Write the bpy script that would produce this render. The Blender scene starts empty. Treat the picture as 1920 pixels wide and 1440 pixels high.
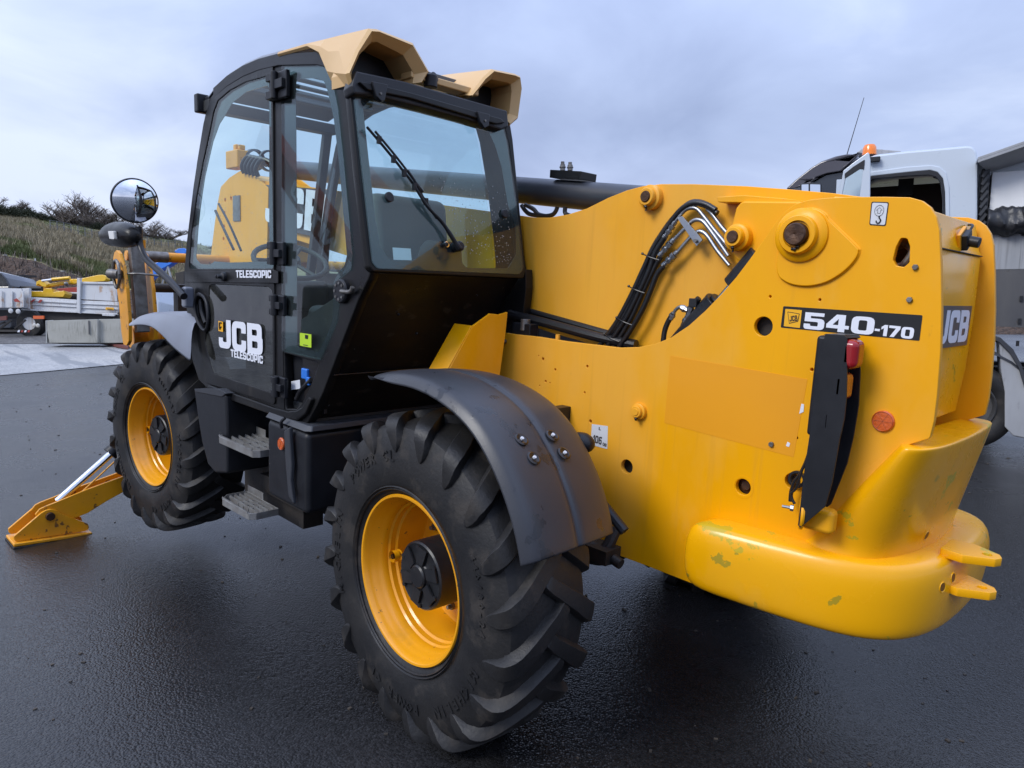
import bpy, bmesh, math, random
from mathutils import Vector, Matrix, noise
from mathutils.geometry import tessellate_polygon
PI = math.pi
rad = math.radians
random.seed(7)
S = bpy.context.scene
COL = S.collection

# ------------------------------------------------------------------ camera
cam = bpy.data.cameras.new('camera')
CAM = bpy.data.objects.new('camera', cam)
COL.objects.link(CAM)
CW = Vector((2.138727, -1.558300, 1.658926))
_r, _u, _f = Vector((0.703469, 0.710704, 0.005660)), Vector((-0.082823, 0.074066, 0.993808)), Vector((-0.705884, 0.699581, -0.110966))
CAM.matrix_world = Matrix(((_r.x, _u.x, -_f.x, CW.x), (_r.y, _u.y, -_f.y, CW.y), (_r.z, _u.z, -_f.z, CW.z), (0, 0, 0, 1)))
cam.sensor_width = 36.0
cam.lens = 36.0 * 1330.85 / 1920.0
cam.clip_start = 0.05
cam.clip_end = 2000
S.camera = CAM

# ------------------------------------------------------------------ world, sun, exposure
W = bpy.data.worlds.new("World")
S.world = W
W.use_nodes = True
SUN_EL, SUN_AZ = rad(40), rad(-100)      # direction the light comes from, azimuth in the xy plane
wn, wl = W.node_tree.nodes, W.node_tree.links
for n in list(wn):
    wn.remove(n)
wo = wn.new('ShaderNodeOutputWorld')
bg = wn.new('ShaderNodeBackground')
sky = wn.new('ShaderNodeTexSky')
sky.sky_type = 'NISHITA'
sky.sun_disc = False
sky.sun_elevation = SUN_EL
sky.sun_rotation = PI / 2 - SUN_AZ
tc = wn.new('ShaderNodeTexCoord')
sep = wn.new('ShaderNodeSeparateXYZ')
wl.new(tc.outputs['Generated'], sep.inputs[0])
# cloud coordinates: the view direction projected on a flat layer
addz = wn.new('ShaderNodeMath'); addz.operation = 'ADD'; addz.inputs[1].default_value = 0.28
absz = wn.new('ShaderNodeMath'); absz.operation = 'MAXIMUM'; absz.inputs[1].default_value = 0.0
wl.new(sep.outputs['Z'], absz.inputs[0]); wl.new(absz.outputs[0], addz.inputs[0])
dx = wn.new('ShaderNodeMath'); dx.operation = 'DIVIDE'
dy = wn.new('ShaderNodeMath'); dy.operation = 'DIVIDE'
wl.new(sep.outputs['X'], dx.inputs[0]); wl.new(addz.outputs[0], dx.inputs[1])
wl.new(sep.outputs['Y'], dy.inputs[0]); wl.new(addz.outputs[0], dy.inputs[1])
cmb = wn.new('ShaderNodeCombineXYZ')
wl.new(dx.outputs[0], cmb.inputs[0]); wl.new(dy.outputs[0], cmb.inputs[1])
def wnoise(scale, detail, rough, dist=0.0, off=(0, 0, 0)):
    mp = wn.new('ShaderNodeMapping'); mp.inputs['Location'].default_value = off
    nz = wn.new('ShaderNodeTexNoise')
    nz.inputs['Scale'].default_value = scale; nz.inputs['Detail'].default_value = detail
    nz.inputs['Roughness'].default_value = rough; nz.inputs['Distortion'].default_value = dist
    wl.new(cmb.outputs[0], mp.inputs[0]); wl.new(mp.outputs[0], nz.inputs['Vector'])
    return nz
n1 = wnoise(0.55, 5, .52, .3, (3.1, 1.7, 0))
n2 = wnoise(1.9, 7, .55, .4, (7.3, 2.2, 0))
mixn = wn.new('ShaderNodeMix'); mixn.data_type = 'FLOAT'; mixn.inputs[0].default_value = .35
wl.new(n1.outputs['Fac'], mixn.inputs[2]); wl.new(n2.outputs['Fac'], mixn.inputs[3])
ramp = wn.new('ShaderNodeValToRGB')
cr = ramp.color_ramp
cr.elements[0].position = .34; cr.elements[0].color = (2.3, 2.85, 4.5, 1)
cr.elements[1].position = .66; cr.elements[1].color = (5.6, 6.3, 7.9, 1)
e = cr.elements.new(.5); e.color = (3.4, 4.1, 6.0, 1)
wl.new(mixn.outputs[0], ramp.inputs[0])
# the cloud is thinner, so brighter, over a broad patch
dotp = wn.new('ShaderNodeVectorMath'); dotp.operation = 'DOT_PRODUCT'; dotp.inputs[1].default_value = (-.985, -.02, .17)
wl.new(tc.outputs['Generated'], dotp.inputs[0])
pat = wn.new('ShaderNodeMapRange'); pat.inputs['From Min'].default_value = .80; pat.inputs['From Max'].default_value = 1.0; pat.inputs['To Max'].default_value = .15; pat.interpolation_type = 'SMOOTHSTEP'
wl.new(dotp.outputs['Value'], pat.inputs[0])
addp = wn.new('ShaderNodeMath'); addp.operation = 'ADD'; wl.new(mixn.outputs[0], addp.inputs[0]); wl.new(pat.outputs[0], addp.inputs[1])
wl.new(addp.outputs[0], ramp.inputs[0])
# overcast sky: near the horizon a pinkish pale band, brighter towards the zenith
hz = wn.new('ShaderNodeValToRGB')
hz.color_ramp.elements[0].position = 0.0; hz.color_ramp.elements[0].color = (1, 1, 1, 1)
hz.color_ramp.elements[1].position = .22; hz.color_ramp.elements[1].color = (0, 0, 0, 1)
wl.new(absz.outputs[0], hz.inputs[0])
mixh = wn.new('ShaderNodeMix'); mixh.data_type = 'RGBA'; mixh.blend_type = 'MIX'
hs = wn.new('ShaderNodeMath'); hs.operation = 'MULTIPLY'; hs.inputs[1].default_value = .55
wl.new(hz.outputs[0], hs.inputs[0]); wl.new(hs.outputs[0], mixh.inputs[0])
wl.new(ramp.outputs[0], mixh.inputs[6]); mixh.inputs[7].default_value = (4.4, 4.65, 6.2, 1)
zen = wn.new('ShaderNodeMapRange')
zen.inputs['From Min'].default_value = .25; zen.inputs['From Max'].default_value = 1.0
zen.inputs['To Min'].default_value = 1.0; zen.inputs['To Max'].default_value = 2.6
wl.new(absz.outputs[0], zen.inputs[0])
mz = wn.new('ShaderNodeVectorMath'); mz.operation = 'SCALE'
wl.new(mixh.outputs[2], mz.inputs[0]); wl.new(zen.outputs[0], mz.inputs['Scale'])
mixs = wn.new('ShaderNodeMix'); mixs.data_type = 'RGBA'; mixs.inputs[0].default_value = .93
wl.new(sky.outputs[0], mixs.inputs[6]); wl.new(mz.outputs[0], mixs.inputs[7])
wl.new(mixs.outputs[2], bg.inputs['Color'])
bg.inputs['Strength'].default_value = 0.1
wl.new(bg.outputs[0], wo.inputs[0])

sl = bpy.data.lights.new('sun', 'SUN')
sl.energy = 1.5; sl.angle = rad(22); sl.color = (1, .97, .92)
SUN = bpy.data.objects.new('sun', sl); COL.objects.link(SUN)
sd = Vector((math.cos(SUN_EL) * math.cos(SUN_AZ), math.cos(SUN_EL) * math.sin(SUN_AZ), math.sin(SUN_EL)))
SUN.rotation_euler = sd.to_track_quat('Z', 'Y').to_euler()
S.view_settings.view_transform = 'Standard'
S.view_settings.look = 'None'
S.view_settings.exposure = 0.6
S.view_settings.gamma = 1
S.view_settings.use_curve_mapping = False
S.render.engine = 'CYCLES'
S.cycles.max_bounces = 8
S.cycles.transparent_max_bounces = 16
S.cycles.caustics_reflective = False
S.cycles.caustics_refractive = False

# ------------------------------------------------------------------ materials
MATS = {}
def mat(name, color=(.5, .5, .5), rough=.5, metal=0, spec=.5, coat=0, var=0, vscale=3, vcol=None, bump=0, bscale=60,
        rvar=0, rscale=6, streak=None, spots=None, stretch=None, emis=None, wet=None, noisecoord='Object', detail=5):
    """one Principled material with optional colour mottling, roughness mottling, bump, spots and wet patches"""
    m = bpy.data.materials.new(name); m.use_nodes = True
    N, L = m.node_tree.nodes, m.node_tree.links
    b = N['Principled BSDF']
    b.inputs['Base Color'].default_value = (*color, 1)
    b.inputs['Roughness'].default_value = rough
    b.inputs['Metallic'].default_value = metal
    b.inputs['Specular IOR Level'].default_value = spec
    b.inputs['Coat Weight'].default_value = coat
    b.inputs['Coat Roughness'].default_value = .12
    t = N.new('ShaderNodeTexCoord'); mp = N.new('ShaderNodeMapping')
    L.new(t.outputs[noisecoord], mp.inputs[0])
    if stretch: mp.inputs['Scale'].default_value = stretch
    def nz(sc, det=detail, ro=.55):
        x = N.new('ShaderNodeTexNoise'); x.inputs['Scale'].default_value = sc
        x.inputs['Detail'].default_value = det; x.inputs['Roughness'].default_value = ro
        L.new(mp.outputs[0], x.inputs['Vector']); return x
    def ramp(src, a, c, ca=(0, 0, 0, 1), cc=(1, 1, 1, 1)):
        r = N.new('ShaderNodeValToRGB'); r.color_ramp.elements[0].position = a; r.color_ramp.elements[1].position = c
        r.color_ramp.elements[0].color = ca; r.color_ramp.elements[1].color = cc
        L.new(src, r.inputs[0]); return r
    cur = None
    if var:
        v2 = vcol or tuple(min(1, c * .6) for c in color)
        r = ramp(nz(vscale).outputs['Fac'], .35, .68)
        k = N.new('ShaderNodeMath'); k.operation = 'MULTIPLY'; k.inputs[1].default_value = var
        L.new(r.outputs[0], k.inputs[0])
        mx = N.new('ShaderNodeMix'); mx.data_type = 'RGBA'
        mx.inputs[6].default_value = (*color, 1); mx.inputs[7].default_value = (*v2, 1)
        L.new(k.outputs[0], mx.inputs[0]); cur = mx.outputs[2]
    rough_s = None
    if rvar:
        r = N.new('ShaderNodeMapRange'); r.inputs['To Min'].default_value = max(.03, rough - rvar); r.inputs['To Max'].default_value = min(1, rough + rvar)
        r.inputs['From Min'].default_value = .3; r.inputs['From Max'].default_value = .7
        L.new(nz(rscale).outputs['Fac'], r.inputs[0]); rough_s = r.outputs[0]
    for sp in (spots or []):        # (scale, threshold, width, colour, amount)
        sc, th, wd, c2, am = sp
        r = ramp(nz(sc, 6, .6).outputs['Fac'], th, th + wd)
        k = N.new('ShaderNodeMath'); k.operation = 'MULTIPLY'; k.inputs[1].default_value = am
        L.new(r.outputs[0], k.inputs[0])
        mx = N.new('ShaderNodeMix'); mx.data_type = 'RGBA'; mx.inputs[6].default_value = (*color, 1)
        if cur: L.new(cur, mx.inputs[6])
        mx.inputs[7].default_value = (*c2, 1); L.new(k.outputs[0], mx.inputs[0]); cur = mx.outputs[2]
    if streak:                       # (threshold, colour, amount): runs down the surface
        mp2 = N.new('ShaderNodeMapping'); mp2.inputs['Scale'].default_value = (34, 34, 1.1); L.new(t.outputs[noisecoord], mp2.inputs[0])
        n2_ = N.new('ShaderNodeTexNoise'); n2_.inputs['Scale'].default_value = 1; n2_.inputs['Detail'].default_value = 4; L.new(mp2.outputs[0], n2_.inputs['Vector'])
        r = ramp(n2_.outputs['Fac'], streak[0], streak[0] + .16); r2 = ramp(nz(1.1, 2, .5).outputs['Fac'], .42, .6)
        k = N.new('ShaderNodeMath'); k.operation = 'MULTIPLY'; L.new(r.outputs[0], k.inputs[0]); L.new(r2.outputs[0], k.inputs[1])
        k2 = N.new('ShaderNodeMath'); k2.operation = 'MULTIPLY'; k2.inputs[1].default_value = streak[2]; L.new(k.outputs[0], k2.inputs[0])
        mx = N.new('ShaderNodeMix'); mx.data_type = 'RGBA'; mx.inputs[6].default_value = (*color, 1)
        if cur: L.new(cur, mx.inputs[6])
        mx.inputs[7].default_value = (*streak[1], 1); L.new(k2.outputs[0], mx.inputs[0]); cur = mx.outputs[2]
    if wet:                          # (scale, threshold, darkening, wet roughness)
        sc, th, dk, wr = wet
        r = ramp(nz(sc, 6, .5).outputs['Fac'], th, th + .03)
        mx = N.new('ShaderNodeMix'); mx.data_type = 'RGBA'; mx.blend_type = 'MULTIPLY'
        mx.inputs[6].default_value = (*color, 1)
        if cur: L.new(cur, mx.inputs[6])
        mx.inputs[7].default_value = (dk, dk, dk, 1); L.new(r.outputs[0], mx.inputs[0]); cur = mx.outputs[2]
        m2 = N.new('ShaderNodeMix'); m2.data_type = 'FLOAT'; m2.inputs[2].default_value = rough; m2.inputs[3].default_value = wr
        if rough_s: L.new(rough_s, m2.inputs[2])
        L.new(r.outputs[0], m2.inputs[0]); rough_s = m2.outputs[0]
    if cur: L.new(cur, b.inputs['Base Color'])
    if rough_s: L.new(rough_s, b.inputs['Roughness'])
    if bump:
        bp = N.new('ShaderNodeBump'); bp.inputs['Strength'].default_value = bump; bp.inputs['Distance'].default_value = .01
        L.new(nz(bscale, 4, .6).outputs['Fac'], bp.inputs['Height']); L.new(bp.outputs[0], b.inputs['Normal'])
    if emis:
        b.inputs['Emission Color'].default_value = (*color, 1); b.inputs['Emission Strength'].default_value = emis
    MATS[name] = m
    return m

mat('interior_brown', (.045, .030, .024), .7, var=.5, vscale=3, vcol=(.07, .045, .03))
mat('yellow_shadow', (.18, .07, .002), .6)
mat('step_steel', (.40, .40, .39), .38, metal=.6, bump=.15, bscale=120, var=.7, vscale=14, vcol=(.22, .20, .18))
YEL = (.86, .385, .0)
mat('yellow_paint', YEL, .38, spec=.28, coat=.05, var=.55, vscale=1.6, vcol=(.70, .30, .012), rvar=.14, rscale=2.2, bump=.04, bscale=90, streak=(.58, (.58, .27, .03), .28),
    stretch=(1, 1, .45), spots=[(22, .68, .06, (.55, .24, .02), .35), (1.5, .48, .14, (.82, .44, .10), .36), (3.1, .58, .05, (.80, .40, .04), .35), (5, .60, .1, (.86, .40, .02), .5)])  # the broad pale spots put the sky's reflection into the paint colour
mat('yellow_gloss', (.88, .41, .0), .27, spec=.40, coat=.18, var=.35, vscale=1.4, vcol=(.70, .33, .01), rvar=.10, rscale=3, bump=.07, bscale=14,
    spots=[(9, .66, .008, (.30, .25, .02), .8), (5.0, .625, .010, (.46, .38, .02), .8), (2.2, .56, .1, (.86, .44, .05), .5), (150, .74, .03, (.85, .55, .12), .5)])
mat('yellow_patch', (.80, .325, .002), .5, coat=.1, var=.3, vscale=3, vcol=(.70, .29, .01), bump=.03, bscale=70,
    spots=[(140, .73, .03, (.75, .4, .1), .5)])
mat('yellow_worn', (.80, .34, .004), .45, coat=.2, var=.6, vscale=4, vcol=(.55, .24, .02), rvar=.12, bump=.08, bscale=40,
    spots=[(16, .62, .03, (.10, .045, .02), .85), (45, .66, .04, (.25, .10, .02), .6)])
mat('yellow_rim', (.82, .355, .002), .36, coat=.4, var=.3, vscale=3, vcol=(.68, .28, .01), bump=.03, bscale=60,
    spots=[(38, .67, .02, (.10, .06, .03), .8), (6, .6, .1, (.45, .22, .02), .35)])
mat('beige_plastic', (.62, .40, .17), .42, var=.5, vscale=2.5, vcol=(.58, .35, .13), bump=.05, bscale=120,
    spots=[(30, .66, .05, (.30, .22, .10), .35)])
mat('dirty_beige', (.50, .36, .20), .5, var=.9, vscale=9, vcol=(.10, .09, .04), bump=.3, bscale=160)
mat('cab_black', (.005, .0052, .006), .36, spec=.27, coat=.0, var=.5, vscale=4, vcol=(.018, .016, .014), rvar=.12, rscale=5, bump=.05, bscale=50,
    spots=[(60, .735, .01, (.35, .36, .38), .6), (9, .63, .08, (.035, .030, .026), .5)])
mat('cab_panel', (.0055, .005, .005), .42, spec=.3, var=.6, vscale=3, vcol=(.016, .011, .008), rvar=.15, rscale=4, bump=.04, bscale=30,
    stretch=(1, 1, 2.2), spots=[(38, .72, .008, (.45, .45, .45), .8), (9, .62, .03, (.040, .034, .028), .6)])
mat('black_plastic', (.010, .0105, .013), .42, spec=.35, bump=.06, bscale=220, rvar=.1, var=.4, vscale=6, vcol=(.024, .026, .032))
mat('grey_plastic', (.032, .035, .042), .50, bump=.05, bscale=200, rvar=.08, var=.5, vscale=4, vcol=(.034, .036, .043),
    spots=[(14, .66, .04, (.10, .105, .12), .4)])
mat('fender_plastic', (.034, .036, .043), .38, bump=.06, bscale=180, var=.5, vscale=5, vcol=(.027, .028, .033), wet=(7.5, .60, .62, .22),
    spots=[(60, .7, .02, (.12, .12, .13), .5)])
mat('fender_dry', (.20, .22, .27), .42, bump=.04, bscale=180, var=.4, vscale=5, vcol=(.16, .17, .20), spots=[(50, .7, .02, (.3, .3, .32), .5)])
mat('rubber', (.0095, .0096, .0108), .56, spec=.4, bump=.18, bscale=70, var=.8, vscale=5.5, vcol=(.022, .0205, .0195), rvar=.16, rscale=7,
    spots=[(7, .54, .10, (.048, .041, .035), .6), (70, .70, .03, (.08, .075, .07), .4)])
mat('hub_black', (.011, .012, .0145), .38, spec=.4, bump=.12, bscale=40, var=.5, vscale=9, vcol=(.035, .033, .032), spots=[(40, .68, .03, (.09, .09, .09), .5)])
mat('boom_grey', (.028, .032, .042), .38, rvar=.1, var=.3, vscale=4, vcol=(.04, .042, .05))
mat('steel', (.36, .375, .40), .34, metal=1, bump=.03, rvar=.12, rscale=20, var=.5, vscale=25, vcol=(.35, .36, .38))
mat('chrome', (.78, .80, .84), .08, metal=1)
mat('dull_steel', (.24, .235, .225), .42, metal=.7, bump=.15, bscale=120, var=.8, vscale=18, vcol=(.10, .085, .07))
mat('rust_pin', (.045, .022, .014), .5, metal=.4, bump=.3, bscale=60, var=.7, vscale=30, vcol=(.11, .05, .02))
mat('grease', (.012, .008, .006), .22)
mat('hose', (.010, .010, .012), .36, bump=.1, bscale=150)
mat('white_print', (.74, .76, .82), .4)
mat('black_print', (.008, .008, .009), .3)
mat('grey_print', (.06, .06, .065), .35)
mat('label_white', (.62, .64, .68), .45, spots=[(120, .62, .05, (.45, .46, .48), .6)])
mat('label_green', (.42, .62, .02), .4)
mat('label_yellow', (.85, .42, .01), .4)
mat('orange_lens', (.62, .10, .004), .22, coat=.6, bump=.35, bscale=120, spec=.6)
mat('red_lens', (.28, .003, .006), .15, coat=.5)
mat('amber_lens', (.40, .075, .01), .2, coat=1)
mat('clear_lens', (.55, .52, .46), .2, coat=1)
mat('frit', (.022, .022, .026), .14, spec=.8)
mat('interior', (.022, .024, .026), .6, bump=.1, bscale=100)
mat('interior_grey', (.10, .105, .11), .6, bump=.1, bscale=100)
mat('red_panel', (.10, .012, .014), .5)
mat('mirror_glass', (.86, .88, .90), .02, metal=1)
mat('white_paint', (.52, .58, .65), .32, coat=.5, var=.25, vscale=2, vcol=(.5, .55, .60), rvar=.08)
mat('worn_white', (.56, .57, .58), .5, streak=(.5, (.30, .20, .12), .6), var=.4, vscale=3, vcol=(.44, .44, .43), stretch=(1, 1, .5),
    spots=[(3.0, .60, .05, (.36, .19, .08), .7), (14, .68, .04, (.12, .08, .05), .6)])
mat('body_grey', (.36, .37, .39), .5, streak=(.5, (.10, .10, .10), .6), var=.5, vscale=2.5, vcol=(.17, .18, .19), stretch=(1, 1, .4), spots=[(8, .64, .08, (.12, .12, .12), .5)])
mat('dirty_steel', (.085, .085, .09), .45, metal=.4, var=.8, vscale=3, vcol=(.13, .125, .12), stretch=(1, 1, .35), spots=[(12, .65, .06, (.04, .036, .032), .6)])
mat('truck_white_body', (.78, .79, .80), .55, var=.5, vscale=2, vcol=(.66, .67, .67), stretch=(1.2, 1.2, .3), spots=[(20, .68, .05, (.25, .24, .22), .5)])
mat('tarp', (.016, .017, .020), .42, bump=.5, bscale=18, var=.5, vscale=10, vcol=(.030, .030, .034))
mat('visor_smoke', (.055, .048, .055), .16, coat=.8)
mat('beacon', (.85, .20, .005), .2, coat=.8)
mat('chassis_dark', (.012, .011, .011), .6, bump=.2, bscale=30, var=.7, vscale=6, vcol=(.03, .024, .02))
mat('blue_paint', (.02, .17, .62), .35, coat=.4, var=.3, vscale=2, vcol=(.03, .13, .45))
mat('crane_yellow', (.78, .46, .01), .4, coat=.3, var=.4, vscale=4, vcol=(.6, .34, .02))
mat('red_paint', (.32, .03, .02), .5, var=.5, vscale=4, vcol=(.2, .03, .02))
mat('plate_red', (.14, .035, .028), .6, var=.5, vscale=3, vcol=(.10, .04, .03))
mat('concrete', (.34, .335, .30), .85, streak=(.48, (.12, .12, .10), .7), var=.7, vscale=1.4, vcol=(.24, .235, .20), bump=.3, bscale=25, stretch=(1, 1, 1.6),
    spots=[(2.6, .60, .12, (.16, .16, .13), .6), (11, .66, .05, (.45, .44, .38), .4)])
mat('kerb_concrete', (.42, .42, .40), .8, var=.5, vscale=2, vcol=(.3, .3, .28))
mat('grit_brown', (.07, .055, .04), .7, var=.9, vscale=3, vcol=(.02, .018, .016))
mat('bark', (.12, .098, .082), .85, bump=.4, bscale=30)
mat('dark_twigs', (.040, .034, .028), .9, var=.8, vscale=.35, vcol=(.075, .062, .050))
mat('ivy', (.020, .028, .012), .7, var=.7, vscale=1.5, vcol=(.035, .042, .018))
mat('car_dark', (.015, .018, .025), .25, coat=.8)
mat('fence_grey', (.14, .145, .15), .6)
mat('tread_gravel', (.05, .048, .045), .9)

def ground_mat(name, base, alt, rough, wr, wscale, bump, grain, th=.48, tint=None, spk=None, bscale=None, dist=.006):
    m = bpy.data.materials.new(name); m.use_nodes = True
    N, L = m.node_tree.nodes, m.node_tree.links
    b = N['Principled BSDF']; b.inputs['Specular IOR Level'].default_value = .38; t = N.new('ShaderNodeTexCoord')
    def nz(sc, det=5, ro=.55, st=None):
        x = N.new('ShaderNodeTexNoise'); x.inputs['Scale'].default_value = sc; x.inputs['Detail'].default_value = det; x.inputs['Roughness'].default_value = ro
        if st:
            mp = N.new('ShaderNodeMapping'); mp.inputs['Scale'].default_value = st; mp.inputs['Rotation'].default_value = (0, 0, .6)
            L.new(t.outputs['Object'], mp.inputs[0]); L.new(mp.outputs[0], x.inputs['Vector'])
        else: L.new(t.outputs['Object'], x.inputs['Vector'])
        return x
    big = nz(wscale, 6, .6)
    r = N.new('ShaderNodeValToRGB'); r.color_ramp.elements[0].position = th - .14; r.color_ramp.elements[1].position = th + .14
    L.new(big.outputs['Fac'], r.inputs[0])
    mx = N.new('ShaderNodeMix'); mx.data_type = 'RGBA'; mx.inputs[6].default_value = (*base, 1); mx.inputs[7].default_value = (*alt, 1)
    L.new(r.outputs[0], mx.inputs[0]); cur = mx.outputs[2]
    # aggregate: every stone its own tone
    vo = N.new('ShaderNodeTexVoronoi'); vo.inputs['Scale'].default_value = grain
    L.new(t.outputs['Object'], vo.inputs['Vector'])
    sp = N.new('ShaderNodeSeparateColor'); L.new(vo.outputs['Color'], sp.inputs[0])
    mr = N.new('ShaderNodeMapRange'); mr.inputs['To Min'].default_value = .6; mr.inputs['To Max'].default_value = 1.55
    L.new(sp.outputs[0], mr.inputs[0])
    sc = N.new('ShaderNodeVectorMath'); sc.operation = 'SCALE'; L.new(cur, sc.inputs[0]); L.new(mr.outputs[0], sc.inputs['Scale']); cur = sc.outputs[0]
    if spk:
        n3 = nz(spk[0], 3, .5, spk[3] if len(spk) > 3 else None)
        r3 = N.new('ShaderNodeValToRGB'); r3.color_ramp.elements[0].position = spk[1]; r3.color_ramp.elements[1].position = spk[1] + .05
        L.new(n3.outputs['Fac'], r3.inputs[0])
        m3 = N.new('ShaderNodeMix'); m3.data_type = 'RGBA'; L.new(r3.outputs[0], m3.inputs[0]); L.new(cur, m3.inputs[6]); m3.inputs[7].default_value = (*spk[2], 1); cur = m3.outputs[2]
    L.new(cur, b.inputs['Base Color'])
    mr2 = N.new('ShaderNodeMapRange'); mr2.inputs['To Min'].default_value = wr; mr2.inputs['To Max'].default_value = rough
    L.new(r.outputs[0], mr2.inputs[0]); L.new(mr2.outputs[0], b.inputs['Roughness'])
    bp = N.new('ShaderNodeBump'); bp.inputs['Strength'].default_value = bump; bp.inputs['Distance'].default_value = dist
    v2 = N.new('ShaderNodeTexVoronoi'); v2.feature = 'SMOOTH_F1'; v2.inputs['Scale'].default_value = bscale or grain; v2.inputs['Smoothness'].default_value = .6
    L.new(t.outputs['Object'], v2.inputs['Vector'])
    iv = N.new('ShaderNodeMath'); iv.operation = 'MULTIPLY_ADD'; iv.inputs[1].default_value = -1; iv.inputs[2].default_value = 1; L.new(v2.outputs['Distance'], iv.inputs[0])
    nb = nz(grain * .35, 3, .6); ad = N.new('ShaderNodeMath'); ad.operation = 'ADD'; L.new(iv.outputs[0], ad.inputs[0]); L.new(nb.outputs['Fac'], ad.inputs[1])
    L.new(ad.outputs[0], bp.inputs['Height']); L.new(bp.outputs[0], b.inputs['Normal'])
    MATS[name] = m
ground_mat('asphalt', (.0105, .0105, .011), (.020, .020, .0215), .36, .13, .42, .42, 110, dist=.006)
ground_mat('slab', (.36, .35, .33), (.23, .235, .24), .6, .3, .35, .25, 60, spk=(1.6, .56, (.20, .205, .21), (.16, 2.2, 1)))
ground_mat('gravel', (.075, .072, .070), (.12, .115, .11), .9, .7, 1.2, .9, 22, dist=.03)
ground_mat('hill_ground', (.17, .145, .08), (.115, .125, .045), .95, .9, .22, .9, 6, th=.5, dist=.15, spk=(.9, .60, (.26, .22, .15)))
ground_mat('dirt', (.040, .024, .015), (.062, .038, .024), .95, .8, .8, .7, 9, dist=.15, spk=(3.5, .66, (.12, .085, .06)))

# glass: a tinted clear sheet with a fresnel gloss
def glass_mat(name, tint, rough=.015, dirt=.0, drops=False):
    m = bpy.data.materials.new(name); m.use_nodes = True
    N, L = m.node_tree.nodes, m.node_tree.links
    for n in list(N): N.remove(n)
    o = N.new('ShaderNodeOutputMaterial'); tr = N.new('ShaderNodeBsdfTransparent'); gl = N.new('ShaderNodeBsdfGlossy')
    fr = N.new('ShaderNodeFresnel'); fr.inputs['IOR'].default_value = 1.6
    tr.inputs['Color'].default_value = (*[c ** .5 for c in tint], 1); gl.inputs['Roughness'].default_value = rough
    mx = N.new('ShaderNodeMixShader'); gm = N.new('ShaderNodeNewGeometry'); iv = N.new('ShaderNodeMath'); iv.operation = 'SUBTRACT'; iv.inputs[0].default_value = 1
    L.new(gm.outputs['Backfacing'], iv.inputs[1]); fm = N.new('ShaderNodeMath'); fm.operation = 'MULTIPLY'; L.new(fr.outputs[0], fm.inputs[0]); L.new(iv.outputs[0], fm.inputs[1])
    L.new(fm.outputs[0], mx.inputs[0]); L.new(tr.outputs[0], mx.inputs[1]); L.new(gl.outputs[0], mx.inputs[2])
    last = mx
    t = N.new('ShaderNodeTexCoord')
    if dirt:
        df = N.new('ShaderNodeBsdfDiffuse'); df.inputs['Color'].default_value = (.45, .45, .42, 1)
        nz = N.new('ShaderNodeTexNoise'); nz.inputs['Scale'].default_value = 5; nz.inputs['Detail'].default_value = 8; nz.inputs['Roughness'].default_value = .7
        L.new(t.outputs['Object'], nz.inputs['Vector'])
        r = N.new('ShaderNodeMapRange'); r.inputs['From Min'].default_value = .4; r.inputs['From Max'].default_value = .75; r.inputs['To Min'].default_value = dirt * .35; r.inputs['To Max'].default_value = dirt * 1.8
        L.new(nz.outputs['Fac'], r.inputs[0])
        m2 = N.new('ShaderNodeMixShader'); L.new(r.outputs[0], m2.inputs[0]); L.new(last.outputs[0], m2.inputs[1]); L.new(df.outputs[0], m2.inputs[2]); last = m2
    L.new(last.outputs[0], o.inputs[0]); MATS[name] = m
glass_mat('cab_glass', (.80, 1.0, .98), dirt=.012)
glass_mat('door_glass_low', (.16, .18, .18), dirt=.05)
glass_mat('rear_glass', (.78, 1.0, 1.0), dirt=.015)
glass_mat('clear_glass', (.90, .98, .98), dirt=.01)
mat('water_drop', (.30, .34, .36), .05, spec=1)

# ------------------------------------------------------------------ mesh helpers
def V(*a): return Vector(a[0]) if len(a) == 1 else Vector(a)
def frame(d):
    d = V(d).normalized(); a = Vector((0, 0, 1)) if abs(d.z) < .9 else Vector((1, 0, 0))
    u = d.cross(a).normalized(); return u, d.cross(u).normalized(), d
def new_obj(name, me, m=None, parent=None, smooth=True, bevel=0, seg=2, subsurf=0, angle=34):
    o = bpy.data.objects.new(name, me); COL.objects.link(o)
    if m:
        for k in (m if isinstance(m, (list, tuple)) else [m]): me.materials.append(MATS[k])
    if smooth:
        me.polygons.foreach_set('use_smooth', [True] * len(me.polygons))
        if not subsurf: me.set_sharp_from_angle(angle=rad(angle))
    if bevel:
        b = o.modifiers.new('bevel', 'BEVEL'); b.width = bevel; b.segments = seg; b.limit_method = 'ANGLE'; b.angle_limit = rad(40); b.harden_normals = True
    if subsurf:
        s = o.modifiers.new('subsurf', 'SUBSURF'); s.levels = s.render_levels = subsurf
    if parent: o.parent = parent
    return o
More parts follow.
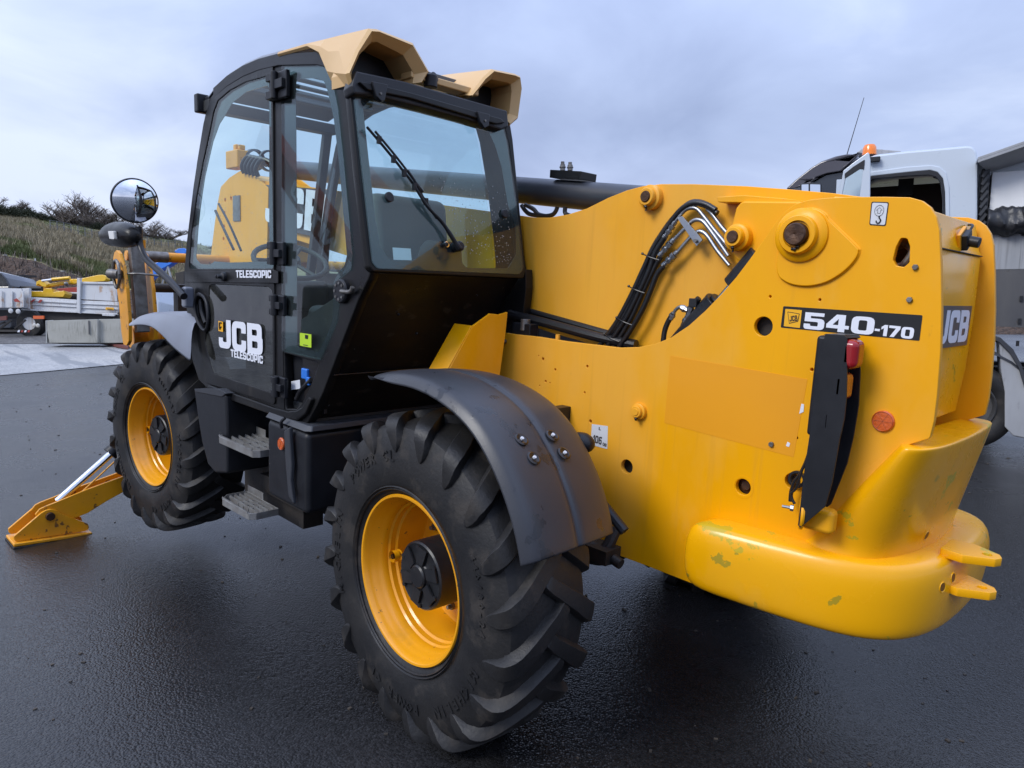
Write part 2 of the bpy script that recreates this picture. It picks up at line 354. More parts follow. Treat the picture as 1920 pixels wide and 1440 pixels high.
class B:
    """collects simple solids in one mesh"""
    def __init__(s): s.v = []; s.f = []; s.mi = []; s.m = 0
    def add(s, vs, fs):
        k = len(s.v); s.v += [tuple(x) for x in vs]; s.f += [tuple(i + k for i in f) for f in fs]; s.mi += [s.m] * len(fs); return s
    def box(s, c, size, rot=None):
        x, y, z = [q / 2 for q in size]; R_ = rot or Matrix.Identity(3)
        vs = [V(c) + R_ @ Vector((a * x, b * y, d * z)) for a in (-1, 1) for b in (-1, 1) for d in (-1, 1)]
        return s.add(vs, [(0, 1, 3, 2), (4, 6, 7, 5), (0, 4, 5, 1), (2, 3, 7, 6), (0, 2, 6, 4), (1, 5, 7, 3)])
    def bb(s, a, b): return s.box([(p + q) / 2 for p, q in zip(a, b)], [abs(q - p) for p, q in zip(a, b)])
    def cyl(s, p0, p1, r0, r1=None, n=20, caps=True):
        r1 = r0 if r1 is None else r1; p0, p1 = V(p0), V(p1); u, w, d = frame(p1 - p0); vs = []
        for p, r in ((p0, r0), (p1, r1)):
            for i in range(n):
                a = 2 * PI * i / n; vs.append(p + u * math.cos(a) * r + w * math.sin(a) * r)
        fs = [(i, (i + 1) % n, n + (i + 1) % n, n + i) for i in range(n)]
        if caps: fs += [tuple(range(n))[::-1], tuple(range(n, 2 * n))]
        return s.add(vs, fs)
    def beam(s, p0, p1, w, h, up=(0, 0, 1)):
        p0, p1 = V(p0), V(p1); d = (p1 - p0).normalized(); a = d.cross(V(up)).normalized(); b = a.cross(d).normalized()
        vs = [p + a * i * w / 2 + b * j * h / 2 for p in (p0, p1) for i, j in ((-1, -1), (1, -1), (1, 1), (-1, 1))]
        return s.add(vs, [(3, 2, 1, 0), (4, 5, 6, 7)] + [(i, (i + 1) % 4, 4 + (i + 1) % 4, 4 + i) for i in range(4)])
    def tube(s, pts, r, n=10, smooth=True, caps=True):
        P = [V(p) for p in pts]
        if smooth and len(P) > 2: P = spline(P, 6)
        u, w, d = frame(P[1] - P[0]); vs = []; N_ = len(P)
        for i, p in enumerate(P):
            t = (P[min(i + 1, N_ - 1)] - P[max(i - 1, 0)]).normalized()
            u = (u - t * u.dot(t)).normalized(); w = t.cross(u); rr = r[min(i * (len(r)) // N_, len(r) - 1)] if isinstance(r, (list, tuple)) else r
            for k in range(n):
                a = 2 * PI * k / n; vs.append(p + u * math.cos(a) * rr + w * math.sin(a) * rr)
        fs = [(i * n + k, i * n + (k + 1) % n, (i + 1) * n + (k + 1) % n, (i + 1) * n + k) for i in range(N_ - 1) for k in range(n)]
        if caps: fs += [tuple(range(n))[::-1], tuple(range((N_ - 1) * n, N_ * n))]
        return s.add(vs, fs)
    def lathe(s, prof, o=(0, 0, 0), axis=(0, 1, 0), n=48, closed=False):
        """prof: (radius, position along axis)"""
        u, w, d = frame(axis); o = V(o); vs = []; m_ = len(prof)
        for i in range(n):
            a = 2 * PI * i / n
            for r, h in prof: vs.append(o + d * h + (u * math.cos(a) + w * math.sin(a)) * r)
        fs = []
        for i in range(n):
            j = (i + 1) % n
            for k in range(m_ - (0 if closed else 1)):
                l = (k + 1) % m_; fs.append((i * m_ + k, i * m_ + l, j * m_ + l, j * m_ + k))
        return s.add(vs, fs)
    def sphere(s, c, r, n=14, sc=(1, 1, 1)):
        vs = []; m_ = n // 2
        for i in range(1, m_):
            for k in range(n):
                a = PI * i / m_; b = 2 * PI * k / n
                vs.append(V(c) + Vector((math.sin(a) * math.cos(b) * r * sc[0], math.sin(a) * math.sin(b) * r * sc[1], math.cos(a) * r * sc[2])))
        t = len(vs); vs += [V(c) + Vector((0, 0, r * sc[2])), V(c) - Vector((0, 0, r * sc[2]))]
        fs = [(i * n + k, (i + 1) * n + k, (i + 1) * n + (k + 1) % n, i * n + (k + 1) % n) for i in range(m_ - 2) for k in range(n)]
        fs += [(t, k, (k + 1) % n) for k in range(n)] + [(t + 1, (m_ - 2) * n + (k + 1) % n, (m_ - 2) * n + k) for k in range(n)]
        return s.add(vs, fs)
    def prism(s, pts, vec):
        """polygon (3D loop, may be concave) extruded along vec"""
        P = [V(p) for p in pts]; q = V(vec); n = len(P); vs = P + [p + q for p in P]
        tri = tessellate_polygon([P]); fs = [tuple(t) for t in tri] + [tuple(n + i for i in t[::-1]) for t in tri]
        nn = sum(((P[t[1]] - P[t[0]]).cross(P[t[2]] - P[t[0]]) for t in tri), Vector())
        if nn.dot(q) > 0: fs = [f[::-1] for f in fs]
        area = Vector()
        for i in range(n): area += P[i].cross(P[(i + 1) % n])
        fl = area.dot(q) > 0
        fs += [((i, (i + 1) % n, n + (i + 1) % n, n + i) if fl else (i, n + i, n + (i + 1) % n, (i + 1) % n)) for i in range(n)]
        return s.add(vs, fs)
    def loft(s, rings, cap=True, closed=True):
        n = len(rings[0]); vs = [p for r in rings for p in r]; m_ = n if closed else n - 1
        fs = [(i * n + k, i * n + (k + 1) % n, (i + 1) * n + (k + 1) % n, (i + 1) * n + k) for i in range(len(rings) - 1) for k in range(m_)]
        if cap and closed: fs += [tuple(range(n))[::-1], tuple(range((len(rings) - 1) * n, len(rings) * n))]
        return s.add(vs, fs)
    def mesh(s, name, off=None, fix=True):
        me = bpy.data.meshes.new(name)
        vs = s.v if off is None else [tuple(V(v) - off) for v in s.v]
        me.from_pydata(vs, [], s.f)
        if any(s.mi): me.polygons.foreach_set('material_index', s.mi)
        if fix:
            bm = bmesh.new(); bm.from_mesh(me); bmesh.ops.recalc_face_normals(bm, faces=bm.faces); bm.to_mesh(me); bm.free()
        return me
    def obj(s, name, m, parent=None, off=None, fix=True, **k): return new_obj(name, s.mesh(name, off, fix), m, parent, **k)
def spline(P, k=6, closed=False):
    out = []; n = len(P)
    for i in range(n if closed else n - 1):
        g = (lambda j: P[j % n]) if closed else (lambda j: P[max(0, min(n - 1, j))])
        a, b, c, d = g(i - 1), g(i), g(i + 1), g(i + 2)
        for t in range(k):
            t /= k; out.append(.5 * ((2 * b) + (c - a) * t + (2 * a - 5 * b + 4 * c - d) * t * t + (3 * b - a - 3 * c + d) * t ** 3))
    if not closed: out.append(P[-1])
    return out
def rnd(loop, r=None, k=5):
    """round the corners of a 2D loop; entries (x, y) or (x, y, r)"""
    out = []; n = len(loop)
    for i in range(n):
        p = loop[i]; rr = p[2] if len(p) > 2 else (r or 0); p = Vector(p[:2])
        if rr <= 0: out.append(p); continue
        a = Vector(loop[i - 1][:2]) - p; b = Vector(loop[(i + 1) % n][:2]) - p
        ang = a.angle(b) if a.length > 0 and b.length > 0 else PI
        if ang > PI * .97: out.append(p); continue
        d = min(rr / math.tan(ang / 2), a.length * .49, b.length * .49)
        s0, s1 = p + a.normalized() * d, p + b.normalized() * d
        for t in range(k + 1):
            t /= k; out.append((1 - t) ** 2 * s0 + 2 * t * (1 - t) * p + t * t * s1)
    return out
def shape_mesh(name, loops, thick, bevel, mtx):
    """2D loops (outer and holes) filled and extruded with rounded edges; front face at local z = 0"""
    cu = bpy.data.curves.new('tmp', 'CURVE'); cu.dimensions = '2D'; cu.fill_mode = 'BOTH'
    for lp in loops:
        sp = cu.splines.new('POLY'); sp.points.add(len(lp) - 1); sp.use_cyclic_u = True
        for i, p in enumerate(lp): sp.points[i].co = (p[0], p[1], 0, 1)
    cu.extrude = max(thick / 2 - bevel, .00005); cu.bevel_depth = bevel; cu.bevel_resolution = 1; cu.offset = -bevel
    o = bpy.data.objects.new('tmp', cu); COL.objects.link(o)
    me = bpy.data.meshes.new_from_object(o.evaluated_get(bpy.context.evaluated_depsgraph_get())); me.name = name
    bpy.data.objects.remove(o); bpy.data.curves.remove(cu)
    me.transform(Matrix.Translation((0, 0, -thick / 2))); me.transform(mtx); me.materials.clear()
    return me
TOCAM = None
def frame_of(P, up=(0, 0, 1), cam_pt=None):
    """plane frame of a 3D loop, normal towards the camera side"""
    n = Vector()
    for i in range(len(P)): n += V(P[i]).cross(V(P[(i + 1) % len(P)]))
    n.normalize(); o = V(P[0])
    if n.dot(V(cam_pt) - o) < 0: n = -n
    v = V(up) - n * V(up).dot(n)
    if v.length < .05: v = Vector((0, 1, 0)) - n * n.y
    v.normalize(); u = v.cross(n)
    return Matrix(((u.x, v.x, n.x, o.x), (u.y, v.y, n.y, o.y), (u.z, v.z, n.z, o.z), (0, 0, 0, 1)))
MC = Vector((2.074800, -1.558300, 1.170300))   # the camera in machine coordinates, used only to tell the outer side of a plate
def plate(name, P, thick, m, parent=None, holes=(), r=.004, bevel=.002, smooth=False, off=None, cam_pt=None, kr=5, lift=0, **kw):
    """a sheet of steel, glass or plastic: 3D outline on its outer face"""
    M_ = frame_of(P, cam_pt=cam_pt or MC); I = M_.inverted()
    def to2(L, rr):
        q = [(I @ V(p)).xy for p in L]
        if smooth: return [Vector(x[:2]) for x in spline([Vector((a.x, a.y, 0)) for a in q], 5, True)]
        return rnd([tuple(a) for a in q], rr, kr)
    loops = [to2(P, r)]
    for h in holes:
        if isinstance(h, dict):
            c = (I @ V(h['c'])).xy; n = h.get('n', 24)
            loops.append([Vector((c.x + h['r'] * math.cos(2 * PI * i / n), c.y + h.get('ry', h['r']) * math.sin(2 * PI * i / n))) for i in range(n)])
        else: loops.append(to2(h, h_r))
    if lift: M_ = M_ @ Matrix.Translation((0, 0, lift))
    me = shape_mesh(name, loops, thick, bevel, M_)
    if off is not None: me.transform(Matrix.Translation(-off))
    return new_obj(name, me, m, parent, **kw)
h_r = .01
def thing(name, label, cat, loc=(0, 0, 0), group=None, rot=(0, 0, 0)):
    o = bpy.data.objects.new(name, None); COL.objects.link(o); o.location = loc; o.rotation_euler = rot
    o['label'] = label; o['category'] = cat; o.empty_display_size = .2
    if group: o['group'] = group
    return o
def tag(o, label=None, cat=None, group=None, kind=None):
    if label: o['label'] = label
    if cat: o['category'] = cat
    if group: o['group'] = group
    if kind: o['kind'] = kind
    return o
# wide bold lettering, drawn as outlines
G_ = {
 'J': (.80, [[(.52, 1), (.80, 1), (.80, 0, .3), (0, 0, .3), (0, .36), (.27, .36), (.27, .22, .06), (.52, .22, .06)]]),
 'C': (.86, [[(0, 0, .28), (.86, 0, .28), (.86, .38), (.59, .38), (.59, .22, .07), (.28, .22, .07), (.28, .78, .07), (.59, .78, .07), (.59, .62), (.86, .62), (.86, 1, .28), (0, 1, .28)]]),
 'B': (.88, [[(0, 0), (.88, 0, .24), (.88, .52, .12), (.84, .54, .02), (.84, 1, .22), (0, 1)], [(.28, .2), (.6, .2, .07), (.6, .42, .07), (.28, .42)], [(.28, .61), (.57, .61, .06), (.57, .8, .06), (.28, .8)]]),
 '5': (.9, [[(0, .32), (0, 0, .24), (.9, 0, .24), (.9, .66, .24), (.28, .66, .03), (.28, .8, .02), (.86, .8), (.86, 1), (.02, 1), (.02, .46), (.62, .46, .06), (.62, .2, .06), (.28, .2, .06), (.28, .32)]]),
 '4': (.95, [[(.50, 0), (.78, 0), (.78, .19), (.95, .19), (.95, .39), (.78, .39), (.78, 1), (.40, 1), (0, .41), (0, .19), (.50, .19)], [(.50, .39), (.26, .39), (.50, .76)]]),
 '0': (.92, [[(0, 0, .30), (.92, 0, .30), (.92, 1, .30), (0, 1, .30)], [(.29, .21, .09), (.63, .21, .09), (.63, .79, .09), (.29, .79, .09)]]),
 '1': (.48, [[(.2, 0), (.48, 0), (.48, 1), (.24, 1), (0, .80), (0, .56), (.2, .70)]]),
 '7': (.85, [[(.12, 0), (.44, 0), (.85, .76), (.85, 1), (0, 1), (0, .78), (.52, .78)]]),
 '6': (.88, [[(0, 0, .26), (.88, 0, .26), (.88, .64, .24), (.28, .64, .02), (.28, .79, .05), (.84, .79), (.84, 1), (0, 1, .26)], [(.28, .2, .06), (.6, .2, .06), (.6, .44, .06), (.28, .44, .06)]]),
 '-': (.4, [[(0, .38), (.4, .38), (.4, .58), (0, .58)]]),
 'T': (.84, [[(.28, 0), (.56, 0), (.56, .78), (.84, .78), (.84, 1), (0, 1), (0, .78), (.28, .78)]]),
 'E': (.74, [[(0, 0), (.74, 0), (.74, .2), (.27, .2), (.27, .4), (.68, .4), (.68, .6), (.27, .6), (.27, .8), (.74, .8), (.74, 1), (0, 1)]]),
 'L': (.70, [[(0, 0), (.70, 0), (.70, .22), (.28, .22), (.28, 1), (0, 1)]]),
 'S': (.84, [[(0, .3), (0, 0, .22), (.84, 0, .22), (.84, .6, .18), (.27, .6, .04), (.27, .8, .04), (.57, .8), (.57, .7), (.82, .7), (.82, 1, .22), (0, 1, .22), (0, .4, .18), (.57, .4, .04), (.57, .2, .04), (.27, .2), (.27, .3)]]),
 'O': (.92, [[(0, 0, .30), (.92, 0, .30), (.92, 1, .30), (0, 1, .30)], [(.28, .2, .1), (.64, .2, .1), (.64, .8, .1), (.28, .8, .1)]]),
 'P': (.84, [[(0, 0), (.28, 0), (.28, .28), (.84, .28, .24), (.84, 1, .24), (0, 1)], [(.28, .48), (.57, .48, .05), (.57, .79, .05), (.28, .79)]]),
 'I': (.28, [[(0, 0), (.28, 0), (.28, 1), (0, 1)]]),
 'R': (.88, [[(0, 0), (.28, 0), (.28, .34), (.58, .34, .05), (.58, 0), (.86, 0), (.86, .42, .1), (.80, .48), (.86, .55, .1), (.86, 1, .24), (0, 1)], [(.28, .54), (.58, .54, .05), (.58, .79, .05), (.28, .79)]]),
 'M': (1.0, [[(0, 0), (.25, 0), (.25, .62), (.5, .1), (.75, .62), (.75, 0), (1, 0), (1, 1), (.72, 1), (.5, .56), (.28, 1), (0, 1)]]),
 'N': (.9, [[(0, 0), (.27, 0), (.27, .6), (.6, 0), (.9, 0), (.9, 1), (.63, 1), (.63, .4), (.3, 1), (0, 1)]]),
 'A': (.92, [[(0, 0), (.28, 0), (.34, .2), (.58, .2), (.64, 0), (.92, 0), (.62, 1), (.3, 1)], [(.4, .4), (.52, .4), (.46, .66)]]),
 'U': (.88, [[(0, 1), (0, 0, .28), (.88, 0, .28), (.88, 1), (.6, 1), (.6, .22, .06), (.28, .22, .06), (.28, 1)]]),
 'H': (.88, [[(0, 0), (.28, 0), (.28, .39), (.6, .39), (.6, 0), (.88, 0), (.88, 1), (.6, 1), (.6, .61), (.28, .61), (.28, 1), (0, 1)]]),
}
def text_loops(txt, h, gap=.1, wide=1.0, x0=0, slant=0):
    x = x0; L = []
    for ch in txt:
        if ch == ' ': x += .4 * h; continue
        w, loops = G_[ch]
        for lp in loops:
            L.append([Vector((x + (q.x * wide + q.y * slant) * h, q.y * h)) for q in rnd(lp, None, 4)])
        x += (w * wide + gap) * h
    return L, x - gap * h
def lettering(name, txt, A, Bp, height, m, parent, up=None, thick=.0012, lift=.0016, gap=.1, off=None, cam_pt=None, n=None):
    """words from point A to point Bp (bottom line), stretched to fit, standing lift proud of the surface"""
    A, Bp = V(A), V(Bp); u = (Bp - A); ln = u.length; u.normalize()
    L, w = text_loops(txt, height, gap); k = ln / w
    L = [[Vector((q.x * k, q.y)) for q in l] for l in L]
    if n is None:
        up = V(up or (0, 0, 1)); v = (up - u * up.dot(u)).normalized(); nn = u.cross(v)
    else:
        nn = V(n).normalized(); v = nn.cross(u)
    M_ = Matrix(((u.x, v.x, nn.x, A.x), (u.y, v.y, nn.y, A.y), (u.z, v.z, nn.z, A.z), (0, 0, 0, 1))) @ Matrix.Translation((0, 0, lift))
    me = shape_mesh(name, L, thick, 0, M_)
    if off is not None: me.transform(Matrix.Translation(-off))
    return new_obj(name, me, m, parent, smooth=False)
def font_text(name, txt, size, mtx, m, parent, ext=.002, spacing=1.0, shear=0):
    cu = bpy.data.curves.new('tmp', 'FONT'); cu.body = txt; cu.size = size; cu.extrude = ext; cu.space_character = spacing; cu.shear = shear; cu.offset = size * .012
    cu.align_x = 'CENTER'; cu.resolution_u = 2
    o = bpy.data.objects.new('tmp', cu); COL.objects.link(o)
    me = bpy.data.meshes.new_from_object(o.evaluated_get(bpy.context.evaluated_depsgraph_get())); me.name = name
    bpy.data.objects.remove(o); bpy.data.curves.remove(cu); me.materials.clear(); me.transform(mtx)
    return new_obj(name, me, m, parent, smooth=False)

# ------------------------------------------------------------------ the ground
FW = Vector((_f.x, _f.y, 0)).normalized(); RT = Vector((_r.x, _r.y, 0)).normalized()
def gh(d):
    if d < 9: return 0.0
    if d < 22:
        t = (d - 9) / 13; return .6 * (t * t * (3 - 2 * t) * .35 + t * .65)
    return .6
def gz(x, y): return gh((Vector((x, y, 0)) - Vector((CW.x, CW.y, 0))).dot(FW) / math.cos(rad(6.37)))
def ground():
    ds = [-300, -120, -60, -30, -15, -8, -4, 0, 4, 8, 9] + [9 + .5 * i for i in range(1, 27)] + [26, 32, 45, 80, 160, 330, 700]
    ws = [-700, -300, -150, -80, -50, -30, -20, -10, -5, 0, 5, 10, 20, 30, 50, 80, 150, 300, 700]
    vs = []; c0 = Vector((CW.x, CW.y, 0)); k = math.cos(rad(6.37))
    for d in ds:
        for w in ws:
            p = c0 + FW * d * k + RT * w; vs.append((p.x, p.y, gh(d)))
    n = len(ws); fs = [(i * n + j, i * n + j + 1, (i + 1) * n + j + 1, (i + 1) * n + j) for i in range(len(ds) - 1) for j in range(n - 1)]
    b = B(); b.add(vs, fs); return b.obj('asphalt_ground', 'asphalt')
tag(ground(), kind='structure')
def ground_sheet(name, poly_dw, m, lift):
    """a sheet lying on the ground, given by rows of (distance, left, right)"""
    b = B(); rows = []; c0 = Vector((CW.x, CW.y, 0)); k = math.cos(rad(6.37))
    for d, a, c in poly_dw:
        row = []
        for j in range(9):
            w = a + (c - a) * j / 8; p = c0 + FW * d * k + RT * w; row.append((p.x, p.y, gh(d) + lift))
        rows.append(row)
    b.loft(rows, cap=False, closed=False); return b.obj(name, m)
def sheet(name, near, far, m, lift, n=24):
    b = B(); rows = []
    for a, c in zip(near, far):
        row = []
        for j in range(n + 1):
            p = V(a).lerp(V(c), j / n); row.append((p.x, p.y, gz(p.x, p.y) + lift))
        rows.append(row)
    b.loft(rows, cap=False, closed=False); return b.obj(name, m)
near = [(-14.1679,-3.5169,0.0402),(-14.5612,-1.2417,0.1239),(-14.7638,1.0553,0.2134),(-14.8115,2.1578,0.2587),(-14.903,3.2448,0.3037),(-15.0493,5.5993,0.3986),(-14.8718,9.7738,0.5342)]
far = [(-26.5962,-4.8726,0.4418),(-23.6535,-0.9836,0.4726),(-21.4404,2.1402,0.5014),(-20.3048,3.4013,0.5065),(-19.4688,4.5609,0.517),(-17.7623,6.7422,0.5299),(-15.2827,10.0484,0.5534)]
tag(sheet('concrete_slab', near, far, 'slab', .012), kind='structure')
far2 = [(-39.5778,-6.3105,0.5998),(-37.1484,-0.6288,0.5996),(-35.4387,4.384,0.5994),(-34.0171,6.476,0.5995),(-33.5394,8.5875,0.5996),(-31.8388,12.6477,0.5996),(-28.7244,19.0207,0.5996)]
tag(sheet('gravel_strip', far, far2, 'gravel', .020), kind='structure')

# ------------------------------------------------------------------ the telehandler (machine coordinates: x to its rear, y to its right side, z up, origin at the rear left rim)
TH = 0.057596
TEL = thing('telehandler', 'large yellow telescopic handler with black cab, standing on its front stabiliser with grey mudguards', 'telehandler',
            (0, 0, .61), rot=(0, TH, 0))
YC = 1.19                                    # centre line of the machine
# ---- wheels
def lug_path(side):
    """centre line of one tread bar: angle offset, radius, y, half width, height"""
    pts = []
    return pts
TR = .652
def tyre_mesh():
    b = B(); Wd = .44; y0 = -.025
    # carcass profile (radius, y)
    prof = [(.320, .018), (.345, -.006), (.385, -.022), (.44, -.030), (.50, -.026), (.555, -.014), (.588, .004), (.605, .035), (.611, .10), (.613, .177)]
    prof = prof + [(r, .355 - y) for r, y in prof[::-1]]
    b.lathe(prof, n=96)
    # ring ribs on the side wall
    for r0 in (.352, .362): b.lathe([(r0 - .004, -.0135 - (r0 - .35) * .5), (r0, -.020 - (r0 - .35) * .5), (r0 + .004, -.0145 - (r0 - .35) * .5)], n=72)
    NL = 20
    for side in (0, 1):
        for k in range(NL):
            a0 = 2 * PI * (k + .5 * side) / NL + .07
            # from the middle of the tread out over the shoulder and down the side wall:
            # angle, y and radius on the carcass, tilt of the outward direction, height, half width, slant
            st = [(-.066, .222, .606, 0, .026, .024, .5), (-.058, .216, .606, 0, .034, .028, .5), (-.015, .190, .607, 0, .036, .029, .5), (.05, .135, .606, 0, .037, .032, .5), (.12, .080, .602, 5, .040, .036, .46), (.182, .036, .593, 15, .045, .041, .34),
                  (.222, .010, .583, 32, .044, .044, .2), (.246, -.004, .570, 55, .035, .044, .1), (.262, -.014, .552, 74, .022, .040, .04), (.271, -.022, .532, 85, .013, .032, 0), (.276, -.026, .514, 90, .007, .022, 0), (.279, -.029, .498, 90, .001, .008, 0)]
            P6 = [Vector(q[:3]) for q in st]; Q6 = [Vector((q[3], q[4], q[5])) for q in st]; sl = [q[6] for q in st]
            P6 = spline(P6, 2); Q6 = spline(Q6, 2); wear = random.uniform(-.002, .002); rings = []
            for i, (p6, q6) in enumerate(zip(P6, Q6)):
                sa = sl[min(len(sl) - 1, i // 2)]; bt = rad(q6.x); h = max(.0008, q6.y + wear * (q6.y > .03)); ring = []; jit = random.uniform(-.0012, .0012)
                for s_, top in ((-1.22, 0), (-.92, .72), (-.78, 1), (0, 1.02), (.78, 1), (.92, .72), (1.22, 0)):
                    w_ = q6.z * s_ + (jit if top else 0); hh = h * top if top else -.012
                    r_ = p6.z + math.cos(bt) * hh; yy = p6.y - math.sin(bt) * hh - w_ * sa
                    aa = a0 - p6.x + w_ * .9 / .63
                    if side: yy = .355 - yy
                    ring.append((r_ * math.cos(aa), yy, r_ * math.sin(aa)))
                rings.append(ring)
            b.loft(rings)
    return b.mesh('tyre')
def rim_mesh():
    b = B()
    prof = [(.318, .014), (.3285, .010), (.3305, .002), (.3270, -.004), (.319, -.003), (.314, .004), (.311, .022), (.306, .036), (.300, .052), (.296, .066), (.289, .078), (.288, .100), (.281, .108), (.280, .130), (.272, .138), (.271, .165), (.268, .18), (.268, .25), (.262, .262),
            (.245, .268), (.150, .268), (.150, .290), (.262, .292), (.29, .33), (.325, .352), (.31, .352), (.30, .34), (.30, .08), (.318, .014)]
    b.lathe(prof, n=96)
    return b.mesh('rim')
def hub_mesh():
    b = B()
    b.lathe([(.001, .060), (.052, .060), (.056, .064), (.060, .066), (.085, .066), (.118, .064), (.128, .060), (.1345, .066), (.136, .078), (.137, .27), (.15, .272)], n=64)
    for k in range(6):
        a = k * PI / 3 + .3; c, s = math.cos(a), math.sin(a); p = [(.050, .030), (.118, .028), (.120, -.022), (.052, -.012)]
        pts = [(c * r - s * t, .0605, s * r + c * t) for r, t in p]
        b.prism(pts, (0, -.008, 0))
        b.cyl((c * .112 - s * .034, .066, s * .112 + c * .034), (c * .112 - s * .034, .052, s * .112 + c * .034), .009, n=8)
    b.lathe([(.001, .044), (.040, .044), (.046, .050), (.048, .062)], n=40)
    return b.mesh('hub')
TY, RM, HB = tyre_mesh(), rim_mesh(), hub_mesh()
def wheel(x, y, steer=0, flip=False, spin=0):
    w = bpy.data.objects.new('wheel', None); COL.objects.link(w); w.parent = TEL; w.location = (x, y, 0)
    w.rotation_euler = (0, 0, -steer + (PI if flip else 0))
    for nm, me, mt, bv in (('tyre', TY, 'rubber', .004), ('rim', RM, 'yellow_rim', 0), ('hub', HB, 'hub_black', 0)):
        first = not me.materials
        o = bpy.data.objects.new(nm, me); COL.objects.link(o); o.parent = w; o.rotation_euler = (0, spin, 0)
        if first:
            me.materials.append(MATS[mt]); me.polygons.foreach_set('use_smooth', [True] * len(me.polygons)); me.set_sharp_from_angle(angle=rad(32))
        if bv:
            m_ = o.modifiers.new('bevel', 'BEVEL'); m_.width = bv; m_.segments = 2; m_.limit_method = 'ANGLE'; m_.angle_limit = rad(40)
    # valve pocket and a wheel nut
    b = B(); b.cyl((-.232, .085, -.005), (-.232, .11, -.005), .024, .024, 16, caps=False); b.cyl((-.232, .12, -.005), (-.232, .122, -.005), .024, n=16); b.obj('valve_pocket', 'yellow_rim', w)
    b = B(); b.cyl((-.232, .085, -.005), (-.232, .118, -.005), .011, n=12); b.obj('valve', 'grease', w)
    for k in range(10):
        a = 2 * PI * k / 10 + .1; b = B(); c, s = math.cos(a) * .205, math.sin(a) * .205
        b.cyl((c, .268, s), (c, .250, s), .015, n=6); b.cyl((c, .25, s), (c, .236, s), .009, n=10); b.obj('wheel_nut', 'dull_steel', w)
    # raised lettering on the side wall
    def word(txt, ang, r, size, out=True):
        for i, ch in enumerate(txt):
            if ch == ' ': continue
            da = (i - (len(txt) - 1) / 2) * size * .78 / r
            # seen from outside (from -y) letters run clockwise, that is towards smaller angle
            a = ang - da if out else ang + da
            rv = Vector((math.cos(a), 0, math.sin(a))); up = rv if out else -rv; n_ = Vector((0, -1, 0)); rt = up.cross(n_)
            o_ = rv * r + Vector((0, -.0305, 0))
            M_ = Matrix(((rt.x, up.x, n_.x, o_.x), (rt.y, up.y, n_.y, o_.y), (rt.z, up.z, n_.z, o_.z), (0, 0, 0, 1)))
            yield ch, M_, size
    cu_objs = []
    b = B()
    for w_, ang, r, sz in (('MICHELIN', PI * 1.02, .462, .058), ('POWER CL', PI * .66, .462, .058), ('440/80-24', PI * .08, .468, .040), ('MICHELIN', -PI * .22, .462, .055), ('POWER CL', -PI * .52, .462, .055)):
        for ch, M_, size in word(w_, ang + spin, r, sz):
            cu = bpy.data.curves.new('t', 'FONT'); cu.body = ch; cu.size = size; cu.extrude = .0014; cu.align_x = 'CENTER'; cu.resolution_u = 1; cu.offset = .0012
            cu_objs.append((cu, M_))
    vs, fs = [], []
    for cu, M_ in cu_objs:
        o = bpy.data.objects.new('t', cu); COL.objects.link(o)
        me = bpy.data.meshes.new_from_object(o.evaluated_get(bpy.context.evaluated_depsgraph_get())); me.transform(M_)
        b.add([tuple(v.co) for v in me.vertices], [tuple(p.vertices) for p in me.polygons])
        bpy.data.objects.remove(o); bpy.data.curves.remove(cu); bpy.data.meshes.remove(me)
    tag(b.obj('raised_lettering', 'rubber', w, fix=False, smooth=False), kind='stuff')
    return w
wheel(0, 0, .038, spin=0)
wheel(-2.85, 0, -.094, spin=.55)
wheel(0, 2 * YC, 0, True, .2)
wheel(-2.85, 2 * YC, 0, True, .7)

def part(name, m, b, bevel=.003, **k): return b.obj(name, m, TEL, bevel=bevel, **k)
def pl(name, P, thick, m, **k): return plate(name, P, thick, m, k.pop('parent', TEL), **k)

# axles and the belly of the frame, dark
b = B(); b.cyl((0, .27, 0), (0, 2.1, 0), .10, n=20); b.cyl((-2.85, .27, 0), (-2.85, 2.1, 0), .10, n=20)
b.sphere((0, YC, 0), .24); b.sphere((-2.85, YC, 0), .24)
b.box((0, .55, 0), (.22, .22, .24)); b.box((-2.85, .55, 0), (.22, .22, .24)); b.cyl((.05, .45, -.12), (.05, .75, -.12), .04)
part('axle', 'chassis_dark', b, 0)
b = B(); b.bb((-3.6, .88, -.12), (-.2, 1.50, .30)); b.bb((-3.5, .95, .28), (-.35, 1.42, .55)); b.bb((-.3, .875, .05), (.9, 1.50, .18)); b.bb((-2.0, .3, .32), (-.7, .9, .42))
part('frame', 'chassis_dark', b, .01)
b = B(); b.bb((-2.6, 1.55, -.1), (-.7, 2.35, .75)); b.bb((-2.5, 1.5, .7), (-.8, 2.3, .95))
part('engine_pod', 'black_plastic', b, .05, seg=3)

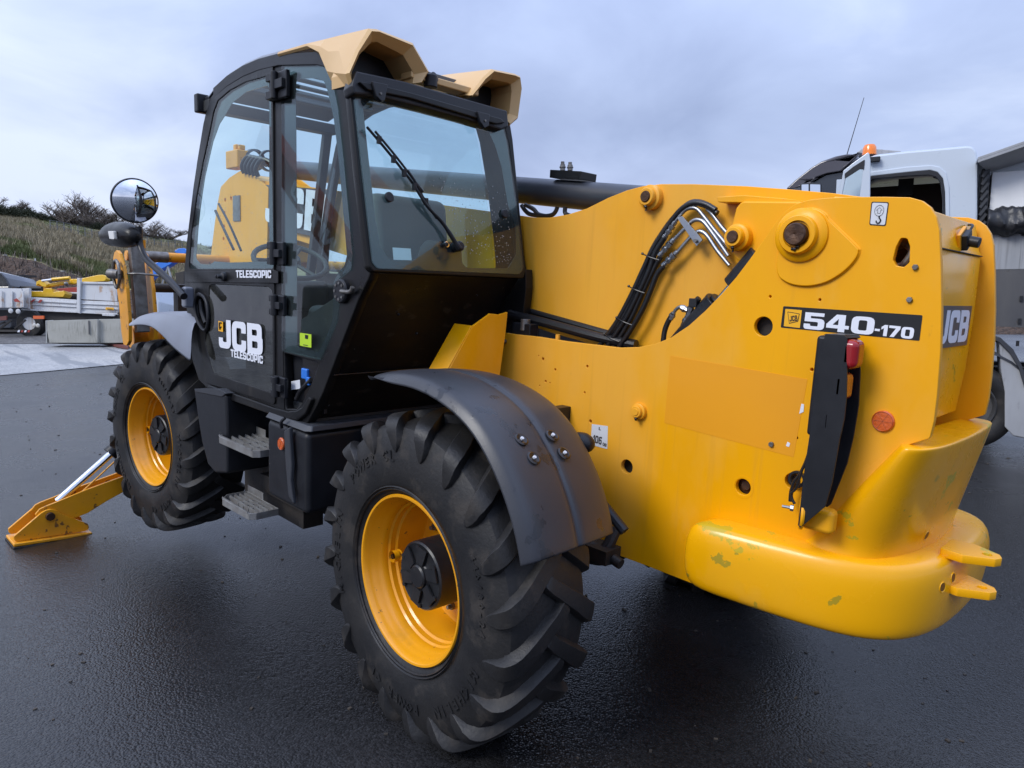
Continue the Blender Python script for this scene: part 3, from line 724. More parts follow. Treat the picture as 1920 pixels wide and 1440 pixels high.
# ---- the two side plates of the rear frame
side = [(-0.4043,0.85,0.8911),(-0.3268,0.85,0.8903),(-0.1689,0.85,0.8923),(-0.0046,0.85,0.8886),(0.1483,0.85,0.8897),(0.2913,0.85,0.8908),(0.3876,0.85,0.9031),(0.4685,0.85,0.9244),(0.5402,0.85,0.9569),(0.6163,0.85,1.0113),(0.6794,0.85,1.0708),(0.7393,0.85,1.1357),(0.7926,0.85,1.2),(0.8377,0.85,1.2638),(0.881,0.85,1.3292),(0.9178,0.85,1.3873),(0.9479,0.85,1.4262),(0.9825,0.85,1.4517),(1.0266,0.85,1.464),(1.0878,0.85,1.4683),(1.1721,0.85,1.4681),(1.2683,0.85,1.464),(1.3385,0.85,1.4594),(1.3721,0.85,1.4486),(1.3975,0.85,1.429),(1.4166,0.85,1.4005),(1.43,0.85,1.3599),(1.4472,0.85,1.2541),(1.464,0.85,1.1287),(1.4767,0.85,1.0021),(1.4838,0.85,0.8733),(1.4852,0.85,0.7914),(1.4801,0.85,0.7373),(1.4056,0.85,0.6951),(1.2969,0.85,0.3792),(1.2608,0.85,0.0832),(0.9997,0.85,0.0023),(0.7131,0.85,0.0004),(0.5182,0.85,0.0017),(0.3243,0.85,-0.0001),(0.0644,0.85,-0.0165),(-0.1397,0.85,-0.0118),(-0.4025,0.85,0.0102),(-0.4472,0.85,0.4156),(-0.4446,0.85,0.6862)]
holes = [dict(c=c, r=r) for c, r in zip([(0.9142,0.85,1.032),(0.3753,0.85,0.3963),(0.8978,0.85,0.4385),(1.0777,0.85,0.5046)], (.0345, .030, .030, .028))]
small = [(-0.1348,0.85,0.7941),(-0.0556,0.85,0.7543),(-0.1106,0.85,0.6925),(0.1294,0.85,0.7919),(-0.1627,0.85,0.8058),(-0.0837,0.85,0.6888),(-0.146,0.85,0.6674),(0.1236,0.85,0.6752),(0.5572,0.85,0.6414),(1.0761,0.85,0.6591),(1.048,0.85,0.7258),(1.1013,0.85,0.9011),(0.9287,0.85,1.138),(1.102,0.85,1.1367),(0.1666,0.85,0.5536),(1.0391,0.85,1.1006)]
holes += [dict(c=c, r=r, n=8) for c, r in zip(small, (.0075, .006, .006, .0065, .003, .003, .003, .005, .005, .005, .0045, .006, .005, .005, .008, .003))]
holes.append([(1.3275,0.85,1.3386),(1.3457,0.85,1.3369),(1.3561,0.85,1.3129),(1.3603,0.85,1.2648),(1.3471,0.85,1.25),(1.3238,0.85,1.2543),(1.3126,0.85,1.272),(1.3171,0.85,1.3111)])
h_r = .008
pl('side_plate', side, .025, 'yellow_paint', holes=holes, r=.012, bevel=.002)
side2 = [(p[0], 1.53, p[2]) for p in side]
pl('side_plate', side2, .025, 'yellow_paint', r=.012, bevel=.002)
# turned rim round the lower socket, with a dull pin inside
b = B(); c = Vector([(0.8978,0.85,0.4385)][0]); b.lathe([(.042, .003), (.043, -.001), (.0335, -.001), (.031, .010), (.031, .02)], c, n=32); part('socket_ring', 'yellow_paint', b, 0)
b = B(); b.lathe([(.001, .02), (.016, .02), (.022, .03), (.031, .032), (.031, .06)], c, n=24); b.cyl(c + Vector((0, .05, 0)), c + Vector((0, .3, 0)), .06); part('socket_pin', 'rust_pin', b, 0)
for p, r in zip([(0.9142,0.85,1.032),(0.3753,0.85,0.3963),(1.0777,0.85,0.5046)], (.05, .045, .04)):
    b = B(); b.cyl(V(p) + Vector((0, .04, 0)), V(p) + Vector((0, .13, 0)), r * 1.3, n=16); part('bore_sleeve', 'chassis_dark', b, 0)
# shackle seen through the slot
b = B(); c = V([(1.326,0.88,1.2885)][0]); b.tube([c + Vector((-.03, .05, .03)), c + Vector((0, .04, .034)), c + Vector((.02, .03, .01)), c + Vector((.0, .03, -.03)), c + Vector((-.03, .05, -.035))], .012); b.tube([c + Vector((-.02, .0, .05)), c + Vector((.01, .06, .03))], .012)
part('shackle', 'dull_steel', b, 0)
b = B(); b.bb((c.x - .16, c.y + .22, c.z - .2), (c.x + .03, c.y + .24, c.z + .04)); part('inner_web', 'chassis_dark', b, .002)
# doubler plate with the big pivot boss
dp = [(0.9779,0.838,1.4065),(0.9996,0.838,1.4271),(1.0295,0.838,1.4349),(1.0618,0.838,1.4321),(1.0934,0.838,1.4141),(1.1113,0.838,1.3932),(1.2008,0.838,1.3132),(1.2108,0.838,1.2965),(1.2052,0.838,1.2746),(1.1854,0.838,1.2455),(1.155,0.838,1.2173),(1.1146,0.838,1.1933),(1.0628,0.838,1.1806),(1.0076,0.838,1.1837),(0.9682,0.838,1.2003),(0.9505,0.838,1.2233),(0.9447,0.838,1.2596),(0.9494,0.838,1.323),(0.9555,0.838,1.3714)]
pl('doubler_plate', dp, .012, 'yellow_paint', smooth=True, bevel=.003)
c = V([(1.0228,0.838,1.3477)][0])
b = B(); b.lathe([(.090, .004), (.089, -.008), (.080, -.016), (.0645, -.020), (.064, -.034), (.060, -.040), (.046, -.041), (.044, -.030), (.03, -.030)], c, n=56); part('pivot_boss', 'yellow_paint', b, 0)
b = B(); b.lathe([(.001, -.056), (.006, -.058), (.033, -.058), (.037, -.054), (.038, -.02)], c, n=40); part('pivot_pin', 'rust_pin', b, 0)
b = B()
for i in (3, 4, 5):
    a = -PI / 2 + (i - 4) * .22; b.sphere(c + Vector((math.cos(a) * .041, -.042, math.sin(a) * .041 - (.008 if i in (3, 4) else 0))), .005 + .002 * (i % 3), 8)
part('grease_ring', 'grease', b, 0)
dpl = [V(p) + Vector((0, .0125, 0)) for p in dp]; b = B(); b.tube(dpl + dpl[:2], .0045, n=6); part('weld_bead', 'yellow_paint', b, 0)
# small boss on the side plate
def boss(px, r, name='pin_boss', dep=.03, m='yellow_paint', pinm='rust_pin'):
    c = V(px); b = B()
    b.lathe([(r, .002), (r * .98, -dep * .55), (r * .9, -dep * .6), (r * .72, -dep * .62), (r * .70, -dep), (r * .64, -dep * 1.08), (r * .45, -dep * 1.08)], c, n=32); part(name, m, b, 0)
    b = B(); b.lathe([(.001, -dep * 1.2), (r * .40, -dep * 1.2), (r * .46, -dep * 1.1), (r * .46, -dep * .9)], c, n=24); part('pin', pinm, b, 0)
    b = B(); b.cyl(c + Vector((0, -dep * .8, -r * .6)), c + Vector((0, -dep * .85, -r * 1.1)), .004, n=8); b.sphere(c + Vector((.004, -dep * 1.05, -r * .8)), .007, 8); part('grease_nipple', 'grease', b, 0)
boss([(0.4213,0.85,0.6421)][0], .034, pinm='yellow_paint')
# bolts on the side plate
for p in [(1.3798,0.85,1.2508),(1.3753,0.85,1.1522),(0.9896,0.85,0.6187),(1.1529,0.85,1.073)][:3]:
    b = B(); b.cyl(p, V(p) - Vector((0, .009, 0)), .0095, .009, n=6 if p[0] > 1.2 else 14); part('bolt', 'dull_steel', b, .001)
# unfaded rectangle where a sticker was, with glue drops
pl('sticker_ghost', [(0.5444,0.85,0.8856),(1.0905,0.85,0.8668),(1.0723,0.85,0.5898),(0.5422,0.85,0.6148)], .0008, 'yellow_patch', lift=.0009, bevel=0, r=.002)
for P in ([(1.0797,0.85,0.78),(1.089,0.85,0.7796),(1.09,0.85,0.7537),(1.0762,0.85,0.7439)], [(1.0459,0.85,0.6397),(1.0558,0.85,0.636),(1.0535,0.85,0.6222),(1.0419,0.85,0.6236)], [(1.0988,0.85,0.2389),(1.1027,0.85,0.2382),(1.1013,0.85,0.2337),(1.0973,0.85,0.2344)][:0]):
    if P: pl('sticker_remnant', P, .0008, 'white_print', lift=.0020, bevel=0, r=.001)
# model decal
pl('model_decal', [(0.9802,0.85,1.1077),(1.4162,0.85,1.1078),(1.4168,0.85,1.0299),(0.9786,0.85,1.0337)], .001, 'black_print', lift=.0011, bevel=0, r=.004)
pl('logo_square', [(0.9888,0.85,1.0991),(1.0467,0.85,1.0984),(1.046,0.85,1.0375),(0.9895,0.85,1.0392)], .0006, 'label_yellow', lift=.0018, bevel=0, r=.001)
pl('logo_frame', [(0.9973,0.85,1.0905),(1.0407,0.85,1.0862),(1.0381,0.85,1.0587),(1.0074,0.85,1.049)], .0004, 'black_print', lift=.0023, bevel=0, r=.002)
pl('logo_field', [(1,0.85,1.0879),(1.0383,0.85,1.0842),(1.0357,0.85,1.0604),(1.0086,0.85,1.0522)], .0004, 'label_yellow', lift=.0028, bevel=0, r=.002)
A, Z2 = [(1.0094,0.85,1.0565),(1.036,0.85,1.0613)]; lettering('logo_letters', 'JCB', A, Z2, .019, 'black_print', TEL, lift=.0033, thick=.0004, gap=.12)
A, Z2 = [(1.0581,0.85,1.0367),(1.2831,0.85,1.0347)]; lettering('decal_text', '540', A, Z2, .056, 'white_print', TEL, lift=.0024, gap=.09)
A, Z2 = [(1.2854,0.85,1.0358),(1.3986,0.85,1.0331)]; lettering('decal_text', '-170', A, Z2, .035, 'white_print', TEL, lift=.0024, gap=.1)
# hook sticker
pl('hook_sticker', [(1.229,0.85,1.451),(1.2811,0.85,1.4473),(1.2804,0.85,1.3746),(1.2311,0.85,1.3786)], .0008, 'black_print', lift=.001, bevel=0, r=.006)
pl('sticker_field', [(1.2326,0.85,1.4476),(1.2784,0.85,1.4442),(1.2777,0.85,1.3779),(1.2339,0.85,1.3819)], .0006, 'label_white', lift=.0018, bevel=0, r=.005)
c = V([(1.2561,0.85,1.4223)][0]); b = B(); ring = [(c + Vector((math.cos(a) * .0135, -.003, math.sin(a) * .0165))) for a in [2 * PI * i / 24 for i in range(25)]]; b.tube(ring, .0006, n=5, smooth=False)
b.tube([c + Vector(q) for q in ((-.004, -.003, -.008), (-.004, -.003, .001), (-.009, -.003, .001), (0, -.003, .010), (.009, -.003, .001), (.004, -.003, .001), (.004, -.003, -.008), (-.004, -.003, -.008))], .0005, n=5, smooth=False)
part('printed_arrow', 'grey_print', b, 0)
b = B(); c = V([(1.2577,0.85,1.3946)][0]); b.tube([c + Vector(q) for q in ((.001, -.003, .012), (.001, -.003, .006), (.006, -.003, -.002), (.002, -.003, -.010), (-.005, -.003, -.009), (-.007, -.003, -.003))], .0021, n=6); part('printed_hook', 'black_print', b, 0)
# noise label
pl('noise_label', [(0.1764,0.85,0.5434),(0.2637,0.85,0.5501),(0.2692,0.85,0.4502),(0.1779,0.85,0.4504)], .0008, 'label_white', lift=.0012, bevel=0, r=.002)
A, Z2 = [(0.1887,0.85,0.4646),(0.2362,0.85,0.4623)]; lettering('label_number', '106', A, Z2, .034, 'grey_print', TEL, lift=.002, gap=.12)
A, Z2 = [(0.2422,0.85,0.4612),(0.2627,0.85,0.4583)]; lettering('label_unit', 'OB', A, Z2, .014, 'grey_print', TEL, lift=.002)
A, Z2 = [(0.2164,0.85,0.5248),(0.2282,0.85,0.5246)]; lettering('label_letter', 'L', A, Z2, .013, 'grey_print', TEL, lift=.002)
# round orange reflector
def reflector(c, r, n=(0, -1, 0)):
    c, n = V(c), V(n); b = B(); b.lathe([(r, 0), (r, .006), (r * .92, .009), (r * .5, .0095), (.001, .0095)], c, n, n=32); o = part('side_reflector', 'orange_lens', b, 0)
    b = B(); u, w, _ = frame(n)
    for k in range(3):
        d = u * math.cos(k * PI / 3) + w * math.sin(k * PI / 3); b.beam(c + n * .0097 - d * r * .85, c + n * .0097 + d * r * .85, .0015, .0012, up=n)
    b.tube([c + n * .0098 + (u * math.cos(a) + w * math.sin(a)) * r * .9 for a in [2 * PI * i / 24 for i in range(25)]], .001, n=5, smooth=False)
    b.obj('reflector_rib', 'amber_lens', TEL)
reflector([(1.3448,0.85,0.7669)][0], .034)

# ---- rear panel between the plates
prof = [(1.10, 1.475), (1.30, 1.455), (1.372, 1.43), (1.395, 1.335), (1.402, 1.325), (1.408, 1.10), (1.405, .90), (1.392, .74), (1.372, .74), (1.386, 1.10), (1.376, 1.32), (1.352, 1.41), (1.29, 1.438), (1.10, 1.458)]
b = B(); b.prism([(x, .876, z) for x, z in prof], (0, .628, 0)); part('rear_panel', 'yellow_gloss', b, .004)
b = B(); b.bb((1.3935, .88, 1.315), (1.4085, 1.50, 1.318)); part('panel_seam', 'chassis_dark', b, 0)
pl('rear_decal', [(1.4105, 1.03, 1.137), (1.4105, 1.44, 1.137), (1.4105, 1.44, .996), (1.4105, 1.03, .996)], .001, 'grey_print', lift=.0012, bevel=0, r=.002)
lettering('rear_decal_text', 'JCB', (1.411, 1.055, 1.010), (1.411, 1.42, 1.010), .112, 'white_print', TEL, lift=.0024, gap=.09)
b = B(); c = V([(1.4,1.248,1.3585)][0]); b.box(c + Vector((.005, 0, 0)), (.03, .055, .055), Matrix.Rotation(.5, 3, 'X')); b.cyl(c, c + Vector((.05, 0, -.01)), .018); b.tube([c, c + Vector((.01, .05, .05)), c + Vector((-.02, .12, .06))], .004)
part('work_lamp_socket', 'black_plastic', b, .004)
b = B(); b.box(c + Vector((-.004, 0, 0)), (.012, .075, .07), Matrix.Rotation(.5, 3, 'X')); part('socket_bracket', 'yellow_worn', b, .003)

# ---- counterweight: a cast bumper round the tail and a block rising behind the plates
def smooth_loop(pts): return [tuple(p) for p in pts]
path = [((.79, .90), (.735, .735)), ((.83, .90), (.775, .71)), ((.95, .90), (.92, .725)), ((1.12, .90), (1.10, .745)), ((1.25, .92), (1.26, .77)), ((1.33, .95), (1.39, .82)), ((1.37, 1.02), (1.485, .915)), ((1.385, 1.14), (1.535, 1.06)),
        ((1.39, 1.25), (1.552, 1.22)), ((1.385, 1.40), (1.558, 1.42)), ((1.36, 1.52), (1.55, 1.66)), ((1.30, 1.60), (1.48, 1.82)), ((1.2, 1.62), (1.30, 1.88)), ((1.0, 1.62), (1.0, 1.90)), ((.84, 1.60), (.80, 1.88))]
rings = []
for i, ((ix, iy), (ox, oy)) in enumerate(path):
    inn, out = Vector((ix, iy, 0)), Vector((ox, oy, 0)); d = out - inn
    zs = (.305, .030)
    if i in (0, len(path) - 1): zs = (.275, .065)
    sec = [(0, zs[0] + .004), (.45, zs[0] + .002), (.80, zs[0] - .006), (.90, zs[0] - .018), (.975, zs[0] - .050), (1.0, zs[0] - .09), (1.0, zs[0] - .14), (.965, zs[1] + .050), (.89, zs[1] + .014), (.75, zs[1]), (.4, zs[1]), (-.2, zs[1])]
    rings.append([tuple(inn + d * f + Vector((0, 0, z))) for f, z in sec])
b = B(); b.loft(rings)
b.obj('counterweight', 'yellow_gloss', TEL, subsurf=2)
lo = [(1.10, .835), (1.27, .835), (1.375, .875), (1.43, 1.04), (1.452, 1.25), (1.445, 1.48), (1.405, 1.62), (1.27, 1.65), (1.16, 1.64), (1.08, 1.2)]
hi = [(1.40, .785), (1.45, .785), (1.492, .83), (1.515, .96), (1.522, 1.22), (1.515, 1.50), (1.498, 1.63), (1.45, 1.66), (1.40, 1.65), (1.37, 1.2)]
rings = []
for z, f, ins in ((.20, -.12, -.03), (.290, -.02, -.06), (.315, .02, -.02), (.36, .12, 0), (.45, .36, 0), (.55, .61, 0), (.64, .84, 0), (.688, .955, .003), (.705, 1, .012), (.709, 1, .04)):
    ring = []
    for (a, c_), (d, e_) in zip(lo, hi):
        x, y = a + (d - a) * f, c_ + (e_ - c_) * f; cx, cy = 1.40, 1.2
        ring.append((x + (cx - x) * ins * 1.2, y + (cy - y) * ins, z))
    rings.append(ring)
b = B(); b.loft(rings); b.obj('counterweight_block', 'yellow_gloss', TEL, subsurf=2)
bpy.context.view_layer.update()
_dg = bpy.context.evaluated_depsgraph_get(); _cw = [bpy.data.objects[n].evaluated_get(_dg) for n in ('counterweight', 'counterweight_block')]
for p in [(1.47,1.011,0.3865),(1.47,1.326,0.1144),(1.47,1.469,0.1115)]:
    best = None
    for o_ in _cw:
        hit, loc, nor, _i = o_.ray_cast(MC, (V(p) - MC).normalized())
        if hit and (best is None or (loc - MC).length < (best[0] - MC).length): best = (loc.copy(), nor.copy())
    if best:
        b = B(); b.lathe([(.020, -.001), (.017, .002), (.014, .0005)], best[0], best[1], n=20); b.obj('bore_lip', 'yellow_gloss', TEL)
        b = B(); b.lathe([(.0145, .0010), (.001, .0010)], best[0], best[1], n=20); b.obj('casting_bore', 'yellow_shadow', TEL)
# towing lugs
for z, dx_ in ((.322, .0), (.205, .0)):
    P = [(1.49, 1.12, z), (1.56, 1.11, z), (1.642, 1.16, z), (1.655, 1.19, z), (1.642, 1.222, z), (1.56, 1.27, z), (1.49, 1.26, z)]
    plate('towing_lug', P, .028, 'yellow_gloss', TEL, holes=[dict(c=(1.612, 1.19, z), r=.015)], r=.008, bevel=.002, cam_pt=(1.5, 1, 3))

# ---- tail lamp arm: a folded black guard carrying the lamps
b = B()
gl = [(1.1908,0.7,1.0343),(1.2489,0.7,1.0363),(1.2579,0.7,1.0273),(1.2701,0.7,0.9201),(1.2769,0.7,0.8463),(1.2781,0.7,0.7794),(1.2714,0.7,0.7105),(1.2685,0.7,0.65),(1.2642,0.7,0.5712),(1.2518,0.7,0.4891),(1.1809,0.7,0.3973),(1.1731,0.7,0.4042),(1.1732,0.7,0.4678),(1.1735,0.7,0.5936),(1.1786,0.7,0.7356),(1.1788,0.7,0.8568),(1.1842,0.7,0.9597)]
pl('lamp_guard', gl, .006, 'black_plastic', smooth=False, r=.006, bevel=.001)
gb = [(1.191,0.8,1.0267),(1.2507,0.8,1.0254),(1.2626,0.8,1.0063),(1.2748,0.8,0.9143),(1.2817,0.8,0.8123),(1.2774,0.8,0.7072),(1.2678,0.8,0.6168),(1.2471,0.8,0.5312),(1.233,0.8,0.4729),(1.2054,0.8,0.4378),(1.1757,0.8,0.3827),(1.202,0.8,0.5473),(1.2076,0.8,0.7292),(1.1981,0.8,0.9042)]
pl('lamp_backplate', gb, .006, 'black_plastic', r=.008, bevel=.001)
b = B(); P0 = [V(p) for p in gl[:9]]; 
b.loft([[p + Vector((.0, .004, 0)), p + Vector((.006, .10, 0)), p + Vector((.0, .10, -.004)), p + Vector((-.006, .004, -.004))] for p in [V(gl[0]), V(gl[1]), V(gl[2])]]); part('guard_top', 'black_plastic', b, .001)
def lens(px, y0, y1, m, name, bul=.03):
    P = [V(p) for p in px]; c = sum(P, Vector()) / len(P); rr = []
    for t, s_ in ((0, 1), (.3, 1), (.7, .97), (.92, .86), (1, .55)):
        rr.append([tuple(c + (p - c) * s_ + Vector((bul * t, (y0 - c.y) + (y1 - y0) * t * .0, 0))) for p in P])
    b = B(); b.loft(rr); b.obj(name, m, TEL, subsurf=1)
X0 = 1.225
def lens_box(pz0, pz1, m, name, x0=X0, dx_=.045, y0=.715, y1=.775, bul=.018):
    b = B(); b.bb((x0, y0, pz0), (x0 + dx_, y1, pz1)); b.obj(name, m, TEL, bevel=bul, seg=4)
zr = [p[2] for p in [(1.2628,0.74,1.0233),(1.2733,0.74,0.9313),(1.2743,0.74,0.9231),(1.2815,0.74,0.8316),(1.2723,0.74,0.7996),(1.2745,0.74,0.723)]]
b = B(); b.bb((1.16, .712, zr[5] - .02), (1.245, .80, zr[0] + .004)); part('lamp_housing', 'black_plastic', b, .012, seg=3)
lens_box(zr[1], zr[0], 'red_lens', 'tail_lens', 1.235, .058, .70, .775, .022)
lens_box(zr[3], zr[2] - .004, 'amber_lens', 'turn_lens', 1.225, .046, .70, .775, .020)
lens_box(zr[5], zr[4], 'clear_lens', 'reversing_lens', 1.205, .038, .70, .775, .018)
# yellow bracket that holds the arm
br = [(1.1834,0.72,0.4574),(1.1604,0.72,0.5059),(1.1663,0.72,0.5165),(1.1795,0.72,0.5252),(1.1946,0.72,0.5147)]
b = B(); b.lathe([(.052, -.006), (.055, 0), (.052, .006), (.001, .006)], V([(1.1648,0.74,0.4353)][0]), (-.9, -.45, 0), n=28); b.obj('arm_bracket', 'yellow_paint', TEL)
b = B(); c = V([(1.1648,0.74,0.4353)][0]); b.bb((c.x - .01, .745, c.z - .055), (c.x + .10, .80, c.z + .03)); part('bracket_foot', 'yellow_paint', b, .02, seg=3)
b = B(); q = V([(1.1367,0.74,0.4443)][0]); b.cyl(q, q + Vector((-.035, -.01, .0)), .005, n=10); b.cyl(q, q + Vector((-.010, -.003, 0)), .011, n=6); part('bracket_bolt', 'steel', b, 0)
b = B(); b.tube([(1.1463,0.78,0.8367),(1.1538,0.78,0.7215),(1.1497,0.78,0.63),(1.129,0.78,0.5554),(1.1109,0.78,0.5194),(1.1086,0.78,0.4719),(1.1224,0.78,0.4473)], .005); b.tube([(1.1519,0.77,0.7761),(1.1544,0.77,0.6415),(1.1377,0.77,0.5647),(1.1259,0.77,0.5063),(1.1082,0.77,0.4831)], .004); b.tube([(1.1063,0.8,0.5147),(1.0984,0.8,0.4844),(1.0987,0.8,0.4464)], .007); part('lamp_cable', 'hose', b, 0)
b = B(); c = V([(1.0974,0.845,0.518)][0]); b.lathe([(.030, 0), (.030, -.012), (.022, -.012), (.018, -.004)], c, n=24); part('cable_grommet', 'hose', b, 0)

# ---- yellow gusset in front of the side plate
for nm, P, m_ in (('gusset', [(-0.33,0.4401,0.7275),(-0.33,0.5811,0.9331),(-0.33,0.6866,0.9904),(-0.33,0.7448,0.9851),(-0.33,0.7998,0.9974),(-0.33,0.792,0.8966),(-0.33,0.7611,0.6556),(-0.33,0.5109,0.6695)], 'yellow_paint'),):
    pl(nm, P, .012, m_, r=.003)
b = B(); P = [(-0.33,0.4281,0.7235),(-0.33,0.5746,0.9332),(-0.33,0.5843,0.933),(-0.33,0.5152,0.713)]; Q_ = [(-0.45,0.502,0.6979),(-0.45,0.6244,0.8521),(-0.45,0.6811,0.9214),(-0.45,0.5273,0.7013)]
b.prism([(-0.332,0.4418,0.7272),(-0.332,0.5829,0.9329),(-0.332,0.5762,0.9378),(-0.332,0.4296,0.728)], (-.12, .0, 0)); part('gusset_flange', 'yellow_paint', b, .002)
b = B(); p = V([(-0.3891,0.845,0.851)][0]); b.cyl(p + Vector((0, .01, 0)), p - Vector((0, .012, 0)), .011, n=6); part('bolt', 'dull_steel', b, 0)
b = B(); b.bb((-.44, .88, .78), (.30, .95, .865)); b.tube([(-.45, .93, .98), (-.2, .95, .95), (.1, .95, .915), (.3, .96, .90)], .022); b.tube([(-.4, 1.0, 1.0), (-.1, 1.0, .96), (.2, 1.0, .92)], .016); part('hose_bundle', 'hose', b, 0)
b = B(); c = V([(-0.297,0.89,0.9305)][0]); b.cyl(c - Vector((0, 0, .02)), c + Vector((0, 0, .035)), .024); part('filler_cap', 'dull_steel', b, .003); 
b = B(); b.bb((c.x - .07, .87, c.z - .06), (c.x + .05, .93, c.z + .015)); part('latch_block', 'black_plastic', b, .006)
b = B(); c = V([(-0.0858,0.89,0.899)][0]); b.cyl(c - Vector((0, 0, .05)), c + Vector((0, 0, .012)), .011); part('stop_peg', 'yellow_paint', b, .001)

# ---- the boom
AX = Vector((-math.cos(.108), 0, math.sin(.108)))     # boom direction, towards the nose
boom = [(-0.4592,1,1.462),(-0.3855,1,1.4525),(-0.2796,1,1.4501),(-0.1627,1,1.4619),(-0.0523,1,1.4851),(0.0659,1,1.5273),(0.1649,1,1.5546),(0.2469,1,1.5681),(0.3397,1,1.5717),(0.491,1,1.5634),(0.7216,1,1.5428),(0.8889,1,1.5227),(1.0428,1,1.5024),(1.1853,1,1.4785),(1.2053,1,1.3073),(1.0835,1,1.1407),(0.9479,1,0.9774),(0.5617,1,0.8302),(0.2394,1,0.8607),(0.1218,1,0.86),(-0.036,1,0.8807),(-0.2045,1,0.9003),(-0.3483,1,0.9217),(-0.4054,1,0.9463),(-0.4275,1,1.2149)]
for yy, nm in ((1.0, 'boom_side'), (1.38, 'boom_side')):
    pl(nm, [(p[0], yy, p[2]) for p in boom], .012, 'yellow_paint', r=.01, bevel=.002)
# forward box of the boom, running past the cab
t0 = [(-0.4592,1,1.462)][0]; t1 = [(-2.7683,1,1.7359)][0]; u0 = [(-0.4054,1,0.9463)][0]
d = (V(t1) - V(t0)).normalized(); L_ = 2.95
A0, A1 = V(t0), V(t0) + d * L_; H_ = V((0.0, 0, -1)) * .40
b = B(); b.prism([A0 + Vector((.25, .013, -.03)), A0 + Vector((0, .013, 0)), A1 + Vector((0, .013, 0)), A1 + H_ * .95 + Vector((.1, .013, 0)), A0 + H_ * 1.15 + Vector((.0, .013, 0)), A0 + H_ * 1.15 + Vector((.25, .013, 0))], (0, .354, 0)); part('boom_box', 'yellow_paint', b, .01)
part('boom_tube', 'boom_grey', B().cyl(V((0.45, 1.19, 1.495)), V((-.215, 1.19, 1.572)) + AX * 2.95, .068, n=40), 0)
# nose: curved casting on the boom tip with hoses
ns = [(-3.1406,0.98,1.7343),(-3.4352,0.98,1.8583),(-3.5765,0.98,1.8961),(-3.6548,0.98,1.885),(-3.8268,0.98,1.8501),(-3.9969,0.98,1.7872),(-4.0786,0.98,1.6382),(-4.1532,0.98,1.4402),(-4.231,0.98,1.2139),(-4.1539,0.98,1.1605),(-3.7467,0.98,1.1469),(-3.1744,0.98,1.1599)]
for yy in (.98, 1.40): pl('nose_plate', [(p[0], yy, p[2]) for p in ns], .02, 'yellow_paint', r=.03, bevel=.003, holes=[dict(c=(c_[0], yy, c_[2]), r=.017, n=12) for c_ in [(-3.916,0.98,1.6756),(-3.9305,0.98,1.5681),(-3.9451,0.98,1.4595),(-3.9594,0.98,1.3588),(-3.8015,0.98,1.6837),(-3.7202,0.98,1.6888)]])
b = B(); N_ = [V(p) for p in ns]; b.prism([p + Vector((0, .02, 0)) * 1 + (sum(N_, Vector()) / len(N_) - p) * .08 for p in N_], (0, .38, 0)); part('nose_box', 'yellow_paint', b, .02)
b = B()
for k in range(5):
    q = V([(-3.5263,0.97,1.863)][0]) + Vector((.06 * k, 0, -.01 * k)); b.tube([q, q + Vector((.01, -.02, .06)), q + Vector((.09, 0, .12)), q + Vector((.22, .05, .06))], .018)
part('nose_hose', 'hose', b, 0)
b = B(); q = V([(-3.5973,1.1,1.9881)][0]); b.lathe([(.068, 0), (.085, .01), (.085, .05), (.068, .06)], q, AX); b.lathe([(.068, 0), (.082, .01), (.082, .04), (.068, .05)], q + AX * -.25, AX); part('tube_collar', 'boom_grey', b, 0)
b = B(); q = V([(-3.7172,1,1.9832)][0]); b.box(q, (.22, .1, .14)); b.box(q + Vector((0, 0, .09)), (.05, .05, .06)); b.box(q + Vector((.08, 0, .09)), (.04, .05, .04)); part('nose_block', 'yellow_worn', b, .01)
b = B(); b.bb((-3.75, .972, 1.50), (-3.62, .978, 1.70)); part('load_arc', 'dull_steel', b, 0)
# big decal on the boom flank behind the cab glass
dc = [(-3.2369,0.98,1.755),(-2.2512,0.98,1.678),(-2.288,0.98,1.3577),(-3.2416,0.98,1.4493)]
plate('boom_decal', [(p[0], .985, p[2]) for p in [(-3.2472,0.985,1.7641),(-2.2529,0.985,1.6752),(-2.2965,0.985,1.351),(-3.2519,0.985,1.4619)]], .014, 'grey_print', TEL, bevel=0, r=.006)
A, Z2 = [(-3.1757,0.97,1.4872),(-2.292,0.97,1.3853)]; lettering('boom_decal_text', 'JCB', A, Z2, .275, 'white_print', TEL, lift=.002, gap=.08)

# pivots and valve block on the boom
def boss_y(px, r, y, dep, nm='pin_boss'): boss((px[0], y, px[2]), r, nm, dep)
boss([(0.3025,1,1.5174)][0], .052, dep=.05)
brk = [(0.7322,0.915,1.4537),(0.7473,0.915,1.4724),(0.7616,0.915,1.4776),(0.9709,0.915,1.4676),(1.0125,0.915,1.4268),(0.9511,0.915,1.3003),(0.9114,0.915,1.2155),(0.8085,0.915,1.2258),(0.7465,0.915,1.2712),(0.7211,0.915,1.3081),(0.7161,0.915,1.3571)]
pl('cylinder_bracket', brk, .03, 'yellow_paint', r=.012, bevel=.006)
b = B(); q_ = [V(p) + Vector((0, .031, 0)) for p in brk[7:]]; b.tube(q_, .006, n=6); part('weld_bead', 'yellow_worn', b, 0)
b = B(); P = [(0.6406,0.93,1.4996),(0.7514,0.93,1.5006),(0.9053,0.93,1.4827),(0.9828,0.93,1.4705),(0.9842,0.93,1.4578),(0.7648,0.93,1.4733),(0.6471,0.93,1.4797)]; b.prism([V(p) for p in P], (0, .08, 0)); part('bracket_cap', 'yellow_paint', b, .003)
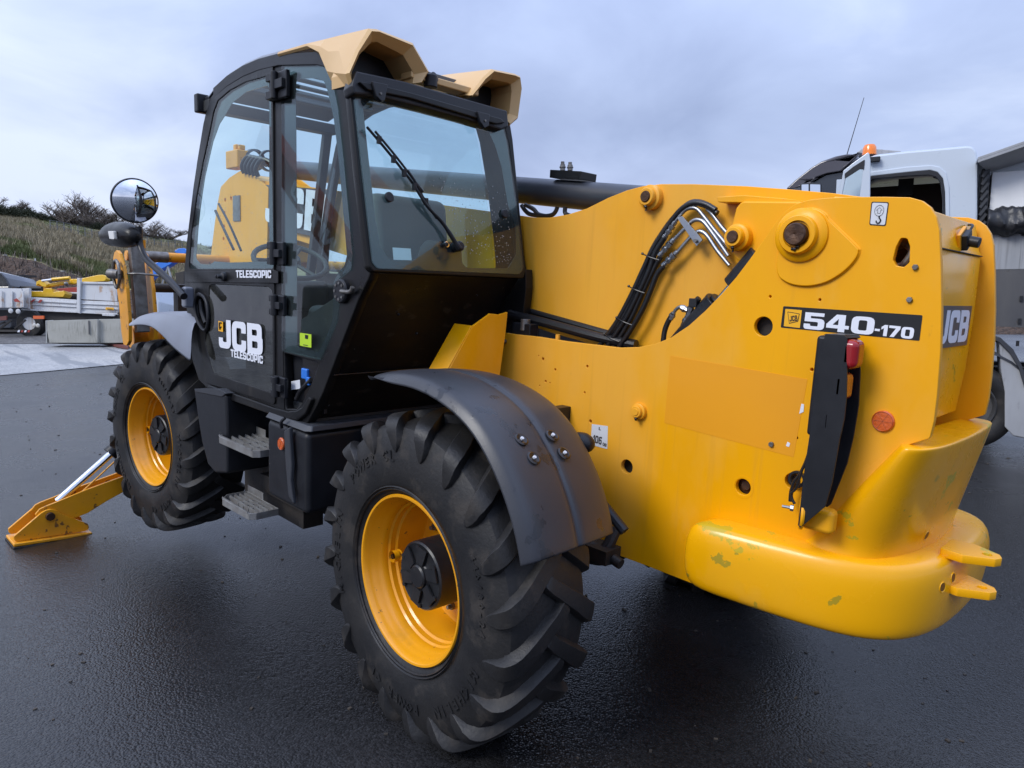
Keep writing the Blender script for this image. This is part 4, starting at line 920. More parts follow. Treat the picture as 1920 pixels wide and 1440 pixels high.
b = B(); b.prism([V(p) + Vector((0, .028, 0)) for p in [(0.7414,0.915,1.4477),(0.7621,0.915,1.4718),(0.9715,0.915,1.4622),(0.9507,0.915,1.304),(0.9104,0.915,1.2249),(0.8139,0.915,1.2337),(0.7298,0.915,1.3082),(0.7248,0.915,1.357)]], (0, .06, 0)); part('bracket_box', 'yellow_paint', b, .003)
boss([(0.7603,0.915,1.3452)][0], .050, dep=.055)
# lift cylinder between the bracket and the frame
p0, p1 = V([(0.7992,0.93,1.2417)][0]), V([(0.557,0.93,0.9412)][0]); dd = (p1 - p0).normalized(); ln = (p1 - p0).length
part('cylinder_rod', 'chrome', B().cyl(p0 - dd * .06, p0 + dd * ln * .6, .019, n=24), 0)
b = B(); b.cyl(p0 - dd * .06, p0 + dd * ln * .24, .042, n=24); part('rod_end', 'black_plastic', b, .004)
b = B(); b.cyl(p0 + dd * ln * .46, p0 + dd * (ln + .35), .055, n=28); b.cyl(p0 + dd * ln * .43, p0 + dd * ln * .46, .040, n=28); part('lift_cylinder', 'black_plastic', b, .004)
# chromed pipes, clamp and hoses
pipes = [[(0.3862,0.955,1.2783),(0.4452,0.955,1.3555),(0.4739,0.955,1.4202),(0.5045,0.955,1.4568),(0.5352,0.955,1.462),(0.5728,0.955,1.4385),(0.6292,0.955,1.3807),(0.7002,0.955,1.3004)], [(0.404,0.955,1.2806),(0.5105,0.955,1.3946),(0.5327,0.955,1.4128),(0.5634,0.955,1.4142),(0.6063,0.955,1.381),(0.6869,0.955,1.3003),(0.7326,0.955,1.2411)],
         [(0.4547,0.955,1.2813),(0.5173,0.955,1.3489),(0.5443,0.955,1.3673),(0.5727,0.955,1.3671),(0.6107,0.955,1.3363),(0.6612,0.955,1.288),(0.7058,0.955,1.2445)]]
pipes = [[(0.4112,0.955,1.3685),(0.4543,0.955,1.4185),(0.4855,0.955,1.4532),(0.5134,0.955,1.4647),(0.5449,0.955,1.4596),(0.5757,0.955,1.4323),(0.6296,0.955,1.3767),(0.6944,0.955,1.3143)], [(0.4445,0.955,1.3364),(0.5013,0.955,1.3885),(0.528,0.955,1.4129),(0.5536,0.955,1.4185),(0.5804,0.955,1.4078),(0.619,0.955,1.3687),(0.6625,0.955,1.3202),(0.6978,0.955,1.2804)],
         [(0.4645,0.955,1.2835),(0.5201,0.955,1.3447),(0.5467,0.955,1.3673),(0.5698,0.955,1.3733),(0.5994,0.955,1.3567),(0.6486,0.955,1.3),(0.7058,0.955,1.2445)], [(0.5833,0.965,1.4614),(0.6087,0.965,1.4384),(0.6496,0.965,1.3933),(0.6842,0.965,1.3609)]]
for P, r in zip(pipes, (.0085, .0085, .0085, .009)): part('steel_pipe', 'steel', B().tube(P, r, n=12), 0)
b = B(); P = [(0.4687,0.935,1.4269),(0.4926,0.935,1.4326),(0.5919,0.935,1.3391),(0.5685,0.935,1.3146)]; b.prism(P, (0, .008, 0)); part('pipe_clamp', 'steel', b, .002)
b = B(); c = V([(0.5654,0.933,1.3349)][0]); b.cyl(c, c - Vector((0, .012, 0)), .008, n=6); part('clamp_bolt', 'dull_steel', b, 0)
fits = [([(0.4497,0.955,1.4144),(0.4004,0.955,1.3472)]), ([(0.4514,0.955,1.3428),(0.3863,0.955,1.2761)]), ([(0.4734,0.955,1.2942),(0.4082,0.955,1.2354)])]
for P in fits:
    a, c = V(P[0]), V(P[1]); b = B()
    for t, r in ((0, .012), (.22, .0155), (.36, .0105), (.5, .0155), (.62, .011), (.8, .0135)):
        b.cyl(a.lerp(c, t), a.lerp(c, t + .18), r, n=6 if r > .015 else 14)
    part('hose_fitting', 'steel', b, .001)
hoses = [[(0.6346,0.955,1.4408),(0.5859,0.955,1.4704),(0.5332,0.955,1.4825),(0.4912,0.955,1.4696),(0.4307,0.955,1.4043),(0.3778,0.955,1.3408),(0.3435,0.955,1.2864),(0.3185,0.955,1.209),(0.2775,0.955,1.118),(0.2175,0.955,1),(0.1384,0.955,0.8993)], [(0.412,0.945,1.3486),(0.3714,0.945,1.2862),(0.3467,0.945,1.2095),(0.2993,0.945,1.1077),(0.2446,0.945,1.0022),(0.1624,0.945,0.8831)], [(0.3919,0.955,1.2719),(0.3652,0.955,1.2213),(0.3183,0.955,1.12),(0.2653,0.955,1.0037),(0.1847,0.955,0.8756)],
         [(0.4209,0.94,1.233),(0.393,0.94,1.1998),(0.3676,0.94,1.1333),(0.3347,0.94,1.0539),(0.2873,0.94,0.9714),(0.2197,0.94,0.8705)], [(0.5946,0.96,1.4706),(0.5464,0.96,1.4866),(0.4992,0.96,1.4801),(0.4355,0.96,1.4257),(0.3854,0.96,1.3626),(0.3444,0.96,1.2976),(0.2953,0.96,1.1862),(0.1992,0.96,1.0032),(0.1141,0.96,0.892)], [(0.6295,0.95,1.4525),(0.5813,0.95,1.4762),(0.5243,0.95,1.4823),(0.4713,0.95,1.4552),(0.4153,0.95,1.3872),(0.3606,0.95,1.3102),(0.3135,0.95,1.2131),(0.2558,0.95,1.0896),(0.1812,0.95,0.9623),(0.1111,0.95,0.8776)]]
for P in hoses: part('hydraulic_hose', 'hose', B().tube(P, .0115, n=12), 0)
for px in [(0.3289,0.935,1.2786),(0.2705,0.935,1.142),(0.2178,0.935,1.0048),(0.1575,0.935,0.9277)]:
    b = B(); c = V(px); b.tube([c + Vector((-.01, 0, .004)), c + Vector((.03, -.012, -.008)), c + Vector((.075, -.005, -.02))], .0028, n=6); b.sphere(c + Vector((-.012, 0, .005)), .006, 8); part('cable_tie', 'hose', b, 0)
b = B(); b.tube([(0.5667,0.915,1.063),(0.551,0.915,1.0766),(0.5314,0.915,1.0775),(0.5129,0.915,1.0657),(0.4976,0.915,1.0434)], .007); part('steel_pipe', 'steel', b, 0)
b = B(); b.tube([(0.4997,0.915,1.0478),(0.4782,0.915,1.0097),(0.4665,0.915,0.9719),(0.4635,0.915,0.9216)], .011); b.tube([(0.5543,0.92,1.0093),(0.5373,0.92,0.9824),(0.5217,0.92,0.9381)], .011); part('hydraulic_hose', 'hose', b, 0)
for P in ([(0.5018,0.915,1.0522),(0.4895,0.915,1.0235)], [(0.5342,0.915,1.0735),(0.5667,0.915,1.063)], [(0.5828,0.915,1.0954),(0.5685,0.915,1.0442)], [(0.5685,0.915,1.0442),(0.5485,0.915,1.0004)]):
    b = B(); a, c = V(P[0]), V(P[1]); b.cyl(a, c, .011, n=6); b.cyl(a.lerp(c, .3), a.lerp(c, .6), .014, n=6); part('hose_fitting', 'steel', b, .001)
b = B(); c = V([(0.5952,0.91,1.0961)][0]); b.box(c, (.035, .03, .035)); b.cyl(c, c + Vector((.02, 0, .02)), .012); part('valve_cap', 'black_plastic', b, .003)
# valve block with couplings on top of the boom tube
b = B(); b.prism([(-0.4128,1.13,1.6985),(-0.2074,1.13,1.677),(-0.2112,1.13,1.64),(-0.4135,1.13,1.6599)], (0, .12, 0)); part('valve_block', 'black_print', b, .003)
for a in ([(-0.3539,1.16,1.6933),(-0.3572,1.16,1.737)], [(-0.3049,1.16,1.69),(-0.308,1.16,1.7307)]):
    b = B(); p, q = V(a[0]), V(a[1]); b.cyl(p, p.lerp(q, .7), .013, n=6); b.cyl(p.lerp(q, .55), q, .009); b.cyl(p.lerp(q, .3), p.lerp(q, .45), .016); part('coupling', 'dull_steel', b, .001)
b = B()
for P in ([(-0.5696,1.1,1.5273),(-0.5409,1.1,1.4997),(-0.5016,1.1,1.48),(-0.4083,1.1,1.4697),(-0.3547,1.1,1.4735),(-0.3312,1.1,1.4908),(-0.3221,1.1,1.511)], [(-0.5429,1.1,1.5291),(-0.4846,1.1,1.5059),(-0.4456,1.1,1.4785),(-0.372,1.1,1.4662)], [(-0.2876,1.12,1.5118),(-0.2853,1.12,1.4812),(-0.243,1.12,1.4674),(-0.1826,1.12,1.4684)]): b.tube(P, .011)
part('boom_hose', 'hose', b, 0)

# ------------------------------------------------------------------ cab of the telehandler
def cpl(name, P, thick, m, **k): return plate(name, P, thick, m, k.pop('parent', TEL), **k)
outer = [(-1.9754,0.1141,2.0975),(-1.7997,0.1156,2.134),(-1.6097,0.1163,2.1535),(-1.4319,0.1165,2.1565),(-1.2225,0.116,2.1445),(-0.8673,0.1137,2.0884),(-0.741,0.1121,2.0487),(-0.6771,0.1098,1.9908),(-0.6285,0.1064,1.9046),(-0.5638,0.0989,1.7163),(-0.4914,0.0893,1.4771),(-0.3898,0.0766,1.1609),(-0.4096,0.0752,1.1239),(-0.4732,0.0718,1.0404),(-0.5704,0.0653,0.8765),(-0.6656,0.0587,0.7129),(-0.7213,0.0549,0.617),(-0.7802,0.0516,0.5349),(-0.8556,0.0481,0.4474),(-0.9508,0.0479,0.4429),(-1.1428,0.0478,0.4403),(-1.3157,0.0482,0.4489),(-1.6988,0.0482,0.4504),(-2.0179,0.0483,0.4513),(-2.1287,0.0494,0.4795),(-2.231,0.0537,0.5872),(-2.3081,0.0628,0.8157),(-2.3655,0.0688,0.9651),(-2.3801,0.0741,1.0981),(-2.3471,0.0817,1.2874),(-2.2982,0.0888,1.4659),(-2.2641,0.0939,1.5922),(-2.2156,0.0993,1.727),(-2.1342,0.1075,1.9335),(-2.0667,0.1126,2.0597)]
dhole = [(-1.9461,0.1133,2.0766),(-1.7853,0.1147,2.1129),(-1.596,0.1154,2.1306),(-1.3447,0.1149,2.117),(-1.3217,0.1143,2.1034),(-1.1856,0.0499,0.4917),(-1.44,0.0498,0.49),(-1.9818,0.0497,0.4873),(-2.039,0.0526,0.56),(-2.2098,0.0629,0.817),(-2.3164,0.0698,0.9897),(-2.3382,0.0742,1.0993),(-2.2578,0.0888,1.4646),(-2.1767,0.0992,1.724),(-2.1041,0.1074,1.9301),(-2.0226,0.1121,2.0481)]
qhole = [(-1.2151,0.1148,2.1145),(-0.8929,0.1129,2.0685),(-0.8274,0.1118,2.0396),(-0.769,0.109,1.971),(-0.7062,0.1036,1.8358),(-0.6406,0.0945,1.607),(-0.5729,0.0841,1.348),(-0.5414,0.079,1.2206),(-0.5447,0.0767,1.1631),(-0.5887,0.0759,1.1418),(-0.642,0.0749,1.1175),(-0.6424,0.073,1.0697),(-0.6214,0.0712,1.0252),(-0.6274,0.0679,0.9425),(-0.6827,0.0648,0.866),(-0.7609,0.0607,0.7631),(-1.1115,0.0608,0.764)]
nhole = [(-1.0943,0.0602,0.7504),(-0.7686,0.0599,0.7429),(-0.8017,0.0576,0.6856),(-0.8443,0.0548,0.6159),(-0.9074,0.0518,0.539),(-0.9554,0.0503,0.5033),(-1.0589,0.0496,0.4861)]
h_r = .015
cpl('cab_side_frame', outer, .045, 'cab_black', holes=[dhole, qhole, nhole], r=.02, bevel=.006)
# the frame of the far side, seen through the glass
far_px = [(-1.917,0.1124,2.056),(-1.771,0.114,2.0947),(-1.5949,0.1148,2.1149),(-1.3438,0.1144,2.1046),(-0.9101,0.1123,2.0535),(-0.8532,0.1112,2.0262),(-0.8035,0.1087,1.9631),(-0.7402,0.1035,1.8313),(-0.6699,0.0944,1.6048),(-0.6062,0.0841,1.3486),(-0.5746,0.0771,1.1735),(-1.3054,0.0761,1.148),(-2.2898,0.0751,1.1226),(-2.2419,0.0888,1.4641),(-2.1612,0.0991,1.7229),(-2.0817,0.1073,1.9275),(-1.9999,0.1113,2.0282)]
far_hole1 = [(p[0], .925, p[2]) for p in far_px]
far = [(p[0], .945, p[2]) for p in outer[:12]] + [(p[0], .945, p[2]) for p in [(-0.403,0.0721,1.0487),(-0.7802,0.0516,0.5349),(-1.6988,0.0482,0.4504),(-2.0179,0.0483,0.4513),(-2.3081,0.0628,0.8157),(-2.3801,0.0741,1.0981)]] + [(p[0], .945, p[2]) for p in outer[-6:]]
h_r = .05
cpl('cab_side_frame', far, .045, 'cab_black', holes=[[(p[0], .945, p[2]) for p in far_hole1]], r=.02, bevel=.004)
cpl('far_side_glass', [(p[0], .93, p[2]) for p in far_hole1], .004, 'clear_glass', bevel=0, r=.02)
# door
door = [(-1.9381,0.1015,2.0813),(-1.7707,0.1028,2.1161),(-1.5818,0.1035,2.1333),(-1.3199,0.1028,2.115),(-1.2864,0.1024,2.1046),(-1.1501,0.0378,0.4906),(-1.4139,0.0378,0.4895),(-1.9815,0.0374,0.479),(-2.0317,0.0407,0.5617),(-2.2024,0.0509,0.8177),(-2.3173,0.0578,0.9895),(-2.3391,0.0622,1.0989),(-2.2649,0.0758,1.4393),(-2.1841,0.0871,1.7229),(-2.1033,0.0953,1.9279),(-2.0145,0.1002,2.0502)]
dg_up = [(-1.9139,0.0991,2.0228),(-1.7669,0.1004,2.0541),(-1.5777,0.1009,2.0684),(-1.3271,0.1006,2.06),(-1.3043,0.1002,2.0491),(-1.2135,0.0642,1.1499),(-2.2739,0.063,1.1194),(-2.2509,0.0709,1.317),(-2.182,0.0793,1.5269),(-2.0996,0.0867,1.7136),(-2.0189,0.0928,1.8645),(-1.9672,0.0971,1.9713)]
dg_lo = [(-1.9738,0.0595,1.0326),(-1.9158,0.06,1.0439),(-1.2574,0.0605,1.0583),(-1.217,0.0599,1.042),(-1.1763,0.04,0.5447),(-1.8884,0.0402,0.5495),(-1.943,0.0423,0.6031),(-2.0169,0.0469,0.7167),(-2.006,0.0501,0.7967),(-1.9754,0.0552,0.9253)]
hand = [(-2.1074,0.0573,0.9782),(-2.0303,0.057,0.9701),(-1.9754,0.0552,0.9253),(-1.9561,0.0519,0.8429),(-1.9829,0.0497,0.7866),(-2.0437,0.0498,0.7905),(-2.1241,0.052,0.8454),(-2.1515,0.055,0.9205)]
h_r = .018
DOOR = cpl('cab_door', door, .03, 'cab_black', holes=[dg_up, dg_lo, hand], r=.02, bevel=.004)
def sub(o, parent=None): o.parent = parent or DOOR; return o
sub(cpl('door_glass', dg_up, .004, 'cab_glass', r=.018, bevel=0, lift=-.004))
sub(cpl('door_glass', dg_lo, .004, 'door_glass_low', r=.018, bevel=0, lift=-.004))
in_up = [(-1.8369,0.1029,1.9429),(-1.7534,0.105,1.9947),(-1.5904,0.1062,2.0252),(-1.3556,0.1061,2.0216),(-1.3378,0.1055,2.0066),(-1.2804,0.0725,1.1821),(-1.7301,0.0719,1.1679),(-1.94,0.072,1.1696),(-2.0049,0.0711,1.1476),(-2.1344,0.0712,1.1507),(-2.1987,0.0724,1.18),(-2.1645,0.0827,1.4372),(-2.0911,0.0908,1.641),(-1.9904,0.098,1.8202),(-1.9102,0.1014,1.9045)]
h_r = .02
sub(cpl('frit_border', dg_up, .002, 'frit', holes=[in_up], r=.018, bevel=0, lift=-.012))
# recessed handle
b = B(); b.prism([V(p) + Vector((0, .03, 0)) for p in hand], (0, .004, 0)); sub(b.obj('handle_recess', 'black_plastic', TEL))
b = B(); c = V([(-2.0462,0.0497,0.8876)][0]); ring = [(V(p) + Vector((0, -.008, 0))) for p in hand]; b.tube(ring + ring[:1] + ring[1:2], .010); sub(b.obj('handle_ring', 'black_plastic', TEL))
b = B(); b.tube([(-2.1315,0.0721,0.9465),(-2.1045,0.0693,0.8774),(-2.0475,0.0669,0.8174)], .013); sub(b.obj('door_handle', 'black_plastic', TEL))
# belt strip with its word and latch
sub(cpl('door_strip', [(-2.3173,0.0542,1.0992),(-1.1858,0.0559,1.1426),(-1.1473,0.0556,1.1361),(-1.1433,0.0534,1.0808),(-2.3145,0.0518,1.0398)], .008, 'cab_black', r=.003, bevel=.002))
A, Z2 = [(-1.6028,0.0528,1.0912),(-1.2085,0.0533,1.1024)]; sub(lettering('door_text', 'TELESCOPIC', A, Z2, .038, 'white_print', TEL, lift=.002))
b = B(); c = V([(-1.7445,0.0538,1.0906)][0]); b.lathe([(.026, 0), (.024, -.016), (.012, -.022), (.008, -.04), (.001, -.042)], c, n=24); sub(b.obj('door_latch', 'black_plastic', TEL))
b = B(); c = V([(-1.8204,0.0538,1.0894)][0]); b.lathe([(.012, 0), (.010, -.02), (.001, -.022)], c, n=16); sub(b.obj('latch_cone', 'black_plastic', TEL))
# big logo on the lower glass
A, Z2 = [(-1.8153,0.0454,0.7041),(-1.2885,0.0455,0.7082)]; sub(lettering('logo_text', 'JCB', [(-1.8153,0.0454,0.7041)][0], [(-1.289,0.0458,0.7162)][0], .155, 'white_print', TEL, lift=.001, gap=.08))
A, Z2 = [(-1.6614,0.044,0.6699),(-1.2862,0.0442,0.675)]; sub(lettering('logo_text', 'TELESCOPIC', A, Z2, .040, 'white_print', TEL, lift=.001, gap=.1))
sub(cpl('logo_badge', [(-1.8306,0.0511,0.8481),(-1.7709,0.0511,0.847),(-1.7677,0.0489,0.7921),(-1.8275,0.0489,0.7927)], .0008, 'label_yellow', r=.001, bevel=0, lift=.0014))
b = B(); q = V([(-1.796,0.048,0.8203)][0]); b.tube([q + Vector((.012, -.002, .02)), q + Vector((-.012, -.002, .018)), q + Vector((-.010, -.002, -.016)), q + Vector((-.002, -.002, -.005)), q + Vector((.01, -.002, -.002))], .0035, n=6); sub(b.obj('badge_mark', 'black_print', TEL, bevel=0))
# quarter window
qg = [(-1.2086,0.1089,2.1168),(-0.8824,0.107,2.0697),(-0.8078,0.1056,2.0349),(-0.7498,0.1029,1.9667),(-0.6874,0.0975,1.8322),(-0.6222,0.0884,1.6048),(-0.5549,0.0781,1.3472),(-0.5237,0.073,1.2205),(-0.5308,0.0706,1.1611),(-0.5791,0.07,1.1442),(-0.6321,0.0689,1.1177),(-0.6367,0.067,1.0698),(-0.6156,0.0651,1.0232),(-0.6257,0.0617,0.9381),(-0.6766,0.0587,0.862),(-0.7545,0.0545,0.7569),(-1.1101,0.0546,0.7592)]
cpl('quarter_window', qg, .004, 'cab_glass', r=.015, bevel=0)
qi = [(-1.0838,0.1102,2.0012),(-1.0495,0.1105,2.0076),(-0.9049,0.1097,1.9876),(-0.8301,0.1087,1.9628),(-0.8002,0.1071,1.923),(-0.7376,0.1022,1.8003),(-0.6788,0.0946,1.6099),(-0.6146,0.0841,1.3487),(-0.5827,0.079,1.22),(-0.6001,0.0773,1.1773),(-0.6486,0.076,1.1445),(-0.68,0.0743,1.1023),(-0.6739,0.0714,1.0291),(-0.6755,0.0678,0.9411),(-0.7147,0.0651,0.8724),(-0.7817,0.0618,0.7895),(-0.9774,0.0619,0.7933)]
h_r = .02
cpl('frit_border', qg, .002, 'frit', holes=[qi], r=.015, bevel=0, lift=-.010)
b = B(); c = V([(-0.5882,0.061,1.0698)][0]); b.lathe([(.052, .02), (.052, -.004), (.046, -.012), (.001, -.012)], c, n=28); part('window_catch', 'black_plastic', b, .002)
for k in range(8):
    a = k * PI / 4; b = B(); b.cyl(c + Vector((math.cos(a) * .034, -.012, math.sin(a) * .034)), c + Vector((math.cos(a) * .034, -.0155, math.sin(a) * .034)), .006, n=8); part('catch_stud', 'dull_steel', b, 0)
b = B(); q = V([(-0.5089,0.0531,1.0713)][0]); b.tube([c + Vector((.02, -.014, 0)), q, q + Vector((.02, 0, .02))], .009); part('catch_lever', 'dull_steel', b, 0)
cpl('safety_label', [(-0.9367,0.0577,0.8621),(-0.8318,0.0578,0.8642),(-0.8271,0.0554,0.8043),(-0.9322,0.0553,0.8032)], .001, 'label_green', r=.002, bevel=0, lift=.001)
b = B(); c = V([(-0.8798,0.055,0.8453)][0]); b.box(c + Vector((.008, 0, .004)), (.026, .001, .018)); b.box(c + Vector((0, 0, -.035)), (.045, .001, .004)); b.box(c + Vector((-.006, 0, -.048)), (.033, .001, .004)); part('label_mark', 'black_print', b, 0)
# niche with fuse hatch
b = B(); b.bb((-1.18, .105, .50), (-.80, .12, .80)); part('niche_back', 'black_plastic', b, 0)
cpl('niche_label', [(-1.054,0.0749,0.6175),(-0.9723,0.0757,0.6364),(-0.964,0.074,0.5944),(-1.051,0.0733,0.5765)], .001, 'label_white', r=.002, bevel=0)
b = B(); c = V([(-0.9014,0.0672,0.6743)][0]); b.box(c, (.055, .02, .05)); b.box(c + Vector((.03, 0, -.03)), (.03, .02, .04)); part('blue_plug', 'blue_paint', b, .006)
b = B(); b.tube([(-0.9774,0.062,0.5447),(-0.9447,0.0636,0.5853),(-0.8925,0.0651,0.6231),(-0.8459,0.0664,0.6544)], .012); part('niche_cable', 'hose', b, 0)
# hinges
for (cx_, y0_, y1_, w_, k) in ((521, 133, 187, 16, 1), (519, 453, 497, 12, .8), (521, 553, 593, 11, .8), (524, 706, 746, 10, .8)):
    pass
for P in ([(-1.2796,0.0828,2.0655),(-1.1095,0.0817,2.0383),(-1.1006,0.0769,1.9177),(-1.271,0.0779,1.9432)], [(-1.213,0.051,1.2708),(-1.0845,0.0512,1.2758),(-1.0766,0.0469,1.1675),(-1.2057,0.0469,1.1671)], [(-1.1734,0.041,1.0209),(-1.0613,0.0414,1.0292),(-1.0542,0.0375,0.9324),(-1.1667,0.0373,0.9268)], [(-1.1293,0.0255,0.6314),(-1.0229,0.0261,0.6483),(-1.0157,0.0222,0.55),(-1.1225,0.0216,0.5361)]):
    P = [V(p) for p in P]; c = sum(P, Vector()) / 4; wx = (P[1] - P[0]).length; hz = (P[1] - P[2]).length
    b = B(); b.box(c + Vector((0, .008, 0)), (wx, .022, hz)); o = part('hinge', 'black_plastic', b, .006)
    b = B(); b.cyl(c + Vector((-.01, -.014, -hz * .5)), c + Vector((-.01, -.014, hz * .5)), .017, n=16); b.box(c + Vector((-wx * .25, -.012, hz * .33)), (wx * .42, .02, hz * .3)); b.box(c + Vector((-wx * .25, -.012, -hz * .33)), (wx * .42, .02, hz * .3)); b.box(c + Vector((wx * .25, -.012, 0)), (wx * .42, .02, hz * .34)); b.obj('hinge_knuckle', 'black_plastic', o, bevel=.003)
# pillar behind the door edge
cpl('door_pillar', [(-1.2978,0.1107,2.1132),(-1.2116,0.1103,2.1035),(-1.1029,0.0564,0.7547),(-1.0664,0.0452,0.4748),(-1.1649,0.0451,0.4715)], .03, 'cab_black', r=.004, bevel=.003)
cpl('cab_sill', [(-1.9677,0.0285,0.457),(-1.9238,0.0293,0.4786),(-1.6538,0.0294,0.4793),(-1.3958,0.0294,0.4792),(-1.1498,0.0293,0.4783),(-0.9988,0.0296,0.4853),(-0.9178,0.0304,0.504),(-0.8694,0.0313,0.5271),(-0.8151,0.0335,0.5826),(-0.7859,0.0333,0.5774),(-0.8378,0.0302,0.5001),(-0.914,0.0284,0.4543),(-1.1027,0.0278,0.4389),(-1.6513,0.0276,0.4362)], .03, 'cab_black', r=.01, bevel=.006)
# rear wall: belt panel slanting down and forward
pr = [(-0.3854,0.0764,1.1546),(-0.4732,0.0718,1.0404),(-0.6656,0.0587,0.7129),(-0.7802,0.0516,0.5349),(-0.8791,0.0474,0.4306),(-0.9666,0.0669,0.9187)]
b = B(); b.prism([V(p) + Vector((-.006, .012, 0)) for p in pr], (0, .84, 0)); part('rear_wall', 'cab_panel', b, .004)
b = B(); zz = .70; xx = -.672; b.box((xx + .004, .49, zz), (.012, .83, .004)); part('wall_seam', 'frit', b, 0)
pl('rear_corner_post', [(-0.4032,0.935,1.2),(-0.3595,0.935,1.2011),(-0.3497,0.935,1.1118),(-0.3656,0.935,0.9161),(-0.4396,0.935,0.9045),(-0.4344,0.935,1.0556)], .05, 'cab_black', r=.004)
b = B()
for p in [(-0.4909,-1.1023,1.8696)][:0]: pass
for i, (t, y) in enumerate(((.3, .3), (.45, .45), (.72, .2), (.9, .6), (.15, .7), (.6, .55))):
    b.cyl((-.38 - .43 * t, y, 1.16 - .62 * t), (-.374 - .43 * t, y, 1.165 - .62 * t), .006, n=8)
part('wall_screw', 'black_plastic', b, 0)
# rear window frame, glass, frit
rw_out = [(-0.4723,0.0171,1.8775),(-0.4757,0.1297,1.8977),(-0.4784,0.8974,1.9136),(-0.461,0.912,1.8114),(-0.4058,0.9256,1.4867),(-0.3569,0.9362,1.1987),(-0.3499,0.9171,1.1574),(-0.3502,0.0604,1.1593),(-0.3533,0.0421,1.1774),(-0.4128,0.0256,1.5274)]
rw_hole = [(-0.4656,0.0449,1.8384),(-0.4719,0.1025,1.8752),(-0.471,0.861,1.8699),(-0.4547,0.8831,1.7744),(-0.4054,0.8999,1.4842),(-0.358,0.9037,1.205),(-0.3548,0.8836,1.1866),(-0.3539,0.0775,1.1809),(-0.3573,0.0643,1.2013),(-0.4176,0.0528,1.5557)]
h_r = .03
cpl('rear_window_frame', rw_out, .04, 'cab_black', holes=[rw_hole], r=.02, bevel=.006)
rg = [(-0.4541,0.028,1.8295),(-0.4621,0.096,1.8765),(-0.4615,0.8447,1.8732),(-0.4471,0.8676,1.7884),(-0.3954,0.9007,1.484),(-0.3481,0.9119,1.2056),(-0.3432,0.887,1.177),(-0.3425,0.075,1.1727),(-0.3466,0.0547,1.1969),(-0.4071,0.0387,1.5531)]
cpl('rear_window', rg, .004, 'rear_glass', r=.03, bevel=0)
ri = [(-0.4554,0.0707,1.8019),(-0.4608,0.106,1.8338),(-0.4639,0.6662,1.8516),(-0.4613,0.7439,1.8367),(-0.4501,0.7846,1.7708),(-0.4336,0.8195,1.6733),(-0.4038,0.8437,1.4985),(-0.3871,0.8872,1.4003),(-0.3644,0.8734,1.2666),(-0.3534,0.8132,1.2016),(-0.352,0.5557,1.1938),(-0.355,0.5292,1.2114),(-0.3646,0.5317,1.2674),(-0.3706,0.5104,1.3032),(-0.3703,0.3383,1.301),(-0.3662,0.3077,1.2769),(-0.3562,0.2824,1.2181),(-0.3547,0.1416,1.2092),(-0.3636,0.1002,1.262),(-0.3852,0.0868,1.3889),(-0.4142,0.0802,1.5591)]
cpl('frit_border', rg, .002, 'frit', holes=[ri], r=.03, bevel=0, lift=-.008)
for px in [(-0.386,0.1523,1.4582),(-0.3849,0.8002,1.4521)]:
    b = B(); b.lathe([(.021, 0), (.021, .006), (.017, .010), (.001, .010)], px, (1, 0, .17), n=24); part('glass_bolt', 'black_plastic', b, 0)
# drops on the glass
b = B(); random.seed(3)
dq = [(-0.4053,0.3562,1.5689),(-0.4115,0.8339,1.6056),(-0.3465,0.8369,1.2226),(-0.3444,0.5608,1.2106),(-0.3656,0.5109,1.3356),(-0.4029,0.2438,1.5545)]
for i in range(260):
    a = random.random(); c_ = random.random()
    p = V(dq[0]).lerp(V(dq[1]), a).lerp(V(dq[3]).lerp(V(dq[2]), a), c_ ** .8); r = random.uniform(.0008, .0026)
    b.sphere(p, r, 6, (.5, 1, 1.2))
dq = [(-1.9268,0.0722,1.4868),(-1.2998,0.0763,1.5895),(-1.2733,0.061,1.2074),(-2.0578,0.06,1.1817)]
for i in range(150):
    a = random.random(); c_ = random.random(); p = V(dq[0]).lerp(V(dq[1]), a).lerp(V(dq[3]).lerp(V(dq[2]), a), c_); b.sphere(p, random.uniform(.001, .0026), 6, (1, .5, 1.2))
o = b.obj('water_drops', 'water_drop', TEL, fix=False); tag(o, kind='stuff')
cpl('window_sticker', [(-0.3652,0.1608,1.2593),(-0.3654,0.2521,1.2603),(-0.3572,0.2529,1.2123),(-0.3568,0.1614,1.2101)], .001, 'label_white', r=.001, bevel=0)
# wiper
b = B(); b.tube([(-0.3297,0.4861,1.2742),(-0.3349,0.4619,1.3046),(-0.3472,0.4037,1.3769),(-0.3584,0.3241,1.4427),(-0.3703,0.2699,1.513)], [.013, .010, .008, .007, .006]); part('wiper_arm', 'black_plastic', b, 0)
b = B(); w0 = [(-0.4154,0.0633,1.7193),(-0.4113,0.0907,1.6952),(-0.3967,0.1847,1.6095),(-0.3756,0.3079,1.4852),(-0.3599,0.3813,1.3931)]; b.tube(w0, .0055); b.tube([V(p) + Vector((.006, .004, .012)) for p in w0[1:4]], .005); part('wiper_blade', 'hose', b, 0)
b = B(); w1 = V([(-0.3824,0.2786,1.5254)][0]); b.tube([w1 + Vector((0, -.04, .05)), w1 + Vector((.01, 0, 0)), w1 + Vector((0, .05, -.06))], .006)
for t in (.15, .35, .5, .65, .82): b.box(V(w0[0]).lerp(V(w0[4]), t) + Vector((.006, 0, .006)), (.016, .016, .03))
part('wiper_bridge', 'black_plastic', b, .002)
